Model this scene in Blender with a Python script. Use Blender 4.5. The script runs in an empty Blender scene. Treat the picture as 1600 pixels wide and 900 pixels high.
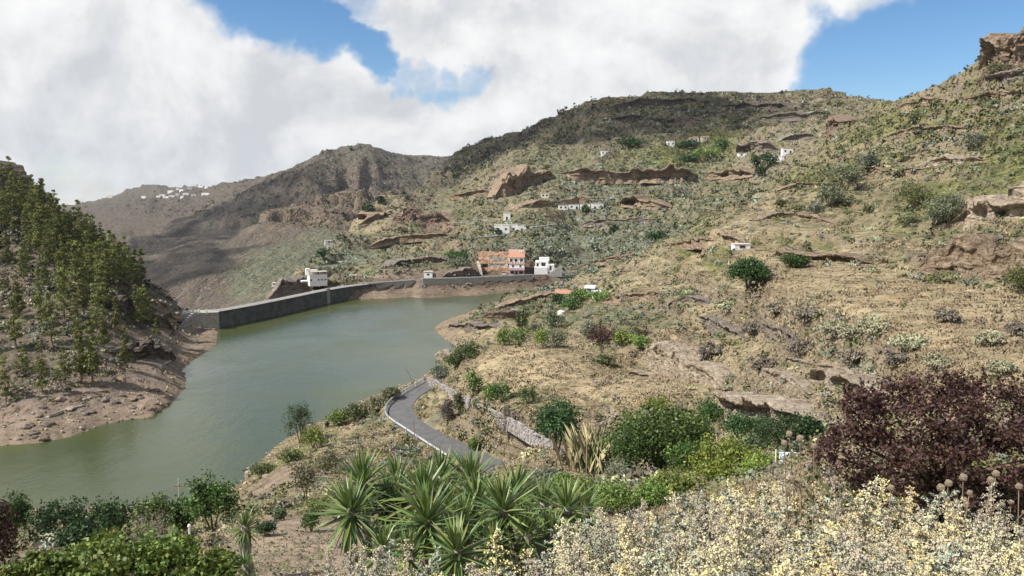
import bpy, bmesh, math, random
import numpy as np
from mathutils import Vector, Matrix, Quaternion

random.seed(11)
RNG = np.random.default_rng(11)
sc = bpy.context.scene
COL = sc.collection

# ------------------------------------------------------------------ camera
CAMZ, F, PITCH = 45.0, 1208.0, math.radians(6.61)
cam_d = bpy.data.cameras.new('camera')
cam_d.sensor_width = 36.0
cam_d.lens = 36.0 * F / 1600.0
cam_d.clip_start = 0.05
cam_d.clip_end = 30000
cam = bpy.data.objects.new('camera', cam_d)
COL.objects.link(cam)
cam.location = (0, 0, CAMZ)
cam.rotation_euler = (math.pi / 2 - PITCH, 0, 0)
sc.camera = cam
SP, CP = math.sin(PITCH), math.cos(PITCH)


def ray(px, py):
    u = (px - 800.0) / F
    v = (450.0 - py) / F
    return u, CP + v * SP, -SP + v * CP


def P(px, py, Y):
    """the point of the valley seen at photo pixel px,py at forward distance Y"""
    x, y, z = ray(px, py)
    k = Y / y
    return (x * k, Y, CAMZ + z * k)


def Q(px, Y, z):
    """the point in the direction of column px, forward distance Y, height z"""
    py = 450.0
    for _ in range(6):
        x, y, zz = ray(px, py)
        t = (z - CAMZ) / Y
        v = (t * CP + SP) / (CP - t * SP)
        py = 450.0 - v * F
    x, y, zz = ray(px, py)
    return (x * Y / y, Y, z)


def W(px, py, z=0.0):
    """the point of the level z seen at pixel px,py"""
    x, y, zz = ray(px, py)
    k = (z - CAMZ) / zz
    return (x * k, y * k, z)


# ------------------------------------------------------------------ sun, sky, exposure
SUN_AZ, SUN_EL = math.radians(-108), math.radians(47)      # azimuth from the view direction (+Y), clockwise
sdir = Vector((math.sin(SUN_AZ) * math.cos(SUN_EL), math.cos(SUN_AZ) * math.cos(SUN_EL), math.sin(SUN_EL)))
sun_d = bpy.data.lights.new('sun', 'SUN')
sun_d.energy = 5.0
sun_d.angle = math.radians(0.53)
sun_d.color = (1.0, 0.955, 0.89)
sun = bpy.data.objects.new('sun', sun_d)
sun.rotation_euler = sdir.to_track_quat('Z', 'Y').to_euler()
sun.location = (-60, -20, 120)
COL.objects.link(sun)

vs = sc.view_settings
vs.view_transform = 'Standard'
vs.look = 'None'
vs.gamma = 1.0
vs.use_curve_mapping = False
vs.exposure = 0.5

world = bpy.data.worlds.new('World')
sc.world = world
world.use_nodes = True


class NT:
    """small helper to write node trees"""

    def __init__(self, tree):
        self.t = tree
        self.n = tree.nodes
        self.l = tree.links

    def new(self, kind, **kw):
        nd = self.n.new(kind)
        for k, v in kw.items():
            if hasattr(nd, k):
                setattr(nd, k, v)
        return nd

    def put(self, sock, v):
        if isinstance(v, bpy.types.NodeSocket):
            self.l.new(v, sock)
        elif v is not None:
            if hasattr(sock, 'default_value'):
                dv = sock.default_value
                if hasattr(dv, '__len__') and not hasattr(v, '__len__'):
                    v = [v] * len(dv)
                elif hasattr(dv, '__len__') and len(dv) == 4 and len(v) == 3:
                    v = (*v, 1.0)
                sock.default_value = v

    def math(self, op, a, b=None, c=None, clamp=False):
        nd = self.new('ShaderNodeMath', operation=op, use_clamp=clamp)
        self.put(nd.inputs[0], a)
        if b is not None:
            self.put(nd.inputs[1], b)
        if c is not None:
            self.put(nd.inputs[2], c)
        return nd.outputs[0]

    def vmath(self, op, a, b=None, s=None):
        nd = self.new('ShaderNodeVectorMath', operation=op)
        self.put(nd.inputs[0], a)
        if b is not None:
            self.put(nd.inputs[1], b)
        if s is not None:
            self.put(nd.inputs['Scale'], s)
        return nd.outputs['Value'] if op in ('DOT_PRODUCT', 'LENGTH', 'DISTANCE') else nd.outputs[0]

    def noise(self, vec, scale, detail=4.0, rough=0.55, dist=0.0, color=False):
        nd = self.new('ShaderNodeTexNoise')
        if vec is not None:
            self.put(nd.inputs['Vector'], vec)
        nd.inputs['Scale'].default_value = scale
        nd.inputs['Detail'].default_value = detail
        nd.inputs['Roughness'].default_value = rough
        nd.inputs['Distortion'].default_value = dist
        return nd.outputs['Color' if color else 'Fac']

    def smooth(self, v, a, b, lo=0.0, hi=1.0):
        nd = self.new('ShaderNodeMapRange', interpolation_type='SMOOTHSTEP')
        self.put(nd.inputs['Value'], v)
        for k, x in zip(('From Min', 'From Max', 'To Min', 'To Max'), (a, b, lo, hi)):
            self.put(nd.inputs[k], x)
        return nd.outputs[0]

    def mix(self, f, a, b, mode='MIX'):
        nd = self.new('ShaderNodeMix', data_type='RGBA', blend_type=mode)
        self.put(nd.inputs[0], f)
        self.put(nd.inputs[6], a)
        self.put(nd.inputs[7], b)
        return nd.outputs[2]

    def ramp(self, v, stops):
        nd = self.new('ShaderNodeValToRGB')
        self.put(nd.inputs[0], v)
        el = nd.color_ramp.elements
        while len(el) < len(stops):
            el.new(0.5)
        for e, (p, c) in zip(el, stops):
            e.position = p
            e.color = (*c, 1.0)
        return nd.outputs[0]


def build_sky():
    nt = NT(world.node_tree)
    nt.n.clear()
    out = nt.new('ShaderNodeOutputWorld')
    sky = nt.new('ShaderNodeTexSky', sky_type='NISHITA', sun_disc=False)
    sky.sun_elevation = SUN_EL
    sky.sun_rotation = SUN_AZ
    sky.altitude = 900
    sky.air_density = 1.0
    sky.dust_density = 0.25
    sky.ozone_density = 2.6
    bg1 = nt.new('ShaderNodeBackground')
    hs = nt.new('ShaderNodeHueSaturation')
    hs.inputs['Saturation'].default_value = 1.22
    nt.put(hs.inputs['Color'], sky.outputs[0])
    nt.put(bg1.inputs[0], hs.outputs[0])
    bg1.inputs[1].default_value = 0.092
    tc = nt.new('ShaderNodeTexCoord')
    d = tc.outputs['Generated']
    sep = nt.new('ShaderNodeSeparateXYZ')
    nt.put(sep.inputs[0], d)
    # clouds lie in a layer: project the direction on a plane overhead
    zz = nt.math('ADD', nt.math('MAXIMUM', sep.outputs[2], 0.0), 0.34)
    cmb = nt.new('ShaderNodeCombineXYZ')
    nt.put(cmb.inputs[0], nt.math('DIVIDE', sep.outputs[0], zz))
    nt.put(cmb.inputs[1], nt.math('DIVIDE', sep.outputs[1], zz))
    p = cmb.outputs[0]
    n1 = nt.noise(p, 2.1, 5, 0.56, 0.25)
    n2 = nt.noise(p, 6.0, 5, 0.6, 0.3)
    # the openings of blue that the photograph shows, in world directions with ragged rims
    wob = nt.vmath('SCALE', nt.vmath('SUBTRACT', nt.noise(d, 5.0, 5, 0.62, color=True), (0.5, 0.5, 0.5)), s=0.17)
    dd = nt.vmath('NORMALIZE', nt.vmath('ADD', d, wob))
    gaps = [(390, -50, 85, 1.1), (455, 5, 58, 1.1), (520, 52, 44, 1.1), (575, 98, 34, 1.1), (620, 118, 30, .75), (665, 126, 30, .7), (710, 126, 30, .7), (750, 122, 26, .6), (560, 10, 50, .55),
            (1310, 80, 55, 1.1), (1385, 66, 75, 1.1), (1480, 72, 100, 1.1), (1600, 30, 130, 1.1), (1440, 118, 30, .7), (120, 285, 60, .5), (1480, -60, 110, .8)]
    g = None
    for px, py, r, w in gaps:
        v = Vector(ray(px, py)).normalized()
        dt = nt.vmath('DOT_PRODUCT', dd, tuple(v))
        a = r / F
        m = nt.smooth(dt, math.cos(a * 1.6), math.cos(a * 0.3), 0.0, w)
        g = m if g is None else nt.math('MAXIMUM', g, m)
    wisps = nt.math('ADD', nt.math('MULTIPLY', nt.math('SUBTRACT', n1, 0.5), 1.0), nt.math('MULTIPLY', nt.math('SUBTRACT', n2, 0.5), 0.6))
    # broken cloud: seen edge-on it closes up towards the horizon, overhead it opens
    high = nt.smooth(sep.outputs[2], 0.26, 0.60, 0.0, 0.66)
    cover = nt.math('ADD', nt.math('SUBTRACT', nt.math('SUBTRACT', 1.0, high), nt.math('MULTIPLY', g, 0.92)), wisps)
    alpha = nt.smooth(cover, 0.12, 0.74)
    lit = nt.noise(nt.vmath('ADD', d, (-0.02, 0.0, 0.035)), 5.5, 6, 0.58, 0.3)
    body = nt.noise(d, 5.5, 6, 0.58, 0.3)
    shade = nt.math('ADD', nt.math('ADD', nt.math('MULTIPLY', nt.math('SUBTRACT', body, lit), 1.6), nt.math('MULTIPLY', n1, 0.55)), nt.math('MULTIPLY', sep.outputs[2], 0.55))
    ccol = nt.ramp(shade, [(0.14, (0.62, 0.645, 0.68)), (0.30, (0.74, 0.755, 0.775)), (0.44, (0.86, 0.865, 0.87)), (0.60, (0.95, 0.95, 0.95))])
    bg2 = nt.new('ShaderNodeBackground')
    nt.put(bg2.inputs[0], ccol)
    bg2.inputs[1].default_value = 0.73
    mx = nt.new('ShaderNodeMixShader')
    nt.put(mx.inputs[0], alpha)
    nt.l.new(bg1.outputs[0], mx.inputs[1])
    nt.l.new(bg2.outputs[0], mx.inputs[2])
    nt.l.new(mx.outputs[0], out.inputs[0])


build_sky()
sc.cycles.max_bounces = 4
sc.cycles.diffuse_bounces = 1
sc.cycles.glossy_bounces = 2
sc.cycles.transmission_bounces = 3
sc.cycles.transparent_max_bounces = 6
sc.cycles.volume_bounces = 0
sc.cycles.caustics_reflective = False
sc.cycles.caustics_refractive = False
sc.cycles.use_denoising = True


# ------------------------------------------------------------------ numpy noise
def _hash(ix, iy, seed):
    h = (ix.astype(np.int64) * 374761393 + iy.astype(np.int64) * 668265263 + seed * 982451653) & 0x7fffffff
    h = ((h ^ (h >> 13)) * 1274126177) & 0x7fffffff
    return ((h ^ (h >> 16)) & 0xffff) / 65535.0


def vnoise(x, y, seed=0):
    x0 = np.floor(x)
    y0 = np.floor(y)
    fx = x - x0
    fy = y - y0
    fx = fx * fx * (3 - 2 * fx)
    fy = fy * fy * (3 - 2 * fy)
    a = _hash(x0, y0, seed)
    b = _hash(x0 + 1, y0, seed)
    c = _hash(x0, y0 + 1, seed)
    d = _hash(x0 + 1, y0 + 1, seed)
    return (a * (1 - fx) + b * fx) * (1 - fy) + (c * (1 - fx) + d * fx) * fy - 0.5


def fbm(x, y, oct=4, seed=0, gain=0.5):
    s = np.zeros_like(x)
    a = 1.0
    for o in range(oct):
        s += a * vnoise(x, y, seed + o * 17)
        x = x * 2.03 + 13.1
        y = y * 2.03 - 7.7
        a *= gain
    return s


# ------------------------------------------------------------------ terrain: survey lines (pixel, pixel, distance)
LINES = []


def L(*pts):
    LINES.append([P(*p) for p in pts])


def LQ(*pts):
    LINES.append([Q(*p) for p in pts])


def LW(*pts, dz=0.0):
    LINES.append([W(p[0], p[1], dz) for p in pts])


ALLX = (-450, -200, 100, 400, 700, 1000, 1300, 1600, 1850, 2100)
# bank under the photographer
for Y, z in ((0.4, 43.4), (1.2, 43.35), (2.0, 43.15), (3.2, 42.8), (5, 42.1), (8, 40.2), (11, 38.4)):
    for x in ALLX:
        LINES.append([Q(x, Y, z)])
for x in (-450, -200, 0, 200, 400):
    LINES.append([Q(x, 16, 35.6)])
    LINES.append([Q(x, 22, 33.4)])
L((330, 900, 25), (420, 890, 25.5), (520, 880, 26))
L((320, 835, 33), (420, 828, 33), (510, 835, 32))
L((-300, 880, 30), (0, 880, 30), (200, 875, 31), (300, 858, 31))
L((-300, 852, 40), (0, 852, 40), (200, 850, 40), (330, 838, 39))
L((-300, 852, 56), (0, 852, 56), (200, 850, 57), (330, 840, 58))
L((-450, 815, 95), (-300, 815, 95), (0, 815, 97), (200, 813, 99), (330, 800, 100))
LQ((600, 16, 35.8), (800, 16, 36), (1000, 16, 36.5), (1250, 16, 38), (1450, 16, 39), (1650, 16, 39.5), (2000, 16, 40))
LQ((600, 25, 32.5), (800, 26, 32.5), (1000, 26, 33), (1250, 26, 35), (1450, 26, 37), (1650, 25, 38.5), (2000, 25, 40))
# slope of the near spur
L((440, 805, 45), (520, 800, 46))
L((430, 772, 62), (500, 770, 62), (570, 775, 66))
L((395, 762, 104), (450, 722, 112), (500, 690, 128))
L((470, 742, 92), (540, 715, 108), (600, 690, 122))
L((560, 665, 138), (590, 650, 143))
L((600, 762, 88), (680, 760, 90))
L((620, 700, 118), (660, 720, 112), (690, 730, 110))
LW((-300, 792), (-100, 792), (100, 793), (250, 790), (345, 775), (375, 757), (405, 722), (440, 690), (475, 670), (510, 655), (560, 628), (620, 605), (660, 590), (678, 578), (690, 563), (706, 547))
LW((-300, 775), (-100, 775), (100, 770), (240, 765), (330, 745), (380, 700), (430, 665), (500, 630), (560, 602), (620, 580), (660, 560), (684, 545), dz=-3.5)
# road bench
ROADC = [W(*p, 6.0) for p in ((705, 588), (680, 596), (655, 607), (634, 621), (624, 637), (630, 652), (657, 673), (700, 695), (745, 716), (795, 740), (860, 772), (940, 812))]
ROADL = [W(*p, 6.0) for p in ((662, 597), (635, 612), (612, 628), (602, 642), (607, 656), (640, 679), (692, 713), (740, 742))]
LINES.append([(a[0], a[1], 5.9) for a in ROADC])
LINES.append([(a[0] - 1.5, a[1] - 0.6, 5.3) for a in ROADL])
# stone wall top and foot, field above
WALLT = [P(*p) for p in ((670, 591, 161), (700, 606, 146), (740, 628, 128), (790, 652, 114), (840, 680, 100), (893, 713, 88))]
LINES.append(WALLT)
LINES.append([(x + 0.15, y - 0.7, z - h) for (x, y, z), h in zip(WALLT, (.8, 1.1, 1.5, 1.6, 1.7, 1.8))])
L((700, 585, 160), (760, 598, 136), (850, 622, 112), (900, 655, 96))
L((760, 570, 150), (850, 580, 128), (950, 590, 121), (1050, 600, 112), (1120, 612, 104))
L((900, 620, 108), (1000, 640, 97), (1080, 650, 92))
L((700, 562, 186), (750, 546, 176), (800, 541, 156), (900, 545, 148), (1000, 551, 145))
LQ((700, 205, 3), (760, 192, 8), (850, 170, 13), (950, 164, 14), (1000, 162, 15))
# garden hollow
L((870, 706, 86), (930, 742, 70), (1000, 738, 66), (1080, 720, 68), (1150, 700, 66), (1240, 672, 62))
L((900, 802, 40), (1000, 795, 42), (1100, 765, 48), (1200, 730, 48), (1280, 700, 45))
L((1300, 690, 42), (1450, 690, 38), (1600, 680, 33), (1800, 690, 28))
# cliff foot and cliff top of the right shoulder
L((1008, 549, 145), (1060, 572, 128), (1130, 602, 108), (1160, 628, 96), (1220, 645, 78), (1290, 658, 60))
L((1014, 517, 147), (1060, 530, 134), (1130, 572, 111), (1170, 598, 98), (1225, 612, 80.5), (1290, 628, 62))
L((1400, 650, 49), (1600, 640, 38), (1800, 650, 32))
L((1060, 490, 160), (1120, 500, 148), (1200, 522, 115), (1300, 560, 78), (1400, 598, 57))
L((1120, 452, 160), (1200, 465, 122), (1300, 482, 92), (1400, 520, 68), (1500, 562, 53), (1600, 590, 44), (1800, 600, 36))
L((1120, 440, 165), (1170, 445, 132), (1250, 428, 132), (1400, 433, 114), (1500, 446, 102), (1600, 470, 84), (1800, 500, 65))
L((1300, 450, 110), (1450, 480, 84), (1600, 520, 58))
L((1400, 424, 130), (1430, 422, 128), (1500, 428, 122), (1600, 440, 112), (1800, 450, 100))
L((1400, 405, 141), (1430, 374, 130.5), (1500, 376, 124.5), (1600, 382, 114.5), (1800, 385, 103))
L((1110, 366, 208), (1200, 392, 166), (1300, 405, 148), (1390, 412, 140))
L((1110, 357, 212), (1200, 372, 186), (1300, 390, 160), (1390, 400, 143))
L((1220, 340, 215), (1300, 345, 195), (1400, 350, 168), (1500, 348, 158), (1600, 352, 142), (1800, 350, 130))
L((1500, 330, 166), (1550, 322, 160), (1600, 318, 152), (1800, 310, 140))
L((1460, 318, 184), (1505, 305, 178), (1560, 290, 172), (1600, 280, 168), (1800, 270, 160))
L((1250, 300, 275), (1350, 300, 240), (1400, 300, 225), (1500, 270, 215), (1600, 245, 200), (1800, 230, 190))
L((1290, 255, 345), (1350, 250, 300), (1450, 220, 290), (1550, 190, 265), (1600, 170, 250), (1800, 140, 240))
L((1340, 205, 400), (1400, 185, 370), (1450, 170, 350), (1520, 130, 320), (1560, 125, 300), (1600, 118, 285), (1800, 80, 280))
L((1372, 159, 520), (1400, 153, 440), (1450, 136, 390), (1500, 117, 345), (1530, 101, 325), (1550, 85, 322), (1568, 62, 318), (1600, 50, 315), (1800, 20, 310))
LQ((1400, 560, 95), (1500, 480, 95), (1600, 430, 95), (1800, 420, 110))
# left crest of the right shoulder
L((1335, 200, 430), (1272, 240, 385), (1222, 280, 330), (1162, 320, 282), (1112, 348, 252), (1060, 376, 246), (1000, 406, 250), (940, 426, 266), (880, 443, 282))
L((1050, 420, 210), (1100, 400, 215), (1000, 440, 215), (1100, 380, 222), (1000, 480, 180), (950, 470, 225), (900, 500, 200), (940, 520, 168), (1000, 520, 160))
# low promontory in the lake
LW((711, 541), (703, 536), (690, 528), (680, 520), (677, 512), (690, 500), (705, 490), (718, 477), (745, 466), (775, 461), (800, 459))
L((720, 505, 248), (760, 500, 246), (800, 492, 250), (850, 475, 262))
L((740, 484, 275), (790, 468, 290), (840, 452, 300), (870, 446, 300))
L((760, 525, 215), (830, 522, 205), (880, 515, 195))
LW((660, 520), (668, 500), (690, 487), (712, 471), (740, 463.5), dz=-3)
# far shore, dam road level
LW((540, 467), (570, 470), (620, 468), (680, 464), (740, 460.5), (775, 459.5))
LINES.append([(x * .975, y * .975, -4.0) for x, y, z in (W(*p) for p in ((540, 467), (570, 470), (620, 468), (680, 464), (740, 460.5)))])
L((560, 452, 345), (600, 449, 357), (660, 447, 361), (720, 446, 364), (790, 446, 370), (840, 440, 380))
L((580, 442.5, 356), (640, 438, 369), (700, 436, 375), (760, 434, 381), (830, 430, 394), (880, 428, 405))
L((580, 440, 366), (640, 436, 378), (700, 433, 386), (750, 431, 392), (830, 428, 402), (900, 422, 412))
L((700, 412, 410), (745, 396, 412), (790, 393, 414), (840, 398, 414), (900, 405, 425), (960, 410, 400))
# the terraced massif
L((600, 410, 425), (600, 380, 505), (600, 350, 590), (600, 322, 680), (590, 312, 720))
L((650, 410, 430), (650, 370, 520), (650, 330, 610), (655, 300, 720), (700, 249, 1050))
L((700, 400, 450), (700, 370, 520), (700, 340, 590), (700, 310, 680), (705, 280, 800), (720, 234, 1080))
L((800, 385, 445), (800, 365, 500), (800, 330, 560), (800, 300, 605), (800, 270, 650), (800, 240, 780), (800, 206, 1100))
L((900, 385, 460), (900, 340, 540), (900, 300, 600), (900, 272, 640), (900, 240, 730), (900, 200, 850), (908, 164, 950))
L((1000, 395, 400), (1000, 380, 440), (1000, 340, 520), (1000, 300, 590), (1000, 268, 640), (1000, 240, 690), (1000, 200, 800), (1000, 150, 1000))
L((1100, 342, 430), (1100, 320, 500), (1100, 288, 590), (1100, 262, 640), (1100, 230, 720), (1100, 190, 850), (1100, 140, 1020))
L((1180, 310, 420), (1190, 285, 520), (1200, 262, 560), (1200, 240, 610), (1200, 210, 680), (1200, 180, 800), (1200, 147, 1000))
L((1260, 240, 520), (1290, 215, 600), (1300, 185, 720), (1300, 140, 950), (1340, 151, 900), (1368, 159, 820))
RIDGE = ((640, 308, 760), (660, 296, 800), (685, 272, 900), (700, 247, 1050), (720, 233, 1080), (740, 223, 1100), (800, 204, 1110), (860, 191, 1110), (893, 181, 1060), (910, 163, 950), (940, 158, 960), (970, 152, 980), (1060, 138, 1020), (1120, 140, 1030), (1200, 146, 1010), (1300, 138.5, 950), (1340, 150, 900), (1370, 158, 820))
L(*RIDGE)
LQ(*[(x, Y * 1.28, P(x, y, Y)[2] - 45) for x, y, Y in RIDGE[3:]])
LQ((640, 960, 0), (660, 1040, 10), (690, 1200, 30))
# western foot of the massif, down to the dam
L((590, 312, 720), (560, 331, 650), (545, 354, 600), (515, 382, 540), (490, 401, 480), (465, 420, 425), (432, 444, 385), (415, 463, 352))
L((560, 432, 385), (520, 432, 376), (490, 444, 356), (465, 444, 362))
L((560, 395, 480), (530, 405, 440), (500, 415, 410))
L((560, 360, 580), (600, 335, 640))
LQ((400, 372, -22), (430, 440, -28), (470, 520, -28), (510, 620, -30), (560, 760, -30), (600, 850, -20))
LQ((-300, 330, -20), (290, 335, -30), (340, 325, -32), (400, 335, -30), (450, 340, -18), (500, 350, -6))
# far valley and far hills
L((230, 490, 830), (290, 485, 820), (360, 470, 800), (410, 458, 780))
L((230, 450, 900), (300, 440, 880), (380, 425, 900), (450, 405, 930), (520, 372, 1000), (570, 345, 1080))
L((210, 420, 1000), (250, 412, 980), (310, 400, 1000), (400, 375, 1080), (480, 345, 1150), (560, 318, 1250), (620, 296, 1450))
LQ((230, 640, -70), (330, 640, -72), (410, 640, -60))
L((460, 318, 1330), (520, 300, 1370), (560, 292, 1400))
L((150, 350, 1900), (210, 375, 1400), (260, 350, 1700), (350, 345, 1600), (420, 318, 1650), (500, 275, 1600), (560, 262, 1620), (640, 270, 1700))
L((125, 320, 2800), (165, 312, 3100), (200, 294, 3200), (240, 284, 3250), (270, 293, 3100), (300, 291, 3000), (335, 290, 2800), (348, 283.5, 2500), (420, 276, 2200), (480, 256, 1950), (520, 242, 1850), (548, 228, 1800), (570, 226, 1800), (600, 238, 1850), (626, 247.5, 1950), (660, 247, 2000), (700, 246, 2050), (760, 250, 2100))
L((150, 325, 2500), (220, 318, 2400), (300, 315, 2400), (350, 315, 2100))
LQ((-450, 3500, -60), (-200, 4200, -60), (125, 4300, -60), (240, 4300, 10), (348, 3600, 30), (480, 3000, 40), (570, 2900, 40), (700, 3000, 40), (760, 2900, 0))
LQ((-450, 6000, -80), (0, 6500, -80), (400, 6500, -80), (800, 6500, -60), (1200, 6500, 0), (1600, 6500, 0), (2100, 6500, 0))
LQ((-450, 1500, -60), (-200, 1500, -70), (50, 1600, -60), (800, 1600, 60), (1100, 1700, 100), (1400, 1500, 90), (1700, 1200, 110), (2000, 1200, 120))
# the pine hill on the left
LW((-450, 712), (-200, 706), (0, 692), (60, 688), (110, 678), (160, 660), (200, 652), (240, 647), (265, 628), (285, 603), (288, 590), (281, 575), (300, 560), (318, 548), (334, 535), (338, 518), dz=0.35)
_ls = [W(*p) for p in ((-450, 712), (-200, 706), (0, 692), (60, 688), (110, 678), (160, 660), (200, 652), (240, 647), (265, 628), (285, 603), (290, 588), (300, 570), (318, 552), (338, 535))]
for _sh, _zz in ((0.955, -3.0), (0.90, -6.0)):
    LINES.append([(x * _sh, y * _sh, _zz) for x, y, z in _ls[:9]])
LINES.append([(x + 7, y - 1, -4.0) for x, y, z in _ls[9:]])
LEFTCREST = ((-450, 140, 400), (-200, 190, 370), (0, 288, 330), (60, 326, 320), (100, 358, 310), (150, 384, 300), (190, 414, 292), (215, 438, 285), (240, 455, 281), (265, 463, 278), (286, 490, 274), (312, 503, 268))
L(*LEFTCREST)
LQ(*[(x, Y + 45, P(x, y, Y)[2] - 25) for x, y, Y in LEFTCREST])
L((0, 400, 250), (0, 500, 196), (0, 590, 163), (0, 640, 152))
L((-200, 350, 275), (-200, 500, 196), (-200, 590, 165), (-200, 640, 153))
L((100, 400, 255), (100, 500, 195), (100, 560, 173), (100, 620, 157), (100, 655, 150))
L((150, 440, 240), (150, 520, 191), (160, 600, 165), (160, 635, 157))
L((200, 470, 245), (205, 500, 227), (200, 540, 194), (205, 600, 168), (210, 630, 162))
L((250, 500, 246), (262, 530, 218), (250, 565, 189), (250, 600, 175), (290, 528, 240), (312, 520, 256))
# open water floor
LQ((0, 125, -5), (200, 130, -7), (350, 160, -9), (450, 220, -10), (450, 280, -10), (560, 260, -9), (600, 230, -7), (640, 300, -8), (400, 250, -10), (330, 200, -8), (500, 190, -7))
LW((345, 519), (400, 505), (450, 493), (508, 477), (535, 471), dz=-7)
# the platform of the dam crest hides in the wall
KA = 2.0
cpts = []
for ln in LINES:
    for i in range(len(ln)):
        x, y, z = ln[i]
        r = math.hypot(x, y)
        cpts.append((math.atan2(x, y) * KA, math.log(r), (z - CAMZ) / r))
        if i + 1 < len(ln):
            x2, y2, z2 = ln[i + 1]
            r2 = math.hypot(x2, y2)
            a2 = (math.atan2(x2, y2) * KA, math.log(r2), (z2 - CAMZ) / r2)
            a1 = cpts[-1]
            n = int(math.hypot(a2[0] - a1[0], a2[1] - a1[1]) / 0.05)
            for k in range(1, n + 1):
                f = k / (n + 1)
                # straight in space, so that level lines stay level
                xx, yy, zz = x + (x2 - x) * f, y + (y2 - y) * f, z + (z2 - z) * f
                rr = math.hypot(xx, yy)
                cpts.append((math.atan2(xx, yy) * KA, math.log(rr), (zz - CAMZ) / rr))
cp = np.array(cpts)
_, ui = np.unique(np.round(cp[:, :2] / 0.012).astype(int), axis=0, return_index=True)
cp = cp[np.sort(ui)]
n = len(cp)
dm = np.sqrt(((cp[:, None, :2] - cp[None, :, :2]) ** 2).sum(-1))
A = np.zeros((n + 3, n + 3))
A[:n, :n] = -dm - np.eye(n) * 0.0015
A[:n, n] = 1
A[:n, n + 1:] = cp[:, :2]
A[n:, :n] = A[:n, n:].T
rhs = np.concatenate([cp[:, 2], np.zeros(3)])
SOL = np.linalg.solve(A, rhs)
CPX = cp[:, :2].astype(np.float32)


def tan_at(a, lr):
    """tangent of the elevation angle of the land at azimuth a, log distance lr"""
    shp = a.shape
    q = np.stack([a.ravel() * KA, lr.ravel()], 1).astype(np.float32)
    out = np.empty(len(q))
    w = SOL[:n].astype(np.float32)
    c2 = (CPX ** 2).sum(1)
    for s in range(0, len(q), 20000):
        qq = q[s:s + 20000]
        d2 = (qq ** 2).sum(1)[:, None] + c2[None] - 2 * qq @ CPX.T
        np.maximum(d2, 0, out=d2)
        np.sqrt(d2, out=d2)
        out[s:s + 20000] = -(d2 @ w) + SOL[n] + qq @ SOL[n + 1:]
    return out.reshape(shp)


NA, NR = 570, 690
AZ = np.linspace(-0.80, 0.80, NA)
lr_probe = np.linspace(math.log(0.5), math.log(6400), 4000)
rp = np.exp(lr_probe)
wd = np.where(rp < 12, 0.5, np.where(rp < 50, 1.1, np.where(rp < 700, 2.5, np.where(rp < 2300, 3.0, 0.5))))
cs = np.cumsum(wd)
LR = np.interp(np.linspace(cs[0], cs[-1], NR), cs, lr_probe)
GA, GL = np.meshgrid(AZ, LR, indexing='ij')
# coarse solve on half the grid, then refine linearly (keeps the script quick)
T = tan_at(GA, GL)
R = np.exp(GL)
X = R * np.sin(GA)
Yv = R * np.cos(GA)
Z = CAMZ + T * R


def seg_dist(px, py, line):
    """distance to a plan polyline, and height along it"""
    best = np.full(px.shape, 1e9)
    hz = np.zeros(px.shape)
    for a, b in zip(line[:-1], line[1:]):
        dx, dy = b[0] - a[0], b[1] - a[1]
        l2 = dx * dx + dy * dy + 1e-9
        t = np.clip(((px - a[0]) * dx + (py - a[1]) * dy) / l2, 0, 1)
        d = np.hypot(px - a[0] - t * dx, py - a[1] - t * dy)
        m = d < best
        best = np.where(m, d, best)
        hz = np.where(m, a[2] + t * (b[2] - a[2]), hz)
    return best, hz


def sstep(v, a, b):
    t = np.clip((v - a) / (b - a), 0, 1)
    return t * t * (3 - 2 * t)


# relief: gullies, ledges of the lava beds, lumps
massif = sstep(R, 330, 480)
under = sstep(Z, -2.0, 1.5)
lump = fbm(X / 9.0, Yv / 9.0, 4, 3) * np.clip(R / 120, 0.12, 1.0) * 0.9
lump += fbm(X / 16.0, Yv / 16.0, 3, 43) * sstep(R, 150, 200) * 2.4 * np.where(X < -60, sstep(Z, 3.0, 9.0), 0.25)
lump += fbm(X / 45.0, Yv / 45.0, 4, 9) * massif * 8.0 * np.clip(R / 700, 0.5, 2.2)
ridged = np.abs(fbm(X / 160.0, Yv / 160.0, 4, 21))
lump += (0.2 - ridged) * 13 * sstep(R, 900, 1400) * (1 - .75 * sstep(R, 1550, 1800))
wild = sstep(R, 560, 750) * (1 - sstep(np.tan(GA) * F + 800, 560, 660)) + sstep(R, 1150, 1400) * sstep(np.tan(GA) * F + 800, 560, 660)
wild = np.clip(wild, 0, 1)
rg = np.abs(fbm(X / 75.0 + Yv / 260.0, Yv / 150.0, 4, 33))
lump += (0.26 - rg) * wild * 40 * np.clip(R / 1100, .6, 1.2) * (1 - 0.85 * sstep(R, 1450, 1750))
calm = 0.06 + 0.94 * sstep(Z, 0.5, 5.0)
Z2 = Z + lump * np.where(R > 100, calm, 1.0) * np.where(Z < 0, 0.2, 1.0) - (1 - sstep(Z, -3.0, -0.5)) * 0.8 * (R > 100)
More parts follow.
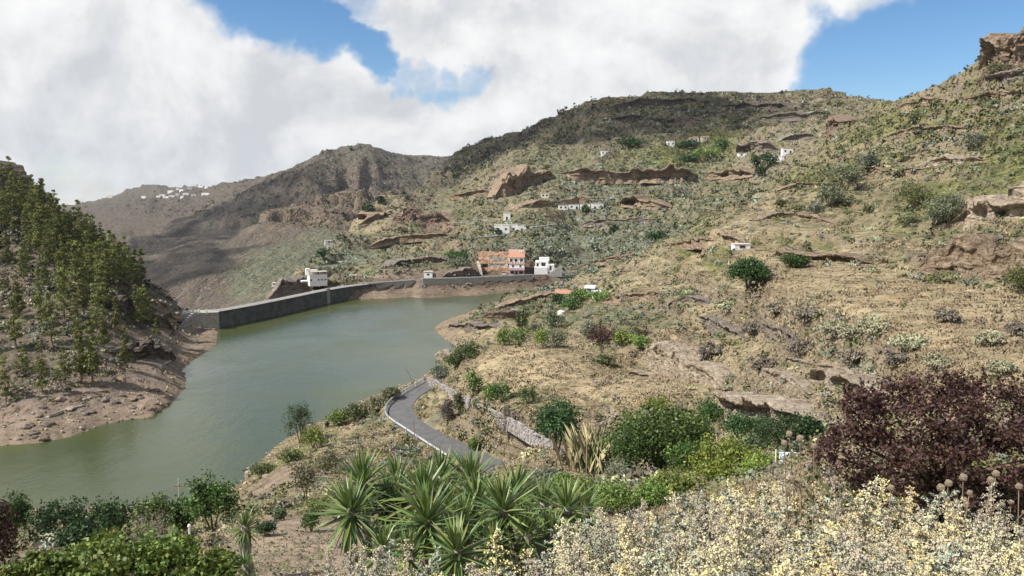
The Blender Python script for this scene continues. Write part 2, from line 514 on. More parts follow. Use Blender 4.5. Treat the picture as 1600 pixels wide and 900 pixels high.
# lava beds: level ledges
def ledges(z, x, y, per, amt, seed):
    zz = z + fbm(x / 110.0, y / 110.0, 3, seed) * per * 0.7
    ph = zz / per
    f = ph - np.floor(ph)
    return (sstep(f, 0.5, 0.92) - f) * per * amt
lm = sstep(R, 150, 330) * under * (0.35 + 0.65 * sstep(fbm(X / 120., Yv / 120., 3, 71), -0.25, 0.25))
lm = lm * np.where(X < -40, sstep(R, 380, 420), 1.0)
Z2 += ledges(Z2, X, Yv, 9.0, 0.92, 5) * lm * np.clip(R / 500, 0.45, 1.25)
Z2 += ledges(Z2, X, Yv, 26.0, 0.8, 8) * sstep(R, 1000, 1200) * (1 - .7 * sstep(R, 1500, 1800))
def ledges2(z, x, y, per, amt, seed):
    zz = z + fbm(x / 70.0, y / 70.0, 3, seed) * per * 0.9
    ph = zz / per
    f = ph - np.floor(ph)
    return (sstep(f, 0.66, 0.92) - f) * per * amt
brk = 0.5 + 0.5 * sstep(fbm(X / 40., Yv / 40., 3, 171), -0.2, 0.2)
Z2 += ledges2(Z2, X, Yv, 4.6, 0.8, 6) * sstep(R, 95, 170) * under * brk * np.where((X > 10) & (R < 430), 0.85, 0.45) * np.where(X < -40, 0.3 * sstep(Z, 3, 8), 1) * sstep(Z, 1, 4)
# keep the built-on places smooth
dr, _ = seg_dist(X, Yv, ROADC)
Z2 = np.where(R < 200, 5.9 + (Z2 - 5.9) * sstep(dr, 2.9, 4.6), Z2)
DAMROAD = [P(*p) for p in ((575, 443.0, 354), (640, 437.5, 370), (700, 435, 377), (760, 433, 384), (830, 429.5, 396), (890, 425, 408))]
# level plots cut into the slope for the houses by the dam road
_xa, _xb = P(748, 420, 398)[0], P(872, 420, 398)[0]
cut = sstep(X, _xa, _xa + 1.5) * (1 - sstep(X, _xb, _xb + 6)) * (1 - sstep(Yv, 403, 405.5)) * sstep(Yv, 380, 384)
Z2 = Z2 * (1 - cut) + np.minimum(Z2, 5.6) * cut
dd2, hz2 = seg_dist(X, Yv, DAMROAD)
kk = sstep(dd2, 3.2, 7.0)
Z2 = np.where((R > 300) & (R < 520), (hz2 - 0.05) * (1 - kk) + Z2 * kk, Z2)
# the bare bank in front of the shore wall falls evenly to the water
_wx = [W(530, 449.4, 6.0), W(545, 446.8, 6.0), W(580, 442.6, 6.0), P(612, 440.5, 360), P(648, 438.2, 368), P(660, 436, 366), P(700, 435.5, 370.5), P(760, 433.5, 378.5), P(832, 430, 391)]
_wy = np.interp(X, [p[0] for p in _wx], [p[1] for p in _wx])
_fr = (Yv < _wy + 0.3) & (R > 325) & (X > _wx[0][0] + 1) & (X < _wx[-1][0])
_ds = np.interp(np.tan(GA) * F + 800, [525, 540, 570, 620, 680, 760, 832], [0.5, 2.5, 11, 15.5, 19, 17.5, 16])
_dw = np.maximum(_wy - Yv, 0)
_zb = 3.3 * (1 - _dw / _ds) + fbm(X / 6.0, Yv / 6.0, 3, 88) * .55
Z2 = np.where(_fr, np.where(_dw < _ds * 1.6, np.maximum(_zb, -6), np.minimum(Z2, -2.0)), Z2)
Z = Z2
TT = (Z - CAMZ) / R
CM = np.maximum.accumulate(TT, axis=1)
VIS = TT >= CM - 0.004


def ground(x, y):
    """height of the land at a plan position (bilinear on the polar grid)"""
    a = math.atan2(x, y)
    l = math.log(max(0.5, math.hypot(x, y)))
    i = (a - AZ[0]) / (AZ[1] - AZ[0])
    i0 = int(min(max(i, 0), NA - 2))
    j0 = int(min(max(np.searchsorted(LR, l) - 1, 0), NR - 2))
    fi = min(max(i - i0, 0), 1)
    fj = min(max((l - LR[j0]) / (LR[j0 + 1] - LR[j0]), 0), 1)
    return float((Z[i0, j0] * (1 - fi) + Z[i0 + 1, j0] * fi) * (1 - fj) + (Z[i0, j0 + 1] * (1 - fi) + Z[i0 + 1, j0 + 1] * fi) * fj)


def hit(px, py, ymin=1.0):
    """the point of the land that pixel px,py shows"""
    x, y, z = ray(px, py)
    a = math.atan2(x, y)
    t = z / math.hypot(x, y)
    i = int(round((a - AZ[0]) / (AZ[1] - AZ[0])))
    i = min(max(i, 0), NA - 1)
    col = TT[i]
    js = np.nonzero((col >= t) & (R[i] * math.cos(a) > ymin))[0]
    if len(js) == 0:
        j = NR - 2
        r = float(R[i, np.argmax(col)])
    else:
        j = js[0]
        if j == 0:
            r = float(R[i, 0])
        else:
            f = (t - col[j - 1]) / max(col[j] - col[j - 1], 1e-9)
            r = float(R[i, j - 1] + (R[i, j] - R[i, j - 1]) * min(max(f, 0), 1))
    xx, yy = r * math.sin(a), r * math.cos(a)
    return Vector((xx, yy, ground(xx, yy)))



# ------------------------------------------------------------------ mesh helpers
def tag(o, label=None, cat=None, group=None, kind=None):
    for k, v in (('label', label), ('category', cat), ('group', group), ('kind', kind)):
        if v:
            o[k] = v
    return o


def link(name, me, parent=None, mat=None):
    if mat is not None and not me.materials:
        me.materials.append(mat)
    o = bpy.data.objects.new(name, me)
    COL.objects.link(o)
    if parent is not None:
        o.parent = parent
    return o


def empty(name, loc, rz=0.0):
    o = bpy.data.objects.new(name, None)
    o.empty_display_size = 0.3
    COL.objects.link(o)
    o.location = loc
    o.rotation_euler = (0, 0, rz)
    return o


def np_mesh(name, verts, faces, cols=None, smooth=False):
    """faces: (n,k) array of equal-sized polygons"""
    me = bpy.data.meshes.new(name)
    verts = np.asarray(verts, dtype=np.float32)
    faces = np.asarray(faces, dtype=np.int32)
    me.vertices.add(len(verts))
    me.vertices.foreach_set('co', verts.ravel())
    me.loops.add(faces.size)
    me.loops.foreach_set('vertex_index', faces.ravel())
    me.polygons.add(len(faces))
    me.polygons.foreach_set('loop_start', np.arange(0, faces.size, faces.shape[1], dtype=np.int32))
    me.polygons.foreach_set('use_smooth', np.full(len(faces), bool(smooth)))
    me.update(calc_edges=True)
    if cols is not None:
        at = me.color_attributes.new('Col', 'FLOAT_COLOR', 'POINT')
        c4 = np.ones((len(verts), 4), dtype=np.float32)
        c4[:, :3] = cols
        at.data.foreach_set('color', c4.ravel())
    return me


class MB:
    """collects boxes, prisms and tubes into one mesh"""

    def __init__(self):
        self.v = []
        self.f = []

    def box(self, c, s, rz=0.0, taper=1.0):
        b = len(self.v)
        ca, sa = math.cos(rz), math.sin(rz)
        for k in (0, 1):
            t = taper if k else 1.0
            for dx, dy in ((-1, -1), (1, -1), (1, 1), (-1, 1)):
                x, y = dx * s[0] / 2 * t, dy * s[1] / 2 * t
                self.v.append((c[0] + x * ca - y * sa, c[1] + x * sa + y * ca, c[2] + (k - 0.5) * s[2]))
        for q in ((3, 2, 1, 0), (4, 5, 6, 7), (0, 1, 5, 4), (1, 2, 6, 5), (2, 3, 7, 6), (3, 0, 4, 7)):
            self.f.append(tuple(b + i for i in q))
        return self

    def rect(self, x0, x1, y0, y1, z0, z1):
        return self.box(((x0 + x1) / 2, (y0 + y1) / 2, (z0 + z1) / 2), (x1 - x0, y1 - y0, z1 - z0))

    def hexa(self, pts):
        b = len(self.v)
        self.v += [tuple(p) for p in pts]
        for q in ((3, 2, 1, 0), (4, 5, 6, 7), (0, 1, 5, 4), (1, 2, 6, 5), (2, 3, 7, 6), (3, 0, 4, 7)):
            self.f.append(tuple(b + i for i in q))
        return self

    def tube(self, pts, radii, seg=6):
        rings = []
        pts = [Vector(p) for p in pts]
        for i, p in enumerate(pts):
            d = (pts[min(i + 1, len(pts) - 1)] - pts[max(i - 1, 0)]).normalized()
            u = d.orthogonal().normalized()
            w = d.cross(u)
            r = radii[i] if hasattr(radii, '__len__') else radii
            ring = []
            for k in range(seg):
                a = 2 * math.pi * k / seg
                ring.append(len(self.v))
                self.v.append(tuple(p + u * math.cos(a) * r + w * math.sin(a) * r))
            rings.append(ring)
        for a, b in zip(rings[:-1], rings[1:]):
            for k in range(seg):
                self.f.append((a[k], a[(k + 1) % seg], b[(k + 1) % seg], b[k]))
        self.f.append(tuple(reversed(rings[0])))
        self.f.append(tuple(rings[-1]))
        return self

    def build(self, name, mat, parent=None, smooth=False, bevel=0.0):
        me = bpy.data.meshes.new(name)
        me.from_pydata(self.v, [], self.f)
        if smooth:
            me.polygons.foreach_set('use_smooth', [True] * len(me.polygons))
        me.update()
        o = link(name, me, parent, mat)
        return o


def catmull(pts, step):
    pts = [Vector(p) for p in pts]
    out = []
    for i in range(len(pts) - 1):
        p0, p1, p2, p3 = pts[max(i - 1, 0)], pts[i], pts[i + 1], pts[min(i + 2, len(pts) - 1)]
        m = max(1, int((p2 - p1).length / step))
        for k in range(m):
            t = k / m
            out.append(0.5 * ((2 * p1) + (p2 - p0) * t + (2 * p0 - 5 * p1 + 4 * p2 - p3) * t * t + (3 * p1 - p0 - 3 * p2 + p3) * t ** 3))
    out.append(pts[-1])
    return out


# ------------------------------------------------------------------ materials
def mat(name, color, rough=0.8, spec=0.3, var=0.25, scale=2.0, bump=0.0, bscale=None, metal=0.0, second=None, coord='Object'):
    m = bpy.data.materials.new(name)
    m.use_nodes = True
    nt = NT(m.node_tree)
    b = nt.n['Principled BSDF']
    tc = nt.new('ShaderNodeTexCoord')
    v = tc.outputs[coord]
    f = nt.noise(v, scale, 6, 0.62)
    f2 = nt.smooth(f, 0.32, 0.68)
    c2 = second or tuple(c * (1 - var) for c in color)
    c1 = color if second else tuple(min(1, c * (1 + var * 0.6)) for c in color)
    nt.put(b.inputs['Base Color'], nt.mix(f2, c1, c2))
    b.inputs['Roughness'].default_value = rough
    b.inputs['Specular IOR Level'].default_value = spec
    b.inputs['Metallic'].default_value = metal
    if bump:
        bp = nt.new('ShaderNodeBump')
        bp.inputs['Strength'].default_value = 0.9
        bp.inputs['Distance'].default_value = bump
        nt.put(bp.inputs['Height'], nt.noise(v, bscale or scale * 4, 5, 0.6))
        nt.put(b.inputs['Normal'], bp.outputs[0])
    return m


def leaf_mat(name, trans=0.22, rough=0.55, spec=0.35, attr='Col', soft=0.0):
    m = bpy.data.materials.new(name)
    m.use_nodes = True
    nt = NT(m.node_tree)
    b = nt.n['Principled BSDF']
    out = nt.n['Material Output']
    a = nt.new('ShaderNodeAttribute', attribute_name=attr)
    oi = nt.new('ShaderNodeObjectInfo')
    hs = nt.new('ShaderNodeHueSaturation')
    nt.put(hs.inputs['Color'], a.outputs['Color'])
    nt.put(hs.inputs['Value'], nt.math('MULTIPLY_ADD', oi.outputs['Random'], 0.35, 0.82))
    nt.put(hs.inputs['Hue'], nt.math('MULTIPLY_ADD', oi.outputs['Random'], 0.03, 0.485))
    nt.put(b.inputs['Base Color'], hs.outputs[0])
    b.inputs['Roughness'].default_value = rough
    b.inputs['Specular IOR Level'].default_value = spec
    if soft > 0:
        # fine stems stand in many directions inside one face: their mean faces the sky
        g = nt.new('ShaderNodeNewGeometry')
        nn = nt.vmath('NORMALIZE', nt.vmath('ADD', nt.vmath('SCALE', g.outputs['Normal'], s=1 - soft), (0, 0, soft)))
        nt.put(b.inputs['Normal'], nn)
    if trans > 0:
        t = nt.new('ShaderNodeBsdfTranslucent')
        nt.put(t.inputs[0], hs.outputs[0])
        mx = nt.new('ShaderNodeMixShader')
        mx.inputs[0].default_value = trans
        nt.l.new(b.outputs[0], mx.inputs[1])
        nt.l.new(t.outputs[0], mx.inputs[2])
        nt.l.new(mx.outputs[0], out.inputs[0])
    return m


def terrain_mat():
    m = bpy.data.materials.new('hillside')
    m.use_nodes = True
    nt = NT(m.node_tree)
    b = nt.n['Principled BSDF']
    a = nt.new('ShaderNodeAttribute', attribute_name='Col').outputs['Color']
    vg = nt.new('ShaderNodeSeparateColor')
    nt.put(vg.inputs[0], nt.new('ShaderNodeAttribute', attribute_name='Veg').outputs['Color'])
    dens, green, blue = vg.outputs[0], vg.outputs[1], vg.outputs[2]
    g = nt.new('ShaderNodeNewGeometry')
    v = g.outputs['Position']
    big = nt.noise(v, 0.06, 5, 0.65)
    mid = nt.noise(v, 0.45, 6, 0.66)
    fine = nt.noise(v, 3.2, 4, 0.7)
    c = nt.mix(nt.smooth(big, 0.38, 0.62), a, nt.mix(1.0, a, (0.68, 0.68, 0.70), 'MULTIPLY'))
    c = nt.mix(nt.smooth(mid, 0.40, 0.66), c, nt.mix(1.0, c, (0.66, 0.67, 0.68), 'MULTIPLY'))
    c = nt.mix(nt.math('MULTIPLY', nt.smooth(fine, 0.48, 0.72), 0.6), c, nt.mix(1.0, c, (1.40, 1.38, 1.33), 'MULTIPLY'))
    # cushions of low scrub, two sizes
    warp = nt.vmath('ADD', v, nt.vmath('SCALE', nt.noise(v, 1.1, 3, 0.6, color=True), s=0.9))
    hgt = None
    for scale, gain, tone in ((0.62, 1.0, 0.0), (0.23, 0.8, 0.25)):
        vo = nt.new('ShaderNodeTexVoronoi', feature='F1')
        nt.put(vo.inputs['Vector'], warp)
        vo.inputs['Scale'].default_value = scale
        vc = nt.new('ShaderNodeSeparateColor')
        nt.put(vc.inputs[0], vo.outputs['Color'])
        dome = nt.smooth(vo.outputs['Distance'], 0.62, 0.12)
        patch = nt.math('ADD', nt.math('MULTIPLY', dens, gain), nt.math('MULTIPLY', nt.math('SUBTRACT', big, 0.5), 1.3))
        there = nt.smooth(nt.math('SUBTRACT', patch, vc.outputs[0]), -0.04, 0.06)
        amt = nt.math('MULTIPLY', there, nt.smooth(dome, 0.05, 0.35))
        dry = nt.mix(vc.outputs[1], nt.mix(1.0, a, (0.50, 0.48, 0.46), 'MULTIPLY'), nt.mix(1.0, a, (0.86, 0.80, 0.72), 'MULTIPLY'))
        gr = nt.mix(vc.outputs[1], (0.062, 0.072, 0.030), (0.155, 0.160, 0.062))
        bl = nt.mix(vc.outputs[1], (0.10, 0.125, 0.085), (0.215, 0.25, 0.19))
        kc = nt.mix(nt.smooth(nt.math('SUBTRACT', green, vc.outputs[2]), -0.08, 0.08), dry, gr)
        rnd = nt.math('FRACT', nt.math('MULTIPLY', vc.outputs[1], 7.31))
        kc = nt.mix(nt.smooth(nt.math('SUBTRACT', blue, rnd), -0.08, 0.08), kc, bl)
        c = nt.mix(nt.math('MULTIPLY', amt, 0.9), c, kc)
        h = nt.math('MULTIPLY', nt.math('MULTIPLY', dome, there), 0.55 / scale * 0.8)
        hgt = h if hgt is None else nt.math('MAXIMUM', hgt, h)
    # bare bedded rock on steep faces; its dark tone also paints ledge shade
    sp = nt.new('ShaderNodeSeparateXYZ')
    nt.put(sp.inputs[0], g.outputs['Normal'])
    steep = nt.smooth(nt.math('ADD', sp.outputs[2], nt.math('MULTIPLY', nt.math('SUBTRACT', mid, 0.5), 0.45)), 0.85, 0.64)
    st = nt.new('ShaderNodeMapping')
    st.inputs['Scale'].default_value = (0.06, 0.06, 0.9)
    nt.put(st.inputs[0], v)
    bed = nt.noise(st.outputs[0], 1.6, 5, 0.65, 0.4)
    rock = nt.ramp(bed, [(0.32, (0.075, 0.058, 0.048)), (0.48, (0.165, 0.128, 0.098)), (0.64, (0.34, 0.28, 0.215))])
    rock = nt.mix(0.45, rock, a)
    c = nt.mix(nt.math('MULTIPLY', steep, 0.85), c, rock)
    nt.put(b.inputs['Base Color'], c)
    b.inputs['Roughness'].default_value = 0.95
    b.inputs['Specular IOR Level'].default_value = 0.1
    bp = nt.new('ShaderNodeBump')
    bp.inputs['Strength'].default_value = 1.0
    bp.inputs['Distance'].default_value = 0.9
    h = nt.math('ADD', nt.math('MULTIPLY', mid, 0.9), nt.math('ADD', nt.math('MULTIPLY', fine, 0.2), nt.math('MULTIPLY', bed, nt.math('MULTIPLY', steep, 1.6))))
    farr = nt.smooth(nt.vmath('LENGTH', v), 500, 1000, 0.0, 1.5)
    h = nt.math('ADD', nt.math('ADD', h, nt.math('MULTIPLY', hgt, 0.75)), nt.math('MULTIPLY', farr, nt.math('MULTIPLY', big, 16.0)))
    nt.put(bp.inputs['Height'], h)
    nt.put(b.inputs['Normal'], bp.outputs[0])
    return m


def rock_mat(name, light, dark, stretch=(0.25, 0.25, 1.1), scale=1.2):
    m = bpy.data.materials.new(name)
    m.use_nodes = True
    nt = NT(m.node_tree)
    b = nt.n['Principled BSDF']
    tc = nt.new('ShaderNodeTexCoord')
    mp = nt.new('ShaderNodeMapping')
    mp.inputs['Scale'].default_value = stretch
    nt.put(mp.inputs[0], tc.outputs['Object'])
    bed = nt.noise(mp.outputs[0], scale, 6, 0.68, 0.5)
    crack = nt.noise(tc.outputs['Object'], scale * 1.3, 7, 0.72, 0.8)
    c = nt.ramp(bed, [(0.3, dark), (0.52, tuple((l + d) / 2 for l, d in zip(light, dark))), (0.68, light)])
    c = nt.mix(nt.smooth(crack, 0.52, 0.4), c, nt.mix(1.0, c, (0.5, 0.48, 0.46), 'MULTIPLY'))
    nt.put(b.inputs['Base Color'], c)
    b.inputs['Roughness'].default_value = 0.95
    b.inputs['Specular IOR Level'].default_value = 0.12
    bp = nt.new('ShaderNodeBump')
    bp.inputs['Distance'].default_value = 0.5
    nt.put(bp.inputs['Height'], nt.math('ADD', bed, crack))
    nt.put(b.inputs['Normal'], bp.outputs[0])
    return m


def water_mat():
    m = bpy.data.materials.new('lake_water')
    m.use_nodes = True
    nt = NT(m.node_tree)
    b = nt.n['Principled BSDF']
    tc = nt.new('ShaderNodeTexCoord')
    v = tc.outputs['Object']
    n = nt.noise(v, 0.02, 4, 0.6)
    nt.put(b.inputs['Base Color'], nt.mix(nt.smooth(n, 0.35, 0.65), (0.064, 0.074, 0.024), (0.048, 0.064, 0.029)))
    nt.put(b.inputs['Roughness'], nt.smooth(nt.noise(v, 0.035, 5, 0.65, 0.6), 0.35, 0.7, 0.13, 0.27))
    b.inputs['IOR'].default_value = 1.33
    b.inputs['Specular IOR Level'].default_value = 0.5
    mp = nt.new('ShaderNodeMapping')
    mp.inputs['Scale'].default_value = (1.0, 0.55, 1.0)
    mp.inputs['Rotation'].default_value = (0, 0, 0.35)
    nt.put(mp.inputs[0], v)
    bp = nt.new('ShaderNodeBump')
    bp.inputs['Strength'].default_value = 0.55
    bp.inputs['Distance'].default_value = 0.10
    nt.put(bp.inputs['Height'], nt.math('ADD', nt.noise(mp.outputs[0], 1.6, 4, 0.6), nt.math('MULTIPLY', nt.noise(mp.outputs[0], 0.35, 3, 0.5), 1.6)))
    nt.put(b.inputs['Normal'], bp.outputs[0])
    return m


M = {
    'hill': terrain_mat(),
    'water': water_mat(),
    'leaf': leaf_mat('leaves', 0.25),
    'scrub': leaf_mat('scrub_leaves', 0.0, 0.85, 0.15, soft=0.55),
    'straw': leaf_mat('straw', 0.0, 0.85, 0.12, soft=0.9),
    'stonecol': leaf_mat('wall_stone', 0.0, 0.95, 0.12),
    'needle': leaf_mat('pine_needles', 0.0, 0.75, 0.18, soft=0.3),
    'glossy': leaf_mat('glossy_leaves', 0.2, 0.38, 0.5),
    'asphalt': mat('asphalt', (0.125, 0.122, 0.118), 0.9, 0.2, 0.18, 0.9, 0.01, 30),
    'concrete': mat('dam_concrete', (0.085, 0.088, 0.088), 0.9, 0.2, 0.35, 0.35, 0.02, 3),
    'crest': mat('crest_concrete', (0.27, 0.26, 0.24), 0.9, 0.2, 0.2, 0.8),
    'masonry': mat('pale_masonry', (0.36, 0.34, 0.30), 0.92, 0.2, 0.35, 1.6, 0.08, 2.5),
    'white': mat('white_render', (0.80, 0.79, 0.76), 0.85, 0.25, 0.1, 0.7),
    'cream': mat('cream_render', (0.72, 0.66, 0.54), 0.85, 0.25, 0.12, 0.7),
    'pink': mat('mauve_render', (0.60, 0.44, 0.47), 0.85, 0.25, 0.12, 0.7),
    'tile': mat('clay_roof_tiles', (0.44, 0.235, 0.155), 0.9, 0.2, 0.3, 3.0),
    'slab': mat('roof_slab', (0.58, 0.53, 0.45), 0.9, 0.2, 0.2, 1.0),
    'glass': mat('dark_window', (0.03, 0.035, 0.045), 0.15, 0.5, 0.2, 2.0),
    'wood': mat('weathered_wood', (0.24, 0.17, 0.11), 0.9, 0.2, 0.3, 6.0),
    'bark': mat('bark', (0.17, 0.12, 0.08), 0.95, 0.15, 0.4, 5.0, 0.02, 14),
    'greybark': mat('grey_bark', (0.27, 0.235, 0.20), 0.95, 0.15, 0.35, 6.0, 0.02, 14),
    'steel': mat('galvanised_steel', (0.56, 0.57, 0.56), 0.5, 0.5, 0.12, 1.2, metal=0.1),
    'rust': mat('rusted_steel', (0.30, 0.22, 0.16), 0.8, 0.3, 0.3, 3),
    'soilcut': mat('orange_cut_earth', (0.40, 0.25, 0.165), 0.95, 0.1, 0.3, 0.5, 0.3, 1.5),
    'shotcrete': mat('grey_sprayed_concrete', (0.36, 0.33, 0.27), 0.95, 0.1, 0.35, 0.4, 0.3, 1.2),
    'stone': mat('dry_stone', (0.36, 0.32, 0.29), 0.95, 0.15, 0.4, 2.2, 0.05, 6),
    'rock_tan': rock_mat('tan_tuff', (0.43, 0.335, 0.235), (0.17, 0.12, 0.085)),
    'rock_pale': rock_mat('pale_tuff', (0.54, 0.46, 0.35), (0.26, 0.20, 0.145)),
    'rock_dark': rock_mat('dark_basalt', (0.19, 0.155, 0.125), (0.075, 0.06, 0.052)),
    'rock_grey': rock_mat('grey_lava', (0.34, 0.295, 0.25), (0.15, 0.12, 0.10)),
    'rock_red': rock_mat('red_lava', (0.31, 0.23, 0.17), (0.14, 0.10, 0.08)),
    'blue': mat('pale_blue_sheet', (0.42, 0.56, 0.66), 0.5, 0.4, 0.15, 2.0),
    'sheet': mat('grey_metal_sheet', (0.50, 0.53, 0.56), 0.5, 0.4, 0.15, 2.0),
    'red': mat('red_paint', (0.42, 0.12, 0.09), 0.7, 0.3, 0.2, 2.0),
    'car': mat('white_car_paint', (0.75, 0.75, 0.75), 0.3, 0.5, 0.05, 1.0),
    'tyre': mat('tyre_rubber', (0.03, 0.03, 0.03), 0.9, 0.2, 0.2, 5.0),
    'plinth': mat('grey_plinth', (0.42, 0.41, 0.39), 0.9, 0.2, 0.2, 2.0),
}

# ------------------------------------------------------------------ the land: what grows where
# class: ground colour, densities of (dry shrub, olive shrub, blue-green shrub, dark bush, straw tuft)
CLS = {
    'straw': ((0.41, 0.325, 0.195), (0.06, 0.02, 0.0, 0.00, 1.3), (.34, .10, .0)),
    'tan':   ((0.345, 0.285, 0.175), (0.40, 0.32, 0.08, 0.01, 0.45), (.5, .28, .05)),
    'mtan':  ((0.29, 0.245, 0.16), (0.40, 0.50, 0.2, 0.05, 0.2), (.7, .45, .15)),
    'scrub': ((0.235, 0.205, 0.125), (0.40, 1.0, 0.45, 0.16, 0.15), (.88, .62, .22)),
    'blue':  ((0.20, 0.18, 0.12), (0.18, 0.60, 1.5, 0.25, 0.0), (.95, .55, .55)),
    'dark':  ((0.185, 0.155, 0.115), (0.50, 0.55, 0.30, 0.40, 0.0), (.95, .35, .08)),
    'green': ((0.20, 0.20, 0.07), (0.22, 1.3, 0.15, 0.10, 0.1), (.85, .9, .05)),
    'red':   ((0.25, 0.18, 0.135), (0.40, 0.30, 0.15, 0.08, 0.0), (.5, .3, .1)),
    'shore': ((0.29, 0.225, 0.17), (0.20, 0.03, 0.02, 0.0, 0.05), (.12, .05, .0)),
    'bank':  ((0.175, 0.13, 0.095), (0.30, 0.02, 0.0, 0.0, 0.05), (.35, .05, .0)),
    'far':   ((0.185, 0.15, 0.125), (0.30, 0.25, 0.12, 0.40, 0.0), (.7, .25, .1)),
    'farp':  ((0.20, 0.175, 0.14), (0.30, 0.18, 0.08, 0.08, 0.0), (.5, .2, .05)),
    'pinef': ((0.17, 0.14, 0.105), (0.55, 0.35, 0.03, 0.25, 0.10), (.6, .25, .02)),
    'soil':  ((0.34, 0.26, 0.185), (0.02, 0.01, 0.0, 0.0, 0.02), (.0, .0, .0)),
    'slope': ((0.31, 0.258, 0.155), (0.40, 0.75, 0.08, 0.03, 0.4), (.65, .55, .05)),
}
LAND = [
    # near right shoulder and field
    ('straw', (850, 590), (950, 570), (1000, 610), (800, 575), (1050, 590), (900, 630), (760, 575)),
    ('straw', (1300, 440), (1400, 440), (1500, 460), (1580, 500), (1450, 500), (1250, 440), (1500, 550), (1580, 560), (1350, 470)),
    ('tan', (1150, 520), (1200, 560), (1250, 490), (1100, 480), (1300, 540), (1370, 570), (1180, 480), (1250, 580)),
    ('tan', (1000, 430), (1050, 450), (950, 450), (1100, 430), (1220, 350), (1180, 340), (1150, 370), (1230, 310), (1320, 370), (1050, 410), (900, 460)),
    ('slope', (1280, 320), (1300, 290), (1380, 330), (1420, 270), (1330, 240), (1400, 220), (1480, 330), (1520, 250), (1550, 350), (1480, 400), (1540, 410)),
    ('green', (1080, 395), (1130, 398), (1300, 270), (1330, 260), (1430, 185), (1480, 190), (1590, 260), (1560, 280), (1590, 190), (1500, 170), (1400, 180), (1560, 225), (1460, 310), (1590, 230), (1540, 180)),
    ('straw', (1100, 405), (1160, 400)),
    ('tan', (1500, 130), (1550, 120), (1440, 150), (1580, 150), (1510, 210), (1450, 240)),
    # garden terraces above the promontory
    ('scrub', (850, 480), (900, 500), (800, 490), (950, 480), (1000, 500), (740, 495), (1050, 490)),
    ('tan', (720, 515), (700, 510), (770, 520)),
    # near spur
    ('slope', (560, 670), (600, 700), (540, 690), (480, 720), (640, 690), (700, 640), (760, 660), (820, 690), (680, 610)),
    ('soil', (420, 755), (450, 740), (420, 850), (450, 860), (400, 870)),
    ('slope', (500, 770), (600, 740)),
    ('green', (470, 690), (500, 660), (450, 705), (400, 735), (540, 640)),
    # far bank
    ('bank', (620, 458), (700, 455), (760, 452), (830, 445), (680, 458)),
    ('shore', (600, 465), (660, 463)),
    # massif
    ('scrub', (620, 400), (680, 400), (600, 370), (660, 360), (560, 420), (740, 370), (720, 340), (830, 350), (700, 320), (760, 310), (850, 300), (1000, 330), (1050, 320), (1100, 310), (1140, 290), (1180, 290)),
    ('blue', (900, 390), (950, 380), (860, 370), (1000, 370), (830, 385), (870, 400), (930, 400), (960, 300), (930, 295), (1010, 290), (1060, 300), (880, 300)),
    ('mtan', (760, 290), (800, 300), (830, 330), (720, 380), (650, 330), (640, 380)),
    ('red', (700, 345), (680, 345), (650, 345), (800, 275)),
    ('dark', (950, 190), (1000, 180), (1050, 190), (920, 220), (1100, 180), (900, 200), (1000, 210), (1150, 170), (870, 220), (960, 230), (760, 230), (720, 250), (690, 280), (830, 215), (1060, 210), (700, 262), (660, 310)),
    ('scrub', (840, 240), (800, 250), (770, 260), (900, 250), (1000, 250), (1100, 250)),
    ('mtan', (850, 215), (800, 240), (930, 158), (1000, 152)),
    ('mtan', (1250, 180), (1300, 170), (1220, 200), (1280, 200), (1330, 165), (1200, 220), (1250, 215), (1170, 255)),
    ('green', (1090, 235), (1120, 235), (1070, 240), (1000, 250), (1060, 250)),
    # western foot
    ('blue', (540, 400), (520, 410), (580, 395)),
    ('tan', (580, 330), (570, 345), (600, 322), (440, 445)),
    # far valley
    ('blue', (420, 410), (450, 415), (400, 440), (480, 395), (500, 385)),
    ('red', (470, 325), (440, 345), (500, 315), (520, 330), (540, 340)),
    ('far', (330, 465), (470, 360), (300, 480), (360, 390), (310, 420), (400, 360), (350, 370), (400, 300), (380, 340), (340, 330), (450, 280), (300, 360), (360, 310), (280, 330), (200, 330), (230, 320), (500, 260), (600, 270), (260, 390), (240, 420), (560, 280)),
    ('farp', (560, 240), (240, 290), (220, 300), (640, 262), (670, 255), (590, 250), (330, 350)),
    # pine hill
    ('pinef', (50, 400), (100, 450), (50, 500), (100, 540), (150, 500), (180, 560), (50, 580), (20, 350), (150, 420), (220, 500)),
    ('shore', (50, 650), (150, 640), (220, 620), (100, 665), (10, 670), (260, 600), (320, 545), (290, 560)),
    # near ground
    ('slope', (100, 890), (300, 890), (700, 890), (1000, 890), (1300, 890), (1550, 890), (150, 840)),
    ('tan', (1000, 750), (1100, 720), (1200, 690), (950, 700), (1280, 690), (1450, 690)),
]
lp, lc = [], []
cnames = list(CLS)
for row in LAND:
    for px, py in row[1:]:
        h = hit(px, py)
        lp.append((math.atan2(h.x, h.y) * KA, 0.7 * math.log(math.hypot(h.x, h.y))))
        lc.append(cnames.index(row[0]))
lp = np.array(lp, dtype=np.float32)
onehot = np.eye(len(cnames), dtype=np.float32)[lc]


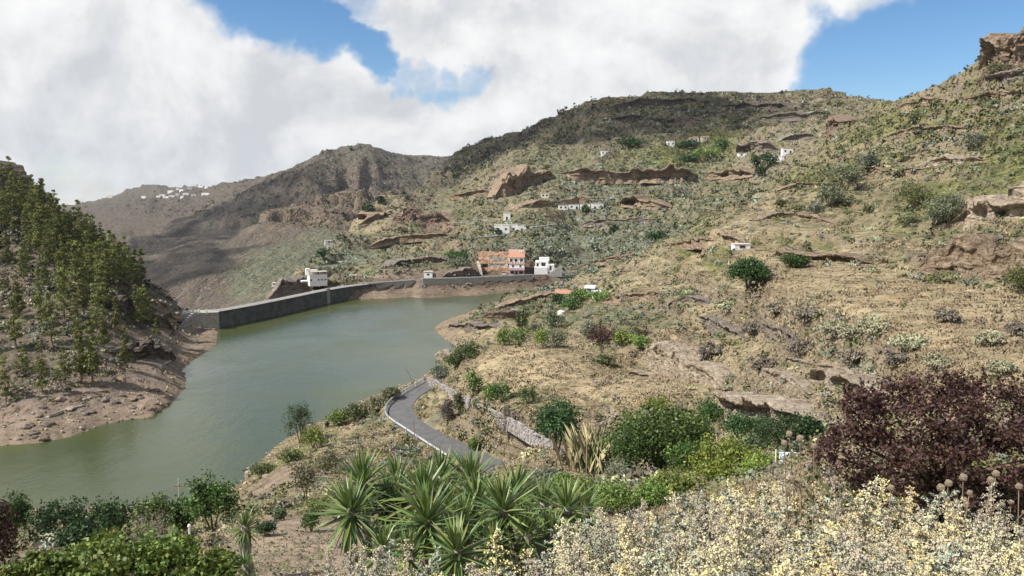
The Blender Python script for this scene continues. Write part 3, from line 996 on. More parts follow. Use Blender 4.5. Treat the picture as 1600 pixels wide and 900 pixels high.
def land_weights(x, y):
    r = np.hypot(x, y)
    wob = np.clip(r / 14.0, 2.0, 60.0)
    a = np.arctan2(x, y) * KA + fbm(x / wob, y / wob, 4, 31) * 0.055
    l = 0.7 * np.log(np.maximum(r, 0.5)) + fbm(x / wob, y / wob, 4, 57) * 0.04
    q = np.stack([a.ravel(), l.ravel()], 1).astype(np.float32)
    out = np.empty((len(q), len(cnames)), dtype=np.float32)
    for s in range(0, len(q), 40000):
        qq = q[s:s + 40000]
        d2 = (qq ** 2).sum(1)[:, None] + (lp ** 2).sum(1)[None] - 2 * qq @ lp.T
        w = 1.0 / (np.maximum(d2, 0) + 2.5e-4) ** 2.2
        w = w @ onehot
        out[s:s + 40000] = w / w.sum(1, keepdims=True)
    return out


LWT = land_weights(X, Yv)
gcol = np.array([CLS[c][0] for c in cnames], dtype=np.float32)
GCOL = LWT @ gcol
# shoreline: the bare ring left by the falling water, and wet mud at its foot
zf = Z.ravel()
ring = ((1 - sstep(zf, 1.2, 3.2)) * sstep(R.ravel(), 100, 115) * (1 - sstep(R.ravel(), 420, 450)))[:, None]
GCOL = GCOL * (1 - ring * 0.6) + np.array((0.25, 0.19, 0.13)) * ring * 0.6

verts = np.stack([X, Yv, Z], -1).reshape(-1, 3)
idx = np.arange(NA * NR).reshape(NA, NR)
quad = np.stack([idx[:-1, :-1], idx[1:, :-1], idx[1:, 1:], idx[:-1, 1:]], -1).reshape(-1, 4)
VEG = LWT @ np.array([CLS[c][2] for c in cnames], dtype=np.float32)
VEG = VEG * (1 - ring)
terrain = link('terrain', np_mesh('terrain', verts, quad, GCOL, smooth=True), None, M['hill'])
_at = terrain.data.color_attributes.new('Veg', 'FLOAT_COLOR', 'POINT')
_c4 = np.ones((NA * NR, 4), dtype=np.float32)
_c4[:, :3] = VEG
_at.data.foreach_set('color', _c4.ravel())
tag(terrain, kind='structure')

# ------------------------------------------------------------------ the lake
DAMTOP = 6.0
DAMC = [W(px, py, DAMTOP) for px, py in ((337, 486), (370, 480.5), (400, 475), (450, 465), (508, 453), (545, 446.8), (580, 442.6))]
DAMC = catmull(DAMC, 2.0)
for _ in range(12):
    DAMC = [DAMC[0]] + [(a + b * 2 + c) / 4 for a, b, c in zip(DAMC[:-2], DAMC[1:-1], DAMC[2:])] + [DAMC[-1]]
wv = [(-190, 85, 0), (70, 85, 0), (70, 385, 0), (-58, 385, 0)] + [(p.x - .5, p.y + .5, 0) for p in reversed(DAMC)] + [(-113, 264, 0), (-190, 264, 0)]
me = bpy.data.meshes.new('lake')
me.from_pydata(wv, [], [tuple(range(len(wv)))])
tag(link('lake', me, None, M['water']), kind='structure')


# ------------------------------------------------------------------ the road round the spur
def ribbon(name, pts, width, z, m, parent=None, kind='structure', zs=None):
    v, f = [], []
    for i, p in enumerate(pts):
        d = (pts[min(i + 1, len(pts) - 1)] - pts[max(i - 1, 0)])
        d.z = 0
        d.normalize()
        nn = Vector((-d.y, d.x, 0))
        zz = z if z is not None else p.z
        for s in (-1, -0.5, 0, 0.5, 1):
            q = p + nn * s * width / 2
            v.append((q.x, q.y, zz - 0.03 * abs(s)))
    for i in range(len(pts) - 1):
        for k in range(4):
            a = i * 5 + k
            f.append((a, a + 1, a + 6, a + 5))
    me = bpy.data.meshes.new(name)
    me.from_pydata(v, [], f)
    me.polygons.foreach_set('use_smooth', [True] * len(f))
    o = link(name, me, parent, m)
    tag(o, kind=kind)
    return o


rc = catmull(ROADC, 1.5)
ribbon('road', rc, 4.9, 6.02, M['asphalt'])
ribbon('dam_road', catmull(DAMROAD, 4.0), 5.0, None, M['asphalt'])

rail = catmull(ROADL, 1.0)
rail = [Vector((p.x, p.y, 6.0)) for p in rail if p.y > 112]
groot = empty('guardrail', rail[len(rail) // 2])
tag(groot, 'galvanised crash barrier curving along the lake side of the road bend', 'guardrail')
inv = Vector(groot.location)


def wbeam(pts, name, z0, h, t, m, parent):
    mb = MB()
    prof = [(0, 0), (t, h * 0.18), (0.2 * t, h * 0.42), (0.2 * t, h * 0.58), (t, h * 0.82), (0, h), (-0.02, h), (-0.02, 0)]
    for i, p in enumerate(pts):
        d = pts[min(i + 1, len(pts) - 1)] - pts[max(i - 1, 0)]
        d.z = 0
        d.normalize()
        nn = Vector((-d.y, d.x, 0))
        for a, b in prof:
            q = p + nn * a
            mb.v.append((q.x - inv.x, q.y - inv.y, z0 + b - inv.z))
    k = len(prof)
    for i in range(len(pts) - 1):
        for j in range(k):
            mb.f.append((i * k + j, i * k + (j + 1) % k, (i + 1) * k + (j + 1) % k, (i + 1) * k + j))
    return mb.build(name, m, parent)


wbeam(rail, 'rail_beam', 6.46, 0.33, 0.09, M['steel'], groot)
pm = MB().box((0, 0, 0.4), (0.14, 0.12, 0.95))
pme = None
acc = 0.0
for i in range(0, len(rail), 4):
    p = rail[i]
    if pme is None:
        o = pm.build('post', M['steel'], groot)
        pme = o.data
    else:
        o = link('post', pme, groot)
    d = rail[min(i + 1, len(rail) - 1)] - rail[max(i - 1, 0)]
    nn = Vector((-d.y, d.x, 0)).normalized()
    o.location = p - nn * 0.09 - inv
    o.rotation_euler = (0, 0, math.atan2(d.y, d.x))

# ------------------------------------------------------------------ dry stone wall above the road
wl = catmull(WALLT, 1.0)
wroot = empty('dry_stone_wall', wl[len(wl) // 2])
tag(wroot, 'long dry stone wall climbing above the road cutting below the straw field', 'stone wall')
wo = Vector(wroot.location)
core = MB()
for a, b in zip(wl[:-1], wl[1:]):
    hgt = 1.75
    n2 = Vector((-(b - a).y, (b - a).x, 0)).normalized() * 0.22
    lo = Vector((0, 0, hgt))
    c = [a - n2 - lo - wo, b - n2 - lo - wo, b + n2 - lo - wo, a + n2 - lo - wo, a - n2 + Vector((0, 0, .12)) - wo, b - n2 + Vector((0, 0, .12)) - wo, b + n2 + Vector((0, 0, .12)) - wo, a + n2 + Vector((0, 0, .12)) - wo]
    core.hexa(c)
core.build('wall_core', M['stone'], wroot)
sv, sf, scol = [], [], []
base8 = np.array([(x, y, z) for z in (-.5, .5) for x, y in ((-.5, -.5), (.5, -.5), (.5, .5), (-.5, .5))])
f6 = np.array([(3, 2, 1, 0), (4, 5, 6, 7), (0, 1, 5, 4), (1, 2, 6, 5), (2, 3, 7, 6), (3, 0, 4, 7)])
for a, b in zip(wl[:-1], wl[1:]):
    t = (b - a).normalized()
    nn = Vector((t.y, -t.x, 0)).normalized()
    zz = -1.7
    while zz < 0.25:
        hh = random.uniform(0.2, 0.36)
        u = random.uniform(-0.2, 0.1)
        while u < (b - a).length:
            ln_ = random.uniform(0.25, 0.6)
            p = a + (b - a) * ((u + ln_ / 2) / (b - a).length) + nn * (0.22 + random.uniform(0, 0.12)) + Vector((0, 0, zz + hh / 2)) - wo
            bb = base8 * np.array((ln_ * 0.92, 0.35, hh * 0.9)) * RNG.uniform(0.82, 1.08, (8, 3))
            rot = np.array(((t.x, nn.x, 0), (t.y, nn.y, 0), (0, 0, 1)))
            sv.append(bb @ rot.T + np.array(p))
            g = random.uniform(0.24, 0.5)
            scol.append(np.tile((g, g * random.uniform(.88, .96), g * random.uniform(.78, .9)), (8, 1)))
            u += ln_
        zz += hh
ns = len(sv)
fs = (f6[None] + np.arange(ns)[:, None, None] * 8).reshape(-1, 4)
o = link('wall_stones', np_mesh('wall_stones', np.concatenate(sv), fs, np.concatenate(scol)), wroot, M['stonecol'])
tag(o, kind='stuff')

# ------------------------------------------------------------------ the dam
droot = empty('dam', DAMC[len(DAMC) // 2])
tag(droot, 'curved grey concrete dam wall closing the far end of the lake', 'dam')
do = Vector(droot.location)


def wall_strip(pts, z0, z1, th0, th1, name, m, parent, off=0.0, org=None):
    """a wall along plan points; its lake face lies on the points"""
    mb = MB()
    org = org or Vector((0, 0, 0))
    for i, p in enumerate(pts):
        d = pts[min(i + 1, len(pts) - 1)] - pts[max(i - 1, 0)]
        nn = Vector((d.y, -d.x, 0)).normalized()
        za = z0(i) if callable(z0) else z0
        zb = z1(i) if callable(z1) else z1
        for q, z in ((nn * (off + 0.25 * th0), za), (nn * off, zb), (nn * (off - th1), zb), (nn * (off - th0), za)):
            mb.v.append((p.x + q.x - org.x, p.y + q.y - org.y, z - org.z))
    nP = len(pts)
    for i in range(nP - 1):
        for j in range(4):
            mb.f.append((i * 4 + j, (i + 1) * 4 + j, (i + 1) * 4 + (j + 1) % 4, i * 4 + (j + 1) % 4))
    mb.f.append((0, 1, 2, 3))
    e = (nP - 1) * 4
    mb.f.append((e + 3, e + 2, e + 1, e))
    return mb.build(name, m, parent)


# panels between the faint pour joints
step = 8
for i in range(0, len(DAMC) - 1, step):
    seg = DAMC[i:i + step + 1]
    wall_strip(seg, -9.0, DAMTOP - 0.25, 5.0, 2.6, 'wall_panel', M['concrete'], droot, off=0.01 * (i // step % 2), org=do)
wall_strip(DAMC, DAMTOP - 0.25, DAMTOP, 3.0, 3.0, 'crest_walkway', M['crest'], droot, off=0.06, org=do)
ip = min(range(len(DAMC)), key=lambda i: abs(DAMC[i].x / DAMC[i].y - (508 - 800) / F))
wall_strip(DAMC[ip:ip + 2], -6.0, DAMTOP + 0.5, 1.2, 1.2, 'joint_pier', M['crest'], droot, off=0.5, org=do).scale = (1, 1, 1)
# left wing block, standing proud of the wall
A_, B_ = Vector((-112.5, 260.2, 0)), Vector((-101.3, 264.2, 0))
mb = MB()
nrm = Vector((B_.y - A_.y, -(B_.x - A_.x), 0)).normalized()
mb.hexa([(p + Vector((0, 0, z)) - do + Vector((0, 0, 0))) for z in (-9.0, DAMTOP - 0.02) for p in (A_, B_, B_ - nrm * 7.5, A_ - nrm * 7.5)])
mb.build('abutment_block', M['crest'] if False else M['masonry'], droot)
mb = MB()
for px in (308, 320, 299):
    q = Vector(W(px, 490, DAMTOP)) - do
    mb2 = MB().box((q.x, q.y + 1.5, q.z + 0.55), (0.5, 0.5, 1.3))
    mb2.build('crest_post', M['cream'], droot)

# low concrete wall that carries on from the dam to the road
ext = catmull([W(580, 442.6, 6.0), P(612, 440.5, 360), P(648, 438.2, 368)], 3.0)
ex = empty('shore_wall', ext[0])
tag(ex, 'low pale concrete wall running on from the right end of the dam', 'wall')
wall_strip(ext, lambda i: 1.0 + 2.2 * i / len(ext), 6.2, 1.0, 0.7, 'wall_face', M['masonry'], ex, org=Vector(ex.location))
wall_strip(ext, 6.2, 6.45, 0.9, 0.9, 'coping', M['crest'], ex, off=0.1, org=Vector(ex.location))

rw = catmull([P(660, 436, 366), P(700, 435.5, 370.5), P(760, 433.5, 378.5), P(832, 430, 391)], 4.0)
rwo = empty('retaining_wall', rw[0])
tag(rwo, 'pale roadside retaining wall under the row of houses across the lake', 'wall')
for i in range(0, len(rw) - 1, 3):
    wall_strip(rw[i:i + 4], lambda k: rw[min(i + k, len(rw) - 1)].z - 5.0, lambda k: rw[min(i + k, len(rw) - 1)].z + 0.1, 1.0, 0.7, 'wall_panel', M['masonry'], rwo, off=0.02 * (i % 2), org=Vector(rwo.location))
wall_strip(rw, lambda i: rw[i].z + 0.1, lambda i: rw[i].z + 0.55, 0.5, 0.5, 'parapet', M['plinth'], rwo, off=0.08, org=Vector(rwo.location))


# ------------------------------------------------------------------ houses
def house_root(name, px, py, Y, label, rz=0.0, cat='house', group=None, sink=True):
    p = Vector(P(px, py, Y))
    if sink:
        q = hit(px, py, Y * 0.6)
        if 0.7 < q.y / Y < 1.35:
            p = q
    o = empty(name, p, rz)
    tag(o, label, cat, group)
    return o


def block(root, name, m, x0, x1, y0, y1, z0, z1):
    return MB().rect(x0, x1, y0, y1, z0, z1).build(name, m, root)


def opening(root, kind, x, z, w, h, y, m=None, frame=None):
    """a window or door standing in a frame on the front (-y) face"""
    f = MB()
    t = 0.09
    f.rect(x - w / 2 - t, x + w / 2 + t, y - 0.06, y + 0.1, z - t, z)
    f.rect(x - w / 2 - t, x + w / 2 + t, y - 0.06, y + 0.1, z + h, z + h + t)
    f.rect(x - w / 2 - t, x - w / 2, y - 0.06, y + 0.1, z, z + h)
    f.rect(x + w / 2, x + w / 2 + t, y - 0.06, y + 0.1, z, z + h)
    o = f.build(kind, frame or M['wood'], root)
    MB().rect(x - w / 2, x + w / 2, y - 0.02, y + 0.08, z, z + h).build('pane' if kind == 'window' else 'leaf_panel', m or M['glass'], o)
    return o


def pitched(root, x0, x1, y0, y1, z0, z1, m, name='roof', over=0.3):
    """a single-pitch roof rising from the front to the back, with thickness"""
    mb = MB()
    mb.hexa([(x0 - over, y0 - over, z0), (x1 + over, y0 - over, z0), (x1 + over, y1, z1), (x0 - over, y1, z1),
             (x0 - over, y0 - over, z0 + .18), (x1 + over, y0 - over, z0 + .18), (x1 + over, y1, z1 + .18), (x0 - over, y1, z1 + .18)])
    return mb.build(name, m, root)


# three-storey house with the orange roof
h = house_root('tall_house', 807.5, 430.2, 397, 'narrow three-storey white and mauve house with orange tiled roof by the dam road', sink=False)
w2 = 3.9
block(h, 'ground_floor', M['pink'], -w2, w2, 0, 9, -0.6, 2.7)
block(h, 'balcony_band', M['pink'], -w2 - .1, w2 + .1, -1.0, 0.0, 2.7, 3.9)
block(h, 'first_floor', M['white'], -w2 - .02, w2 + .02, 0.02, 9, 2.7, 6.0)
block(h, 'terrace_slab', M['white'], -w2 - .1, w2 + .1, -0.25, 3.0, 6.0, 6.25)
block(h, 'top_floor', M['white'], -w2, w2, 2.6, 9.02, 6.25, 9.0)
rf = pitched(h, -w2, w2, 2.4, 9.0, 8.9, 12.3, M['tile'])
MB().rect(-w2 - .35, w2 + .35, 8.7, 9.3, 12.2, 12.65).build('ridge', M['white'], rf)
MB().rect(1.0, 1.6, 6.0, 6.6, 10.6, 12.2).build('vent', M['white'], rf)
MB().rect(2.1, 2.7, 6.0, 6.6, 10.6, 12.2).build('vent', M['white'], rf)
MB().rect(w2 - .1, w2 + .55, 7.5, 8.3, 8.0, 14.0).build('chimney', M['plinth'], rf)
for x in (-2.4, -0.2, 2.2):
    opening(h, 'door' if x == -0.2 else 'window', x, 0.05 if x == -0.2 else 0.9, 1.7 if x != -0.2 else 1.0, 2.1 if x == -0.2 else 1.2, 0.0)
for x in (-2.0, 1.8):
    opening(h, 'window', x, 4.3, 0.8, 1.0, 0.0)
for x in (-2.9, -0.4, 2.4):
    opening(h, 'window', x, 6.9, 1.2, 1.2, 2.6)
bal = block(h, 'balustrade', M['red'], -w2, w2, -0.2, -0.08, 6.25, 6.5)
for k in range(6):
    MB().box((-3.4 + k * 1.35, 0.4, 6.6), (0.8, 0.5, 0.7), 0.2 * k, 0.75).build('planter', M['tile'], bal)

# cut bank beside it
cb = house_root('cut_bank', 770, 430.5, 394, 'orange and grey sprayed earth cutting left of the three-storey house', cat='cutting', sink=False)


def rough_sheet(name, m, root, p00, p10, p11, p01, nu, nv, amp, seed, thick=1.5):
    """a rough slab between four corners with real thickness"""
    u, v = np.meshgrid(np.linspace(0, 1, nu), np.linspace(0, 1, nv), indexing='ij')
    c = [np.array(p, dtype=float) for p in (p00, p10, p11, p01)]
    g = (c[0] * ((1 - u) * (1 - v))[..., None] + c[1] * (u * (1 - v))[..., None] + c[2] * (u * v)[..., None] + c[3] * ((1 - u) * v)[..., None])
    nrm = np.cross(c[1] - c[0], c[3] - c[0])
    nrm /= np.linalg.norm(nrm)
    ext = np.linalg.norm(c[1] - c[0])
    d = fbm(u * ext / 2.0 + seed, v * ext / 3.0, 4, seed) * amp
    front = g + nrm * d[..., None]
    back = g - nrm * thick
    vv = np.concatenate([front.reshape(-1, 3), back.reshape(-1, 3)])
    ii = np.arange(nu * nv).reshape(nu, nv)
    q1 = np.stack([ii[:-1, :-1], ii[1:, :-1], ii[1:, 1:], ii[:-1, 1:]], -1).reshape(-1, 4)
    o2 = nu * nv
    q2 = q1[:, ::-1] + o2
    rim = []
    loop = list(ii[:, 0]) + list(ii[-1, 1:]) + list(ii[-2::-1, -1]) + list(ii[0, -2:0:-1])
    for a, b in zip(loop, loop[1:] + loop[:1]):
        rim.append((b, a, a + o2, b + o2))
    return link(name, np_mesh(name, vv, np.concatenate([q1, q2, np.array(rim)]), smooth=False), root, m)


rough_sheet('upper_face', M['soilcut'], cb, (-7.5, 10.5, 5.2), (9.0, 10.5, 5.2), (9.0, 13.0, 11.4), (-8.2, 13.0, 11.6), 30, 12, 0.8, 3)
rough_sheet('concrete_face', M['shotcrete'], cb, (-3.0, 10.0, 2.0), (8.6, 10.0, 2.0), (6.4, 11.6, 8.6), (-2.4, 11.8, 9.6), 24, 14, 0.7, 5)
rough_sheet('lower_face', M['soilcut'], cb, (-6.0, 9.2, -0.5), (9.0, 9.2, -0.5), (9.0, 10.0, 3.2), (-7.0, 10.0, 3.4), 26, 8, 0.5, 8)
rough_sheet('side_face', M['shotcrete'], cb, (-5.2, 2.5, -0.6), (-6.4, 11.0, -0.6), (-7.4, 12.0, 6.5), (-6.2, 6.0, 4.2), 14, 12, 0.6, 12)

# parked car in front of the cutting
car = empty('parked_car', Vector(P(787.5, 429.6, 397)), 0.1)
tag(car, 'small pale car parked in front of the orange cutting', 'car')
mb = MB()
mb.hexa([(-.85, -2, .3), (.85, -2, .3), (.85, 2, .3), (-.85, 2, .3), (-.82, -1.95, .85), (.82, -1.95, .85), (.82, 1.95, .88), (-.82, 1.95, .88)])
mb.build('body', M['car'], car)
mb = MB()
mb.hexa([(-.8, -1.1, .85), (.8, -1.1, .85), (.8, 1.7, .88), (-.8, 1.7, .88), (-.62, -.45, 1.42), (.62, -.45, 1.42), (.62, 1.2, 1.42), (-.62, 1.2, 1.42)])
mb.build('cabin', M['glass'], car)
for x in (-.78, .78):
    for y in (-1.25, 1.25):
        MB().tube([(x - .1, y, .32), (x + .1, y, .32)], .32, 12).build('wheel', M['tyre'], car)

# the white stepped house right of it
h = house_root('stepped_house', 851, 430.5, 398, 'white stepped house with outside stair right of the three-storey house', sink=False)
block(h, 'lower_block', M['white'], -5.2, 1.4, 0.5, 8, -0.6, 4.2)
block(h, 'upper_block', M['white'], -4.6, 2.0, 2.5, 8.02, 4.2, 7.2)
block(h, 'tower_block', M['white'], -2.6, 2.6, 4.5, 8.04, 7.2, 9.0)
block(h, 'right_block', M['white'], 1.4, 5.0, 1.0, 7.6, 1.5, 5.6)
opening(h, 'window', -0.6, 4.8, 2.0, 1.6, 2.5)
opening(h, 'window', -3.6, 4.6, 0.9, 1.5, 2.5)
opening(h, 'door', 3.0, 2.9, 0.9, 1.9, 1.0)
st = None
for k in range(9):
    MB().rect(1.0 + k * 0.85, 2.0 + k * 0.85, -0.6, 0.45, -0.6, 0.6 + k * 0.55).build('stair_step', M['plinth'], h)

# hut
h = house_root('roadside_hut', 669, 434.6, 377, 'tiny white cubic hut with one dark window above the retaining wall', cat='hut', sink=False)
block(h, 'wall', M['white'], -2.1, 2.1, 0, 3.2, -0.8, 3.1)
block(h, 'roof', M['slab'], -2.3, 2.3, -0.2, 3.4, 3.1, 3.3)
opening(h, 'window', 0.0, 1.4, 0.9, 0.8, 0.0)
block(h, 'side_lean_to', M['wood'], 2.1, 3.6, 0.6, 3.0, -0.8, 2.2)

# dam keeper's house on its rock
h = house_root('keeper_house', 484, 443.5, 352, 'white flat-roofed house with a roof terrace on the rock above the dam', rz=0.42, sink=False)
block(h, 'main_block', M['white'], 0, 8.0, 0, 7.0, -1.5, 4.3)
block(h, 'rear_block', M['white'], -0.02, 4.4, 3.5, 8.5, 4.3, 7.0)
block(h, 'parapet', M['white'], -0.05, 8.05, -0.05, 0.15, 4.3, 5.0)
block(h, 'terrace_rail', M['red'], 0.2, 8.0, 0.2, 0.28, 5.0, 5.25)
block(h, 'awning_slab', M['slab'], 1.0, 8.2, 0.2, 4.0, 6.6, 6.8)
for x in (1.2, 4.5, 7.9):
    block(h, 'awning_post', M['cream'], x - .08, x + .08, 0.3, 0.46, 4.3, 6.6)
block(h, 'roof_slab', M['slab'], -0.2, 4.6, 3.3, 8.7, 7.0, 7.25)
block(h, 'stair_tower', M['white'], -0.6, 1.0, 5.0, 7.5, 4.3, 8.2)
for x in (0.7, 4.0, 5.6, 7.2):
    opening(h, 'window', x, 1.7, 0.6, 0.7, 0.0)
block(h, 'side_terrace', M['white'], -3.0, -0.02, 4.0, 7.0, 0.6, 1.4)
h.scale = (1.0, 1.0, 0.8)
sh = house_root('pump_shed', 551, 437.5, 372, 'small cream shed among green bushes right of the flat-roofed house', cat='shed', rz=0.1)
block(sh, 'wall', M['cream'], -1.6, 1.6, 0, 2.5, -0.5, 2.1)
block(sh, 'roof', M['slab'], -1.8, 1.8, -0.2, 2.7, 2.1, 2.3)
opening(sh, 'door', 0.6, 0.0, 0.8, 1.7, 0.0)


def white_house(px, py, Y, wpx, hpx, label, name='white_house', parts=1, dep=5.0, rz=0.0, m='white', roof=None, cat='house', group=None, wins=2):
    h = house_root(name, px, py, Y, label, rz, cat, group)
    k = h.location.y / F
    w, hh = wpx * k, hpx * k
    rr = random.Random(int(px * 7 + py))
    xs = [-w / 2]
    for i in range(parts):
        xs.append(-w / 2 + w * (i + 1) / parts + (rr.uniform(-.12, .12) * w / parts if i < parts - 1 else 0))
    for i in range(parts):
        a, b = xs[i], xs[i + 1]
        hk = hh * (1.0 if parts == 1 else rr.uniform(0.68, 1.0))
        y0 = 0.0 if parts == 1 else rr.uniform(0, 1.5)
        block(h, 'wall', M[m], a, b, y0, y0 + dep, -hh * 0.6, hk)
        rm = M[roof] if roof else M['slab']
        if roof == 'tile':
            pitched(h, a, b, y0, y0 + dep, hk, hk + 1.1, rm)
        else:
            block(h, 'roof', rm, a - .12, b + .12, y0 - .12, y0 + dep + .12, hk, hk + .2)
        nw = max(1, int(round(wins / parts)))
        for j in range(nw):
            x = a + (b - a) * (j + 0.5) / nw
            if rr.random() < 0.35:
                opening(h, 'door', x, 0.05, min(1.1, (b - a) * .3), min(2.1, hk * .75), y0)
            else:
                opening(h, 'window', x, hk * 0.38, min(1.2, (b - a) * .35), min(1.1, hk * .4), y0)
    return h


white_house(797, 364, 510, 50, 16, 'long white farmhouse with courtyard on the terrace above the tall house', 'farmhouse', 4, 8.0, wins=5)
MB  # farmyard retaining walls
white_house(792, 344, 545, 11, 11, 'lone white gabled building above the long farmhouse', 'white_chapel', 1, 5, wins=1)
for i, (px, w_, hp) in enumerate(((880, 14, 7), (897, 16, 7), (915, 15, 9), (934, 18, 9))):
    white_house(px, 328 - (i % 2), 572, w_, hp, ('leftmost', 'second', 'third', 'rightmost')[i] + ' white cottage in the row under the rock ledge', 'cottage', 1, 4, wins=2, group='row of white cottages under the ledge')
white_house(851.5, 309, 600, 12, 7, 'small cream cave house alone on the ochre terrace', 'cave_house', 1, 4, m='cream', wins=2)
white_house(945, 243, 715, 11, 6, 'small white house on the dark upper slope, left of the trees', 'hill_house', 1, 5, wins=2)
white_house(977, 230, 735, 13, 4, 'low grey-roofed shed on the dark upper slope', 'hill_shed', 1, 4, m='cream', wins=1, cat='shed')
white_house(1048, 227, 730, 12, 8, 'white cubic house between the two dark tree clumps high up', 'hill_house', 1, 5, wins=2)
white_house(1085, 221, 745, 14, 6, 'white house with orange-roofed wing above the green trees', 'hill_house', 2, 5, wins=2, roof='tile')
white_house(1102, 220, 748, 12, 5, 'earth-coloured annex beside the orange-roofed hill house', 'hill_shed', 1, 4, m='cream', roof='tile', wins=1, cat='shed')
white_house(1164, 245, 590, 18, 6, 'low white house under the cave, left of the round trees', 'cave_house', 2, 4, wins=2)
white_house(1226, 248, 575, 32, 7, 'white house with terraces under the reddish rock at the crest', 'cave_house', 3, 5, wins=4)
white_house(1231, 240, 590, 16, 8, 'upper white block behind the terraced white house', 'cave_house', 1, 4, wins=2)
white_house(1160, 390, 186, 25, 8, 'white flat-roofed field shed beside the green plot', 'field_shed', 1, 2.6, wins=1, cat='shed')
white_house(514, 381, 545, 12, 5, 'small white house half hidden on the western slope', 'hill_house', 1, 4, rz=0.3, wins=1)
white_house(428, 446, 420, 7, 3.5, 'tiny white roof at the edge of the rock left of the dam house', 'hut', 1, 3, wins=1, cat='hut')
white_house(887, 466, 262, 36, 6, 'low earth-coloured shed with reddish roof on the garden terrace', 'garden_shed', 1, 3, m='cream', roof='tile', wins=2, cat='shed')
h = house_root('sheet_shack', 921, 459, 268, 'shack with pale blue-grey metal sheet roof among green bushes', cat='shack', rz=-0.25)
block(h, 'wall', M['plinth'], -1.5, 1.5, 0, 2.5, -0.5, 1.6)
pitched(h, -1.5, 1.5, 0, 2.5, 1.5, 2.3, M['sheet'])
opening(h, 'door', 0.4, 0, 0.8, 1.4, 0.0)
h = house_root('sheet_shack', 933, 463, 266, 'second metal-roofed shack just right of the blue-grey one', cat='shack', rz=0.1)
block(h, 'wall', M['white'], -1.3, 1.3, 0, 2, -0.5, 1.2)
pitched(h, -1.3, 1.3, 0, 2, 1.15, 1.6, M['sheet'])
h = house_root('water_tank', 877, 491, 238, 'small white rounded tank among the garden shrubs', cat='tank')
MB().tube([(0, 0, -0.3), (0, 0, 0.8), (0, 0, 1.1)], [1.1, 1.1, 0.5], 12).build('tank_body', M['white'], h)
MB().tube([(0, 0, 1.1), (0, 0, 1.3)], 0.3, 8).build('lid', M['plinth'], h)

# terrace walls by the farmhouse
for a, b, lab in (((748, 345, 540), (789, 344, 540), 'straight grey terrace wall left of the lone gabled building'),
                  ((742, 373, 488), (790, 369, 492), 'stone terrace wall below the long farmhouse'),
                  ((700, 352, 545), (742, 349, 545), 'low stone wall along the western track'),
                  ((830, 357, 515), (870, 352, 525), 'dark tumbled stone wall right of the long farmhouse')):
    pa, pb = hit(a[0], a[1]), hit(b[0], b[1])
    o = empty('terrace_wall', pa)
    tag(o, lab, 'wall')
    pts = [pa + (pb - pa) * t for t in np.linspace(0, 1, 5)]
    wall_strip(pts, lambda i: pts[i].z - 3.0, lambda i: pts[i].z + 0.9, 0.9, 0.6, 'wall_face', M['masonry'], o, org=pa)
    wall_strip(pts, lambda i: pts[i].z + 0.9, lambda i: pts[i].z + 1.05, 0.8, 0.8, 'coping', M['plinth'], o, off=.1, org=pa)

# far village on the skyline hill
rv = random.Random(4)
VIL = [(247, 309), (259, 309.5), (268, 308), (284, 309), (278, 307), (224, 310), (302, 307), (318, 305.5), (324, 304.5), (290, 304), (266, 302), (283, 298), (296, 296), (303, 290.5), (313, 293), (322, 295), (172, 309), (310, 288.5), (277, 297), (253, 307)]
for i, (px, py) in enumerate(VIL):
    p = hit(px, py, 1500)
    k = p.y / F
    w_ = rv.choice((5, 6, 7, 9)) * k
    o = empty('village_house', p, rv.uniform(-.3, .3))
    tag(o, 'tiny white house of the hamlet under the far left skyline', 'house', 'far hamlet houses')
    hh = rv.uniform(2.2, 3.4) * k
    block(o, 'wall', M['white'], -w_ / 2, w_ / 2, 0, w_ * .6, -hh, hh)
    pitched(o, -w_ / 2, w_ / 2, 0, w_ * .6, hh, hh + .8, M['tile'] if i % 4 == 0 else M['slab'])


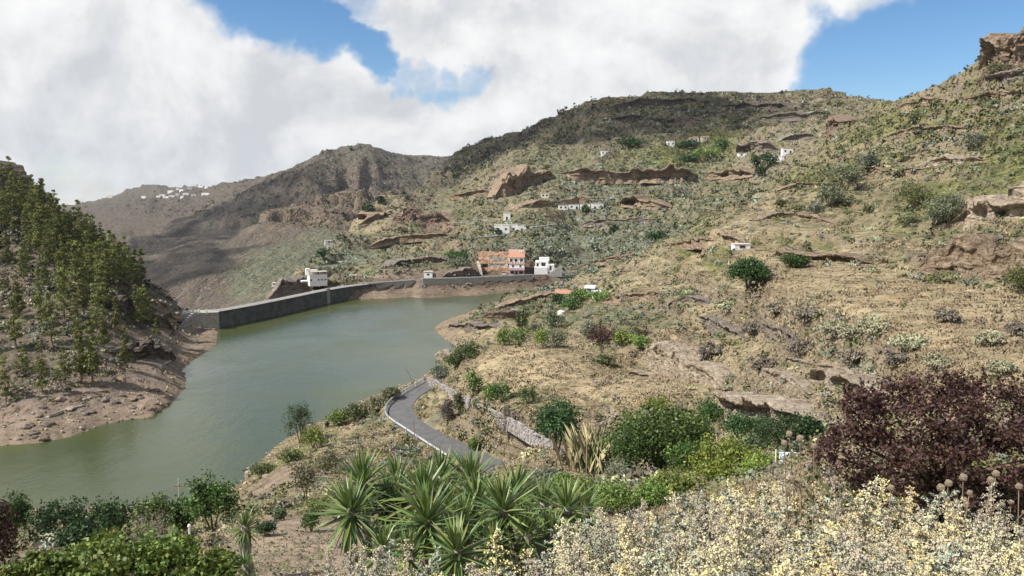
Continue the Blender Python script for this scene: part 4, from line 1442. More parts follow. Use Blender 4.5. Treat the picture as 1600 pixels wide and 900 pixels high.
# ------------------------------------------------------------------ rock outcrops
def outcrop(label, m, pts, under=1.2, lip=0.5, back=5.0, seed=1, name='rock_outcrop', res=None, cat='rock', blocky=1.0, foot=0.0, opening_=0.72, proud=None):
    """pts: (px, py of the foot, Y guess, height in px); a broken, bedded face that leans out over a hollow"""
    B, H = [], []
    for px, py, Y, h in pts:
        p = hit(px, py, Y * 0.8)
        if not 0.75 < p.y / Y < 1.3:
            p = Vector(P(px, py, Y))
        B.append(p)
        H.append(h * p.y / F)
    cum = [0]
    for a, b in zip(B[:-1], B[1:]):
        cum.append(cum[-1] + (b - a).length)
    L_ = cum[-1]
    Ym = sum(b.y for b in B) / len(B)
    res = res or max(0.22, Ym / F * 1.3)
    nu = int(min(95, max(16, L_ / res)))
    s = np.linspace(0, L_, nu)
    bx, by, bz, hh = (np.interp(s, cum, v) for v in ([b.x for b in B], [b.y for b in B], [b.z for b in B], H))
    ker = np.ones(9) / 9
    pad = lambda v: np.convolve(np.pad(v, 4, mode='edge'), ker, mode='valid')
    bx, by, bz = pad(bx), pad(by), pad(bz)
    tx, ty = np.gradient(bx), np.gradient(by)
    ln_ = np.hypot(tx, ty) + 1e-9
    nx, ny = ty / ln_, -tx / ln_
    flip = np.where(nx * -bx + ny * -by < 0, -1, 1)
    nx, ny = nx * flip, ny * flip
    e = np.minimum(s, L_ - s) / L_
    taper = sstep(e, 0.0, 0.16)
    hh = hh * (0.72 + 0.75 * np.clip(fbm(s / (res * 13) + seed * 3.1, s * 0 + seed, 3, seed + 40) + 0.30, 0, .8)) * (0.12 + 0.88 * taper)
    nv = 20
    prof = []
    op = opening_
    for k in range(nv):
        v = k / (nv - 1)
        if v < op:
            o = -under * (min(1.0, v / (0.16 * op)) * min(1.0, (op - v) / (0.22 * op))) ** 0.6
        else:
            o = lip * math.sin((v - op) / (1 - op) * math.pi * 0.75)
        prof.append((v, o))
    tot = nv + 3
    V = np.zeros((nu, tot, 3))
    fwd = under * 0.9 if proud is None else proud
    amp0 = np.clip(hh * 0.19, 0.14, 2.8) * blocky
    for k in range(tot):
        if k < nv:
            v, o = prof[k]
            z = bz + hh * v
            bedi = np.floor(v * 6.0 + fbm(s / (res * 20), s * 0, 2, seed + 1) * 1.3)
            bed = vnoise(s / (res * 11) + seed * 7.3, bedi * 3.7 + seed, seed) * 1.1
            blk = vnoise(np.floor(s / (res * 4.0) + vnoise(s / (res * 6), bedi, seed + 8)) * 2.3, bedi * 2.9 + seed, seed + 6) * 1.1
            lum = fbm(s / (res * 7) + seed, z / (res * 5), 3, seed + 5) * 0.9
            und = np.clip(fbm(s / (res * 16), s * 0 + seed, 3, seed + 2) * 2.2 + 0.7, 0.0, 1.3)
            off = fwd * (1.0 - 0.0 * v) * (0.35 + 0.65 * taper) + (o * und if o < 0 else o) * taper + amp0 * (bed + blk + lum)
            V[:, k] = np.stack([bx + nx * off, by + ny * off, z + amp0 * 0.5 * fbm(s / (res * 4), s * 0 + k, 2, seed + 3)], -1)
        else:
            q = k - nv
            off = (-back * 0.3, -back, -back * 0.9)[q]
            z = (bz + hh * (1.03, 0.98, -0.7)[q])
            V[:, k] = np.stack([bx + nx * off, by + ny * off, z], -1)
    V[:, 0, 2] -= 1.2 + 0.25 * hh
    ii = np.arange(nu * tot).reshape(nu, tot)
    jj = np.roll(ii, -1, axis=1)
    q = np.stack([ii[:-1], ii[1:], jj[1:], jj[:-1]], -1).reshape(-1, 4)
    org = np.array(V[nu // 2, 0])
    me = np_mesh(name, (V - org).reshape(-1, 3), q)
    o = link(name, me, None, m)
    o.location = org
    tag(o, label, cat)
    return o


RT, RP, RD, RG, RR = (M[k] for k in ('rock_tan', 'rock_pale', 'rock_dark', 'rock_grey', 'rock_red'))
outcrop('long rock ledge with the widest black cave, high on the middle slope', RT, [(872, 272, 640, 8), (900, 277, 640, 14), (930, 281, 640, 14), (970, 282, 640, 17), (1000, 280, 640, 18), (1040, 280, 640, 21), (1075, 279, 640, 20), (1088, 272, 645, 8)], under=5, lip=1.5, back=12, seed=3, opening_=.8)
outcrop('ochre cliff face with small caves left of the widest cave', RT, [(770, 312, 606, 30), (790, 306, 606, 34), (815, 297, 610, 30), (840, 287, 625, 22), (868, 275, 640, 10)], under=2.2, lip=0.8, back=10, seed=5)
outcrop('second rock ledge with a dark overhang below the widest cave', RT, [(968, 318, 565, 8), (995, 320, 565, 13), (1020, 323, 560, 11), (1052, 325, 555, 7)], under=6, lip=1, back=9, seed=8, foot=0)
outcrop('low rock band right of the widest cave', RT, [(1100, 278, 610, 6), (1130, 277, 610, 8), (1155, 275, 610, 11), (1180, 272, 610, 9)], under=4, lip=.8, back=8, seed=11)
outcrop('brown rock with caves above the low white house', RG, [(1150, 238, 610, 9), (1175, 237, 610, 16), (1200, 235, 610, 14), (1216, 232, 612, 7)], under=5, lip=1.5, back=9, seed=14)
outcrop('reddish-brown rock knob near the crest', RR, [(1280, 213, 600, 10), (1298, 208, 600, 16), (1316, 203, 600, 15), (1330, 197, 605, 7)], under=3.5, lip=1.5, back=9, seed=17)
outcrop('columned rock face at the western shoulder', RR, [(612, 345, 600, 10), (640, 346, 595, 18), (670, 347, 592, 16), (705, 345, 590, 10)], under=0.8, lip=.3, back=8, seed=21, blocky=1.5)
outcrop('grey rock base under the flat-roofed house by the dam', RG, [(418, 466, 350, 14), (440, 461, 349, 20), (462, 456, 349, 22), (484, 450, 349, 14)], under=.6, lip=.3, back=6, seed=27, blocky=1.4)
outcrop('pale weathered rocks along the road left of the cutting', RG, [(690, 433, 389, 8), (712, 433, 390, 13), (735, 431, 393, 16), (752, 430, 394, 9)], under=.5, lip=.3, back=5, seed=29, blocky=1.6)
outcrop('thin dark ledges under the dry grass shoulder, left part', RT, [(1108, 368, 209, 7), (1140, 375, 195, 9), (1175, 384, 177, 7)], under=1.6, lip=.4, back=4, seed=31)
outcrop('thin dark ledges under the dry grass shoulder, right part', RT, [(1205, 400, 158, 8), (1250, 404, 153, 10), (1300, 408, 147, 10), (1350, 412, 141, 9), (1372, 413, 140, 5)], under=1.2, lip=.4, back=4, seed=33)
outcrop('vertical tan earth bank below the fence posts', RT, [(1428, 424, 127.5, 42), (1450, 424, 126, 47), (1500, 429, 121, 52), (1550, 434, 116, 52), (1610, 441, 110.5, 56), (1660, 445, 107, 58)], under=.3, lip=.2, back=4, seed=35, blocky=.4)
outcrop('pale overhanging rock with a black slot at the right edge', RP, [(1470, 350, 166, 4), (1500, 347, 160, 16), (1530, 344, 157, 26), (1570, 342, 153, 32), (1620, 340, 148, 40), (1680, 338, 143, 46)], under=2.2, lip=.7, back=5, seed=37)
outcrop('layered rock summit at the top right corner', RT, [(1530, 112, 318, 22), (1550, 108, 316, 40), (1575, 106, 312, 58), (1610, 104, 308, 68), (1670, 100, 305, 78)], under=2.4, lip=1.2, back=12, seed=39, blocky=1.4)
outcrop('second band of the summit rock, below its black slot', RG, [(1540, 128, 311, 12), (1575, 126, 306, 16), (1620, 124, 302, 18)], under=1.6, lip=.9, back=8, seed=41)
outcrop('cream tuff bank at the back of the straw field', RP, [(1008, 551, 143.5, 36), (1030, 560, 137, 36), (1058, 572, 128, 30), (1085, 584, 121, 22), (1110, 595, 114.5, 20), (1132, 606, 108.5, 22), (1140, 612, 105, 12)], under=.3, lip=.2, back=5, seed=43, blocky=.8, proud=1.3)
outcrop('overhang with the low black cave above the garden trees', RP, [(1136, 622, 98, 14), (1160, 634, 92, 22), (1185, 642, 86, 24), (1215, 648, 79, 24), (1250, 652, 70, 22), (1280, 656, 63, 20), (1300, 660, 58, 12)], under=2.6, lip=.5, back=5, seed=45, proud=3.0, opening_=.66)
outcrop('jagged ledges right of the low cave behind the purple tree', RP, [(1270, 592, 73, 12), (1300, 598, 70, 20), (1340, 610, 64, 22), (1375, 618, 60, 16), (1400, 625, 56, 10)], under=.9, lip=.4, back=3, seed=47)
outcrop('broken grey ledge crossing the dry slope above the tuff bank', RG, [(1088, 492, 157, 6), (1110, 503, 148, 10), (1135, 516, 136, 10), (1165, 528, 126, 8)], under=.9, lip=.3, back=3, seed=49)
outcrop('dark rock wall on the right flank of the pine hill', RD, [(95, 458, 266, 20), (130, 468, 258, 18), (170, 484, 248, 22), (205, 497, 243, 26), (240, 508, 238, 22), (275, 518, 236, 12)], under=.5, lip=.2, back=3.5, seed=51, blocky=1.5)  # dark rock colour also stands in for the shade on this flank
outcrop('dark rock buttress above the water on the pine hill', RD, [(170, 550, 208, 8), (195, 556, 205, 18), (225, 562, 203, 24), (252, 562, 204, 20), (275, 560, 206, 10)], under=.5, lip=.2, back=3, seed=53, blocky=1.6)  # shade of the steep flank is put into the dark rock colour
outcrop('sunlit tan rock knob at the left end of the dam', RP, [(222, 488, 264, 8), (240, 497, 260, 26), (258, 502, 258, 30), (276, 506, 258, 22), (292, 508, 260, 8)], under=.2, lip=.2, back=4, seed=58, blocky=1.5)
outcrop('dark rock crest on the top left edge of the pine hill', RD, [(-40, 300, 320, 50), (-10, 310, 318, 48), (12, 318, 316, 34), (25, 322, 315, 12)], under=.6, lip=.6, back=9, seed=57, blocky=1.5)
outcrop('pale rocks breaking the straw field', RP, [(980, 585, 119, 5), (988, 587, 118, 12), (1000, 588, 117.5, 7), (1020, 590, 117, 5)], under=.2, lip=.2, back=2, seed=59, blocky=1.6)
outcrop('dark eroded rock edge of the lake promontory', RG, [(700, 512, 247, 6), (725, 513, 245, 8), (752, 515, 240, 9), (778, 512, 240, 6)], under=.8, lip=.5, back=4, seed=61, blocky=1.4)
outcrop('earthy red bank of the lake promontory', RR, [(752, 497, 254, 10), (775, 499, 252, 14), (800, 498, 250, 14), (822, 494, 250, 8)], under=.3, lip=.2, back=4, seed=63)
LEDGES = (
    ('dark ledge nearest the skyline left of the ridge top', RD, (948, 168, 4), (1000, 165, 7), (1060, 160, 6), (1100, 158, 3)),
    ('long dark ledge across the upper dark slope', RD, (935, 188, 4), (985, 190, 7), (1050, 193, 7), (1110, 190, 4)),
    ('dark ledge under the right part of the skyline', RG, (1180, 190, 3), (1215, 187, 7), (1260, 183, 6), (1300, 178, 3)),
    ('brown ledge above the terraced white house', RG, (1215, 222, 3), (1245, 218, 7), (1275, 212, 5)),
    ('thin ledge on the western terrace left of the ochre cliff', RT, (700, 312, 4), (735, 306, 8), (768, 300, 5)),
    ('thin ledge above the lone gabled building', RT, (800, 330, 3), (840, 322, 6), (868, 317, 4)),
    ('thin rock line above the row of cottages', RT, (866, 318, 3), (905, 314, 5), (955, 312, 3)),
    ('broken ledge across the blue-green slope', RG, (905, 352, 3), (950, 349, 6), (1010, 346, 5), (1040, 344, 3)),
    ('rock line above the green plot', RT, (1010, 392, 3), (1060, 385, 6), (1105, 380, 6), (1140, 378, 3)),
    ('terrace edge below the blue-green slope', RT, (880, 420, 3), (930, 412, 5), (985, 402, 5), (1020, 397, 3)),
    ('ledge half way up the rough tan slope', RT, (1180, 345, 3), (1225, 338, 6), (1275, 345, 6), (1310, 352, 3)),
    ('short ledge above the two round bushes', RT, (1210, 300, 3), (1245, 292, 6), (1280, 288, 3)),
    ('ledge left of the upper agaves', RT, (1330, 280, 3), (1370, 272, 7), (1420, 268, 5), (1450, 264, 3)),
    ('pale scarp above the upper agaves', RP, (1440, 262, 4), (1475, 256, 9), (1520, 254, 7), (1545, 250, 3)),
    ('ledge under the bright green strip', RT, (1380, 215, 3), (1430, 206, 6), (1480, 204, 6), (1520, 202, 3)),
    ('ledge near the right skyline', RT, (1400, 172, 3), (1440, 160, 6), (1480, 152, 3)),
    ('ledge above the grey bush on the upper right slope', RT, (1500, 160, 3), (1545, 152, 8), (1600, 150, 8), (1650, 148, 4)),
    ('diagonal grey ledge, upper of three on the near dry slope', RG, (1160, 505, 4), (1195, 515, 9), (1235, 530, 9), (1265, 545, 4)),
    ('diagonal ledge in the middle of the near dry slope', RP, (1178, 575, 4), (1205, 590, 11), (1240, 606, 12), (1270, 618, 5)),
    ('pale ledge above the jagged ledges', RP, (1225, 560, 4), (1262, 572, 9), (1300, 580, 9), (1335, 590, 4)),
    ('broken rock line above the garden terraces', RG, (1040, 478, 3), (1075, 470, 6), (1110, 474, 3)),
    ('low rock line on the terrace with agaves', RT, (940, 472, 3), (980, 465, 6), (1030, 462, 5), (1060, 458, 3)),
    ('rust-brown bank above the lake track', RT, (770, 482, 3), (810, 476, 7), (850, 466, 6), (880, 460, 3)),
    ('rock band on the western slope above the hut', RG, (600, 418, 3), (640, 412, 7), (690, 410, 6), (720, 408, 3)),
    ('rock band on the western slope in the middle', RT, (570, 388, 3), (620, 376, 7), (670, 372, 6), (700, 368, 3)),
    ('rocky edge of the pale hillock', RT, (558, 352, 3), (580, 345, 9), (606, 338, 5)),
)
for k_, (lab, m_, *pp) in enumerate(LEDGES):
    pts_ = []
    for px, py, h_ in pp:
        q_ = hit(px, py)
        pts_.append((px, py, q_.y, h_ * 1.25))
    hm_ = max(h_ * q_.y / F for _, _, h_ in pp)
    outcrop(lab, m_, pts_, under=hm_ * .45, lip=hm_ * .15, back=hm_ * 2.5, seed=200 + k_ * 3, blocky=1.1, proud=hm_ * .55, name='rock_ledge')
outcrop('dark basalt step along the ridge below the skyline', RD, [(1110, 168, 900, 5), (1150, 170, 890, 9), (1200, 172, 880, 9), (1240, 168, 890, 5)], under=3, lip=1.5, back=16, seed=69)


# ------------------------------------------------------------------ leaves
def quads_mesh(name, V4, C):
    nq = len(V4)
    return np_mesh(name, V4.reshape(-1, 3), np.arange(nq * 4).reshape(nq, 4), np.repeat(C, 4, axis=0))


def rand_dirs(k, rng):
    d = rng.normal(size=(k, 3))
    return d / np.linalg.norm(d, axis=1, keepdims=True)


def leaf_quads(pos, size, rng, aspect=0.6, nrm=None, flat=0.5):
    """one leaf quad (a kite with a tip) at each position"""
    k = len(pos)
    ax = rand_dirs(k, rng)
    n_ = rand_dirs(k, rng)
    if nrm is not None:
        n_ = n_ * (1 - flat) + nrm * flat
    n_ /= np.linalg.norm(n_, axis=1, keepdims=True) + 1e-9
    ax = ax - n_ * (ax * n_).sum(1, keepdims=True)
    ax /= np.linalg.norm(ax, axis=1, keepdims=True) + 1e-9
    sd = np.cross(n_, ax)
    s = (size * rng.uniform(0.65, 1.35, k))[:, None] * 0.5
    w_ = s * aspect
    return np.stack([pos - ax * s, pos + sd * w_ - ax * s * 0.1, pos + ax * s, pos - sd * w_ - ax * s * 0.1], 1)


def crown(blobs, nleaf, size, cols, rng, aspect=0.62, clumps=16, tight=0.30, shell=0.72):
    """leaves gathered in clumps through the outer part of each blob"""
    vol = np.array([b[3] * b[4] + b[3] * b[5] for b in blobs])
    cnt = np.maximum(6, (nleaf * vol / vol.sum()).astype(int))
    Vs, Cs = [], []
    cols = np.array(cols, dtype=np.float32)
    for b, k in zip(blobs, cnt):
        c, r = np.array(b[:3]), np.array(b[3:6])
        m_ = max(4, int(clumps * (0.6 + 0.8 * rng.random())))
        d = rand_dirs(m_, rng)
        d[:, 2] = np.where(d[:, 2] < -0.45, -d[:, 2] * 0.5, d[:, 2])
        cc = d * rng.uniform(shell, 1.0, (m_, 1))
        which = rng.integers(0, m_, k)
        p = cc[which] + rng.normal(size=(k, 3)) * tight * rng.uniform(0.5, 1.0, m_)[which][:, None]
        nn = p / (np.linalg.norm(p, axis=1, keepdims=True) + 1e-6)
        V4 = leaf_quads(c + p * r, size, rng, aspect, nn, 0.45)
        base = cols[rng.integers(0, len(cols), k)] * rng.uniform(0.72, 1.28, (k, 1))
        base = base * rng.uniform(0.82, 1.18, m_)[which][:, None]
        Vs.append(V4)
        Cs.append(base)
    return np.concatenate(Vs), np.concatenate(Cs)


GREEN = [(0.055, 0.105, 0.022), (0.075, 0.13, 0.03), (0.045, 0.085, 0.022)]
DKGREEN = [(0.035, 0.075, 0.022), (0.05, 0.095, 0.03), (0.028, 0.06, 0.02)]
LIME = [(0.15, 0.20, 0.03), (0.20, 0.235, 0.04), (0.11, 0.165, 0.03), (0.26, 0.25, 0.05)]
FRESH = [(0.16, 0.24, 0.055), (0.21, 0.285, 0.075), (0.12, 0.19, 0.045)]
OLIVE = [(0.115, 0.125, 0.05), (0.15, 0.15, 0.065), (0.09, 0.105, 0.042)]
GREYG = [(0.17, 0.19, 0.125), (0.20, 0.21, 0.145), (0.14, 0.165, 0.11)]
PURPLE = [(0.065, 0.028, 0.028), (0.10, 0.042, 0.042), (0.05, 0.026, 0.024), (0.085, 0.05, 0.03), (0.12, 0.075, 0.045)]
BROWN = [(0.20, 0.165, 0.105), (0.165, 0.14, 0.09), (0.25, 0.21, 0.14)]
PALE = [(0.33, 0.31, 0.19), (0.28, 0.28, 0.185), (0.38, 0.345, 0.20), (0.24, 0.25, 0.16)]
MAUVE = [(0.175, 0.15, 0.13), (0.215, 0.185, 0.155), (0.145, 0.125, 0.11)]


def plant(name, label, cat, px, top, bot, wpx, Y, cols, n_leaf=1500, size=0.14, lobes=5, group=None, material='leaf', seed=0, trunk='bark', stemr=None, aspect=.62, tight=.3, clumps=16, spread=1.0, ground_z=None):
    """a shrub or tree whose crown fills columns px +- wpx/2, rows top..bot at distance Y; its stems reach the ground"""
    rng = np.random.default_rng(int(px * 13 + top * 7 + seed))
    rr = random.Random(int(px * 13 + top * 7 + seed))
    pt, pb = Vector(P(px, top, Y)), Vector(P(px, bot, Y))
    w_ = wpx * Y / F * 0.5
    hgt = pt.z - pb.z
    gz = ground(pb.x, Y)
    base = Vector((pb.x, Y, min(gz, pb.z + 0.1 * hgt)))
    root = empty(name, base)
    tag(root, label, cat, group)
    cz = pb.z - base.z
    blobs = []
    for k in range(lobes):
        a = 2 * math.pi * (k + rr.random() * .6) / max(lobes, 1)
        rad = rr.uniform(0.25, 0.55) * spread if lobes > 1 else 0
        f = rr.uniform(0.55, 0.75)
        fz = rr.uniform(0.28, 0.40)
        blobs.append((math.cos(a) * w_ * rad, math.sin(a) * w_ * rad, cz + hgt * rr.uniform(0.36, 0.62), w_ * f, w_ * f, hgt * fz))
    blobs.append((0, 0, cz + hgt * 0.55, w_ * 0.68, w_ * 0.68, hgt * 0.43))
    blobs.append((0, 0, cz + hgt * 0.28, w_ * 0.72, w_ * 0.72, hgt * 0.28))
    V4, C = crown(blobs, n_leaf, size, cols, rng, aspect, clumps, tight)
    link('crown', quads_mesh('crown', V4, C), root, M[material])
    r0 = stemr or max(0.03, w_ * 0.05)
    for b in blobs[:4]:
        mid = Vector((b[0] * .35, b[1] * .35, (cz + hgt * .15) if cz > 0 else hgt * .2))
        MB().tube([(b[0] * .08, b[1] * .08, -0.2), mid, Vector(b[:3])], [r0, r0 * .7, r0 * .25], 6).build('stem', M[trunk], root)
    return root


# ------------------------------------------------------------------ pines of the left hill
def pine_mesh(seed, squat=1.0):
    """a unit-height pine: tiers of soft uneven needle clumps round a straight trunk"""
    rng = np.random.default_rng(seed)
    rr = random.Random(seed)
    Vs, Cs = [], []
    cols = np.array([(0.11, 0.13, 0.03), (0.15, 0.16, 0.038), (0.075, 0.098, 0.026), (0.19, 0.185, 0.048)])
    nw = 9
    for k in range(nw):
        t = (k + rr.uniform(-.35, .35)) / (nw - 1)
        t = min(max(t, 0), 1)
        z = 0.20 + 0.75 * t
        rad = (0.215 * squat) * (1 - 0.88 * t) ** 0.75 * rr.uniform(0.65, 1.2)
        m_ = max(1, int(4 * (1 - t) + 2))
        a0 = rr.random() * 6.28
        for j in range(m_):
            if rr.random() < 0.16:
                continue
            a = a0 + 6.28 * j / m_ + rr.uniform(-.6, .6)
            rj = rad * rr.uniform(0.35, 1.0)
            c = np.array((math.cos(a) * rj, math.sin(a) * rj, z + rr.uniform(-.04, .04) + rj * 0.12))
            nl = 100
            sc_ = rr.uniform(.75, 1.35) * (0.62 + rad * 1.9)
            d_ = rand_dirs(nl, rng)
            p = c + d_ * rng.uniform(.35, 1.0, (nl, 1)) * np.array((0.08, 0.08, 0.052)) * sc_
            V4 = leaf_quads(p, 0.033, rng, 0.5, d_, .5)
            Vs.append(V4)
            Cs.append(cols[rng.integers(0, 4, nl)] * rr.uniform(0.75, 1.2))
    return quads_mesh('pine_crown', np.concatenate(Vs), np.concatenate(Cs))


PINE_CR = [pine_mesh(100 + i, (0.62, 0.8, 0.95, 0.55, 1.1)[i]) for i in range(5)]
for me_ in PINE_CR:
    me_.materials.append(M['needle'])
mb = MB()
mb.tube([(0, 0, -0.04), (0.004, 0, 0.3), (0, 0.004, 0.95)], [0.017, 0.012, 0.003], 6)
PINE_TR = bpy.data.meshes.new('pine_trunk')
PINE_TR.from_pydata(mb.v, [], mb.f)
PINE_TR.materials.append(M['bark'])


def pine(p, height, label, group=None, k=None):
    o = empty('pine_tree', p, random.uniform(0, 6.28))
    tag(o, label, 'pine tree', group)
    for nm, me_ in (('trunk', PINE_TR), ('crown', PINE_CR[k if k is not None else random.randrange(5)])):
        c = link(nm, me_, o)
        c.scale = (height, height, height)
    return o


PX = [(145, 600, 108, 3, 'tall slim pine, right of a close pair above the stony shore'), (128, 600, 92, 3, 'tall slim pine, left of a close pair above the stony shore'),
      (66, 614, 78, 1, 'full pine standing lowest above the boulders of the left shore'), (102, 600, 62, 2, 'shorter pine just left of the close pair by the shore'),
      (10, 628, 68, 1, 'bright green pine at the left edge above the stony shore'), (197, 577, 72, 0, 'lone pine nearest the dark buttress by the water'),
      (36, 585, 55, 2, 'pale young pine between the two lowest pines'), (244, 528, 32, 4, 'small pine under the sunlit knob by the dam'),
      (163, 548, 68, 0, 'upright pine above the close pair'), (183, 520, 60, 3, 'slim pine in front of the dark rock wall')]
for px, py, hp, k, lab in PX:
    p = hit(px, py)
    pine(p, hp * p.y / F, lab, None, k)
PLAB = 'pine among the many pines covering the hill on the left bank'
PGRP = 'pines covering the left hill'
rp_ = random.Random(8)
placed = [(a, b) for a, b, *_ in PX]
tries = 0
npine = 0
crest_line = [(-30, 275), (0, 288), (60, 326), (100, 358), (150, 384), (190, 414), (215, 438), (250, 470)]
while npine < 150 and tries < 12000:
    tries += 1
    px = rp_.uniform(-25, 235)
    cy = np.interp(px, [c[0] for c in crest_line], [c[1] for c in crest_line])
    py = cy + rp_.random() ** 1.5 * (565 - cy) + 3
    if py > 560 - max(0, px - 120) * 0.45 or (px > 165 and 452 < py < 500):
        continue
    dmin = 6.5 + (py - cy) * 0.085 + (12 if py > cy + 75 else 0)
    if any(abs(a - px) < dmin and abs(b - py) < dmin * .8 for a, b in placed):
        continue
    placed.append((px, py))
    p = hit(px, py)
    if p.y > 420 or p.z < 2:
        continue
    zone = 0 if py < cy + 22 else (1 if py < 420 else (2 if py < 490 else 3))
    pine(p, rp_.choice((6.0, 8.0, 9.5, 10.5, 11.5, 12.5, 14.0)) * rp_.uniform(.9, 1.1) * (1.0 if zone < 2 else 1.12), ('pine on the skyline crest of the left hill', 'pine in the dense belt just under the crest of the left hill', 'pine scattered on the stony middle slope of the left hill', 'pine on the lower slope of the left hill, above the lakeside trees')[zone],
         ('pines on the crest of the left hill', 'pines under the crest of the left hill', 'pines of the middle slope on the left', 'pines of the lower slope on the left')[zone])
    npine += 1

# lone pine by the water on the near spur
p = hit(472, 692)
plant('pine_tree', 'lone dark round-topped pine at the water edge of the near spur', 'pine tree', 470, 627, 692, 50, p.y, [(0.035, 0.055, 0.022), (0.05, 0.07, 0.03), (0.06, 0.085, 0.03)], 2600, 0.42, 7, material='needle', aspect=.25, tight=.22)
p = hit(511, 668)
plant('shrub', 'dark thin conical shrub right of the lone pine', 'shrub', 511, 656, 670, 9, p.y, DKGREEN, 200, 0.3, 1)


# ------------------------------------------------------------------ agaves and yuccas
def strap_leaf(length, width, bend, fold=0.25, seg=5, tipw=0.03):
    v, f = [], []
    for i in range(seg + 1):
        t = i / seg
        w_ = width * (0.62 + 0.5 * math.sin(min(1, t * 1.5) * math.pi * 0.6)) * (1 - t ** 2.2) + width * tipw
        x = length * t * (1 - 0.10 * bend * t)
        z = -bend * length * t * t * 0.5
        v += [(x, -w_ / 2, z + w_ * fold), (x, 0, z), (x, w_ / 2, z + w_ * fold)]
    for i in range(seg):
        a = i * 3
        f += [(a, a + 3, a + 4, a + 1), (a + 1, a + 4, a + 5, a + 2)]
    return v, f


def rosette_mesh(name, nleaf, length, width, seed, cols, el0=88, el1=8):
    rng = np.random.default_rng(seed)
    V, Fc, C = [], [], []
    for i in range(nleaf):
        t = i / nleaf
        a = i * 2.39996
        el = math.radians(el0 + (el1 - el0) * t ** 0.75 + rng.uniform(-6, 6))
        v, f = strap_leaf(length * (0.6 + 0.4 * min(1, t * 2.2)) * rng.uniform(.88, 1.1), width, 0.12, 0.2, 4)
        m_ = Matrix.Rotation(a, 3, 'Z') @ Matrix.Rotation(-el, 3, 'Y')
        b = len(V)
        V += [tuple(m_ @ Vector(p)) for p in v]
        Fc += [tuple(b + q for q in ff) for ff in f]
        c = np.array(cols[rng.integers(0, len(cols))]) * rng.uniform(.8, 1.15)
        C += [tuple(c)] * len(v)
    return np_mesh(name, V, Fc, np.array(C))


AGC = [(0.24, 0.31, 0.27), (0.29, 0.36, 0.31), (0.20, 0.27, 0.23)]
AG = [rosette_mesh('agave_leaves', 30, 1.0, 0.16, 5 + i, AGC) for i in range(3)]
for a in AG:
    a.materials.append(M['glossy'])


def agave(px, py, wpx, label, group=None):
    p = hit(px, py)
    o = link('agave', random.choice(AG), None)
    o.location = p
    s = wpx * p.y / F * 0.5
    o.scale = (s, s, s)
    o.rotation_euler = (random.uniform(-.1, .1), random.uniform(-.1, .1), random.uniform(0, 6.28))
    tag(o, label, 'agave', group)


for px, py, w_, lab in ((625, 712, 26, 'large blue-grey agave, left of two side by side below the guardrail'), (651, 706, 24, 'large blue-grey agave, right of two side by side below the guardrail'),
                        (600, 727, 20, 'agave just behind the leftmost tall yucca'), (672, 716, 18, 'agave left of the lower end of the guardrail'), (689, 717, 18, 'agave right at the lower end of the guardrail'),
                        (576, 652, 12, 'small agave on the bare slope left of the road bend'), (591, 634, 10, 'smallest agave near the top of the slope outside the bend'), (600, 658, 15, 'agave just outside the guardrail at the sharpest bend'),
                        (588, 655, 10, 'pale small agave beside the one at the sharpest bend'), (616, 670, 17, 'agave halfway along the guardrail'), (630, 680, 12, 'agave below the middle of the guardrail'),
                        (726, 722, 16, 'agave peeping over the yuccas near the asphalt')):
    agave(px, py, w_, lab)
SLOPE_AG = 'blue-grey agave in the scattered line across the dry right slope'
for px, py, w_ in ((1236, 366, 11), (1250, 368, 12), (1262, 371, 13), (1283, 371, 14), (1318, 374, 13), (1330, 376, 11), (1345, 379, 12), (1365, 378, 14), (1380, 381, 12), (1410, 382, 15), (1395, 373, 12), (1420, 370, 11), (1398, 282, 11), (1450, 283, 14), (1462, 276, 12), (1362, 300, 12), (1350, 297, 10), (1375, 350, 11), (1385, 355, 10), (1445, 299, 11), (1410, 292, 10)):
    agave(px, py, w_, SLOPE_AG, 'agaves on the right slope')
TERR_AG = 'pale agave in the clump on the tan terraces above the red-leaved shrub'
for px, py, w_ in ((990, 484, 15), (1000, 482, 18), (1015, 484, 16), (1005, 493, 14), (1025, 492, 14), (1040, 488, 13), (1047, 482, 12), (1020, 500, 12), (952, 500, 14), (965, 508, 12), (996, 505, 13), (1080, 461, 15), (1088, 456, 14), (1065, 463, 11), (1095, 458, 12), (945, 482, 11), (978, 494, 13), (1030, 482, 12), (1012, 476, 12)):
    agave(px, py, w_, TERR_AG, 'agaves on the tan terraces')
BANK_AG = 'agave in the loose group above the earth bank across the inlet'
for px, py, w_ in ((843, 452, 12), (852, 448, 14), (898, 452, 16), (878, 450, 12), (862, 455, 11), (866, 446, 11), (840, 446, 10), (893, 445, 12), (908, 455, 10)):
    agave(px, py, w_, BANK_AG, 'agaves above the earth bank')

YUC = [(0.115, 0.18, 0.05), (0.16, 0.225, 0.06), (0.085, 0.145, 0.048), (0.23, 0.275, 0.08)]
YLEAF = []
for i in range(8):
    v, f = strap_leaf(1.0, 0.085, (0.02, 0.05, 0.10, 0.20)[i % 4], 0.22, 6, 0.02)
    me_ = np_mesh('yucca_leaf', v, f, np.tile(np.array(YUC[(i * 3 + i // 4) % 4]), (len(v), 1)), smooth=True)
    me_.materials.append(M['glossy'])
    YLEAF.append(me_)
v, f = strap_leaf(1.0, 0.075, 0.5, 0.2, 6, 0.02)
DEADLEAF = np_mesh('dry_leaf', v, f, np.tile(np.array((0.34, 0.26, 0.15)), (len(v), 1)), smooth=True)
DEADLEAF.materials.append(M['scrub'])


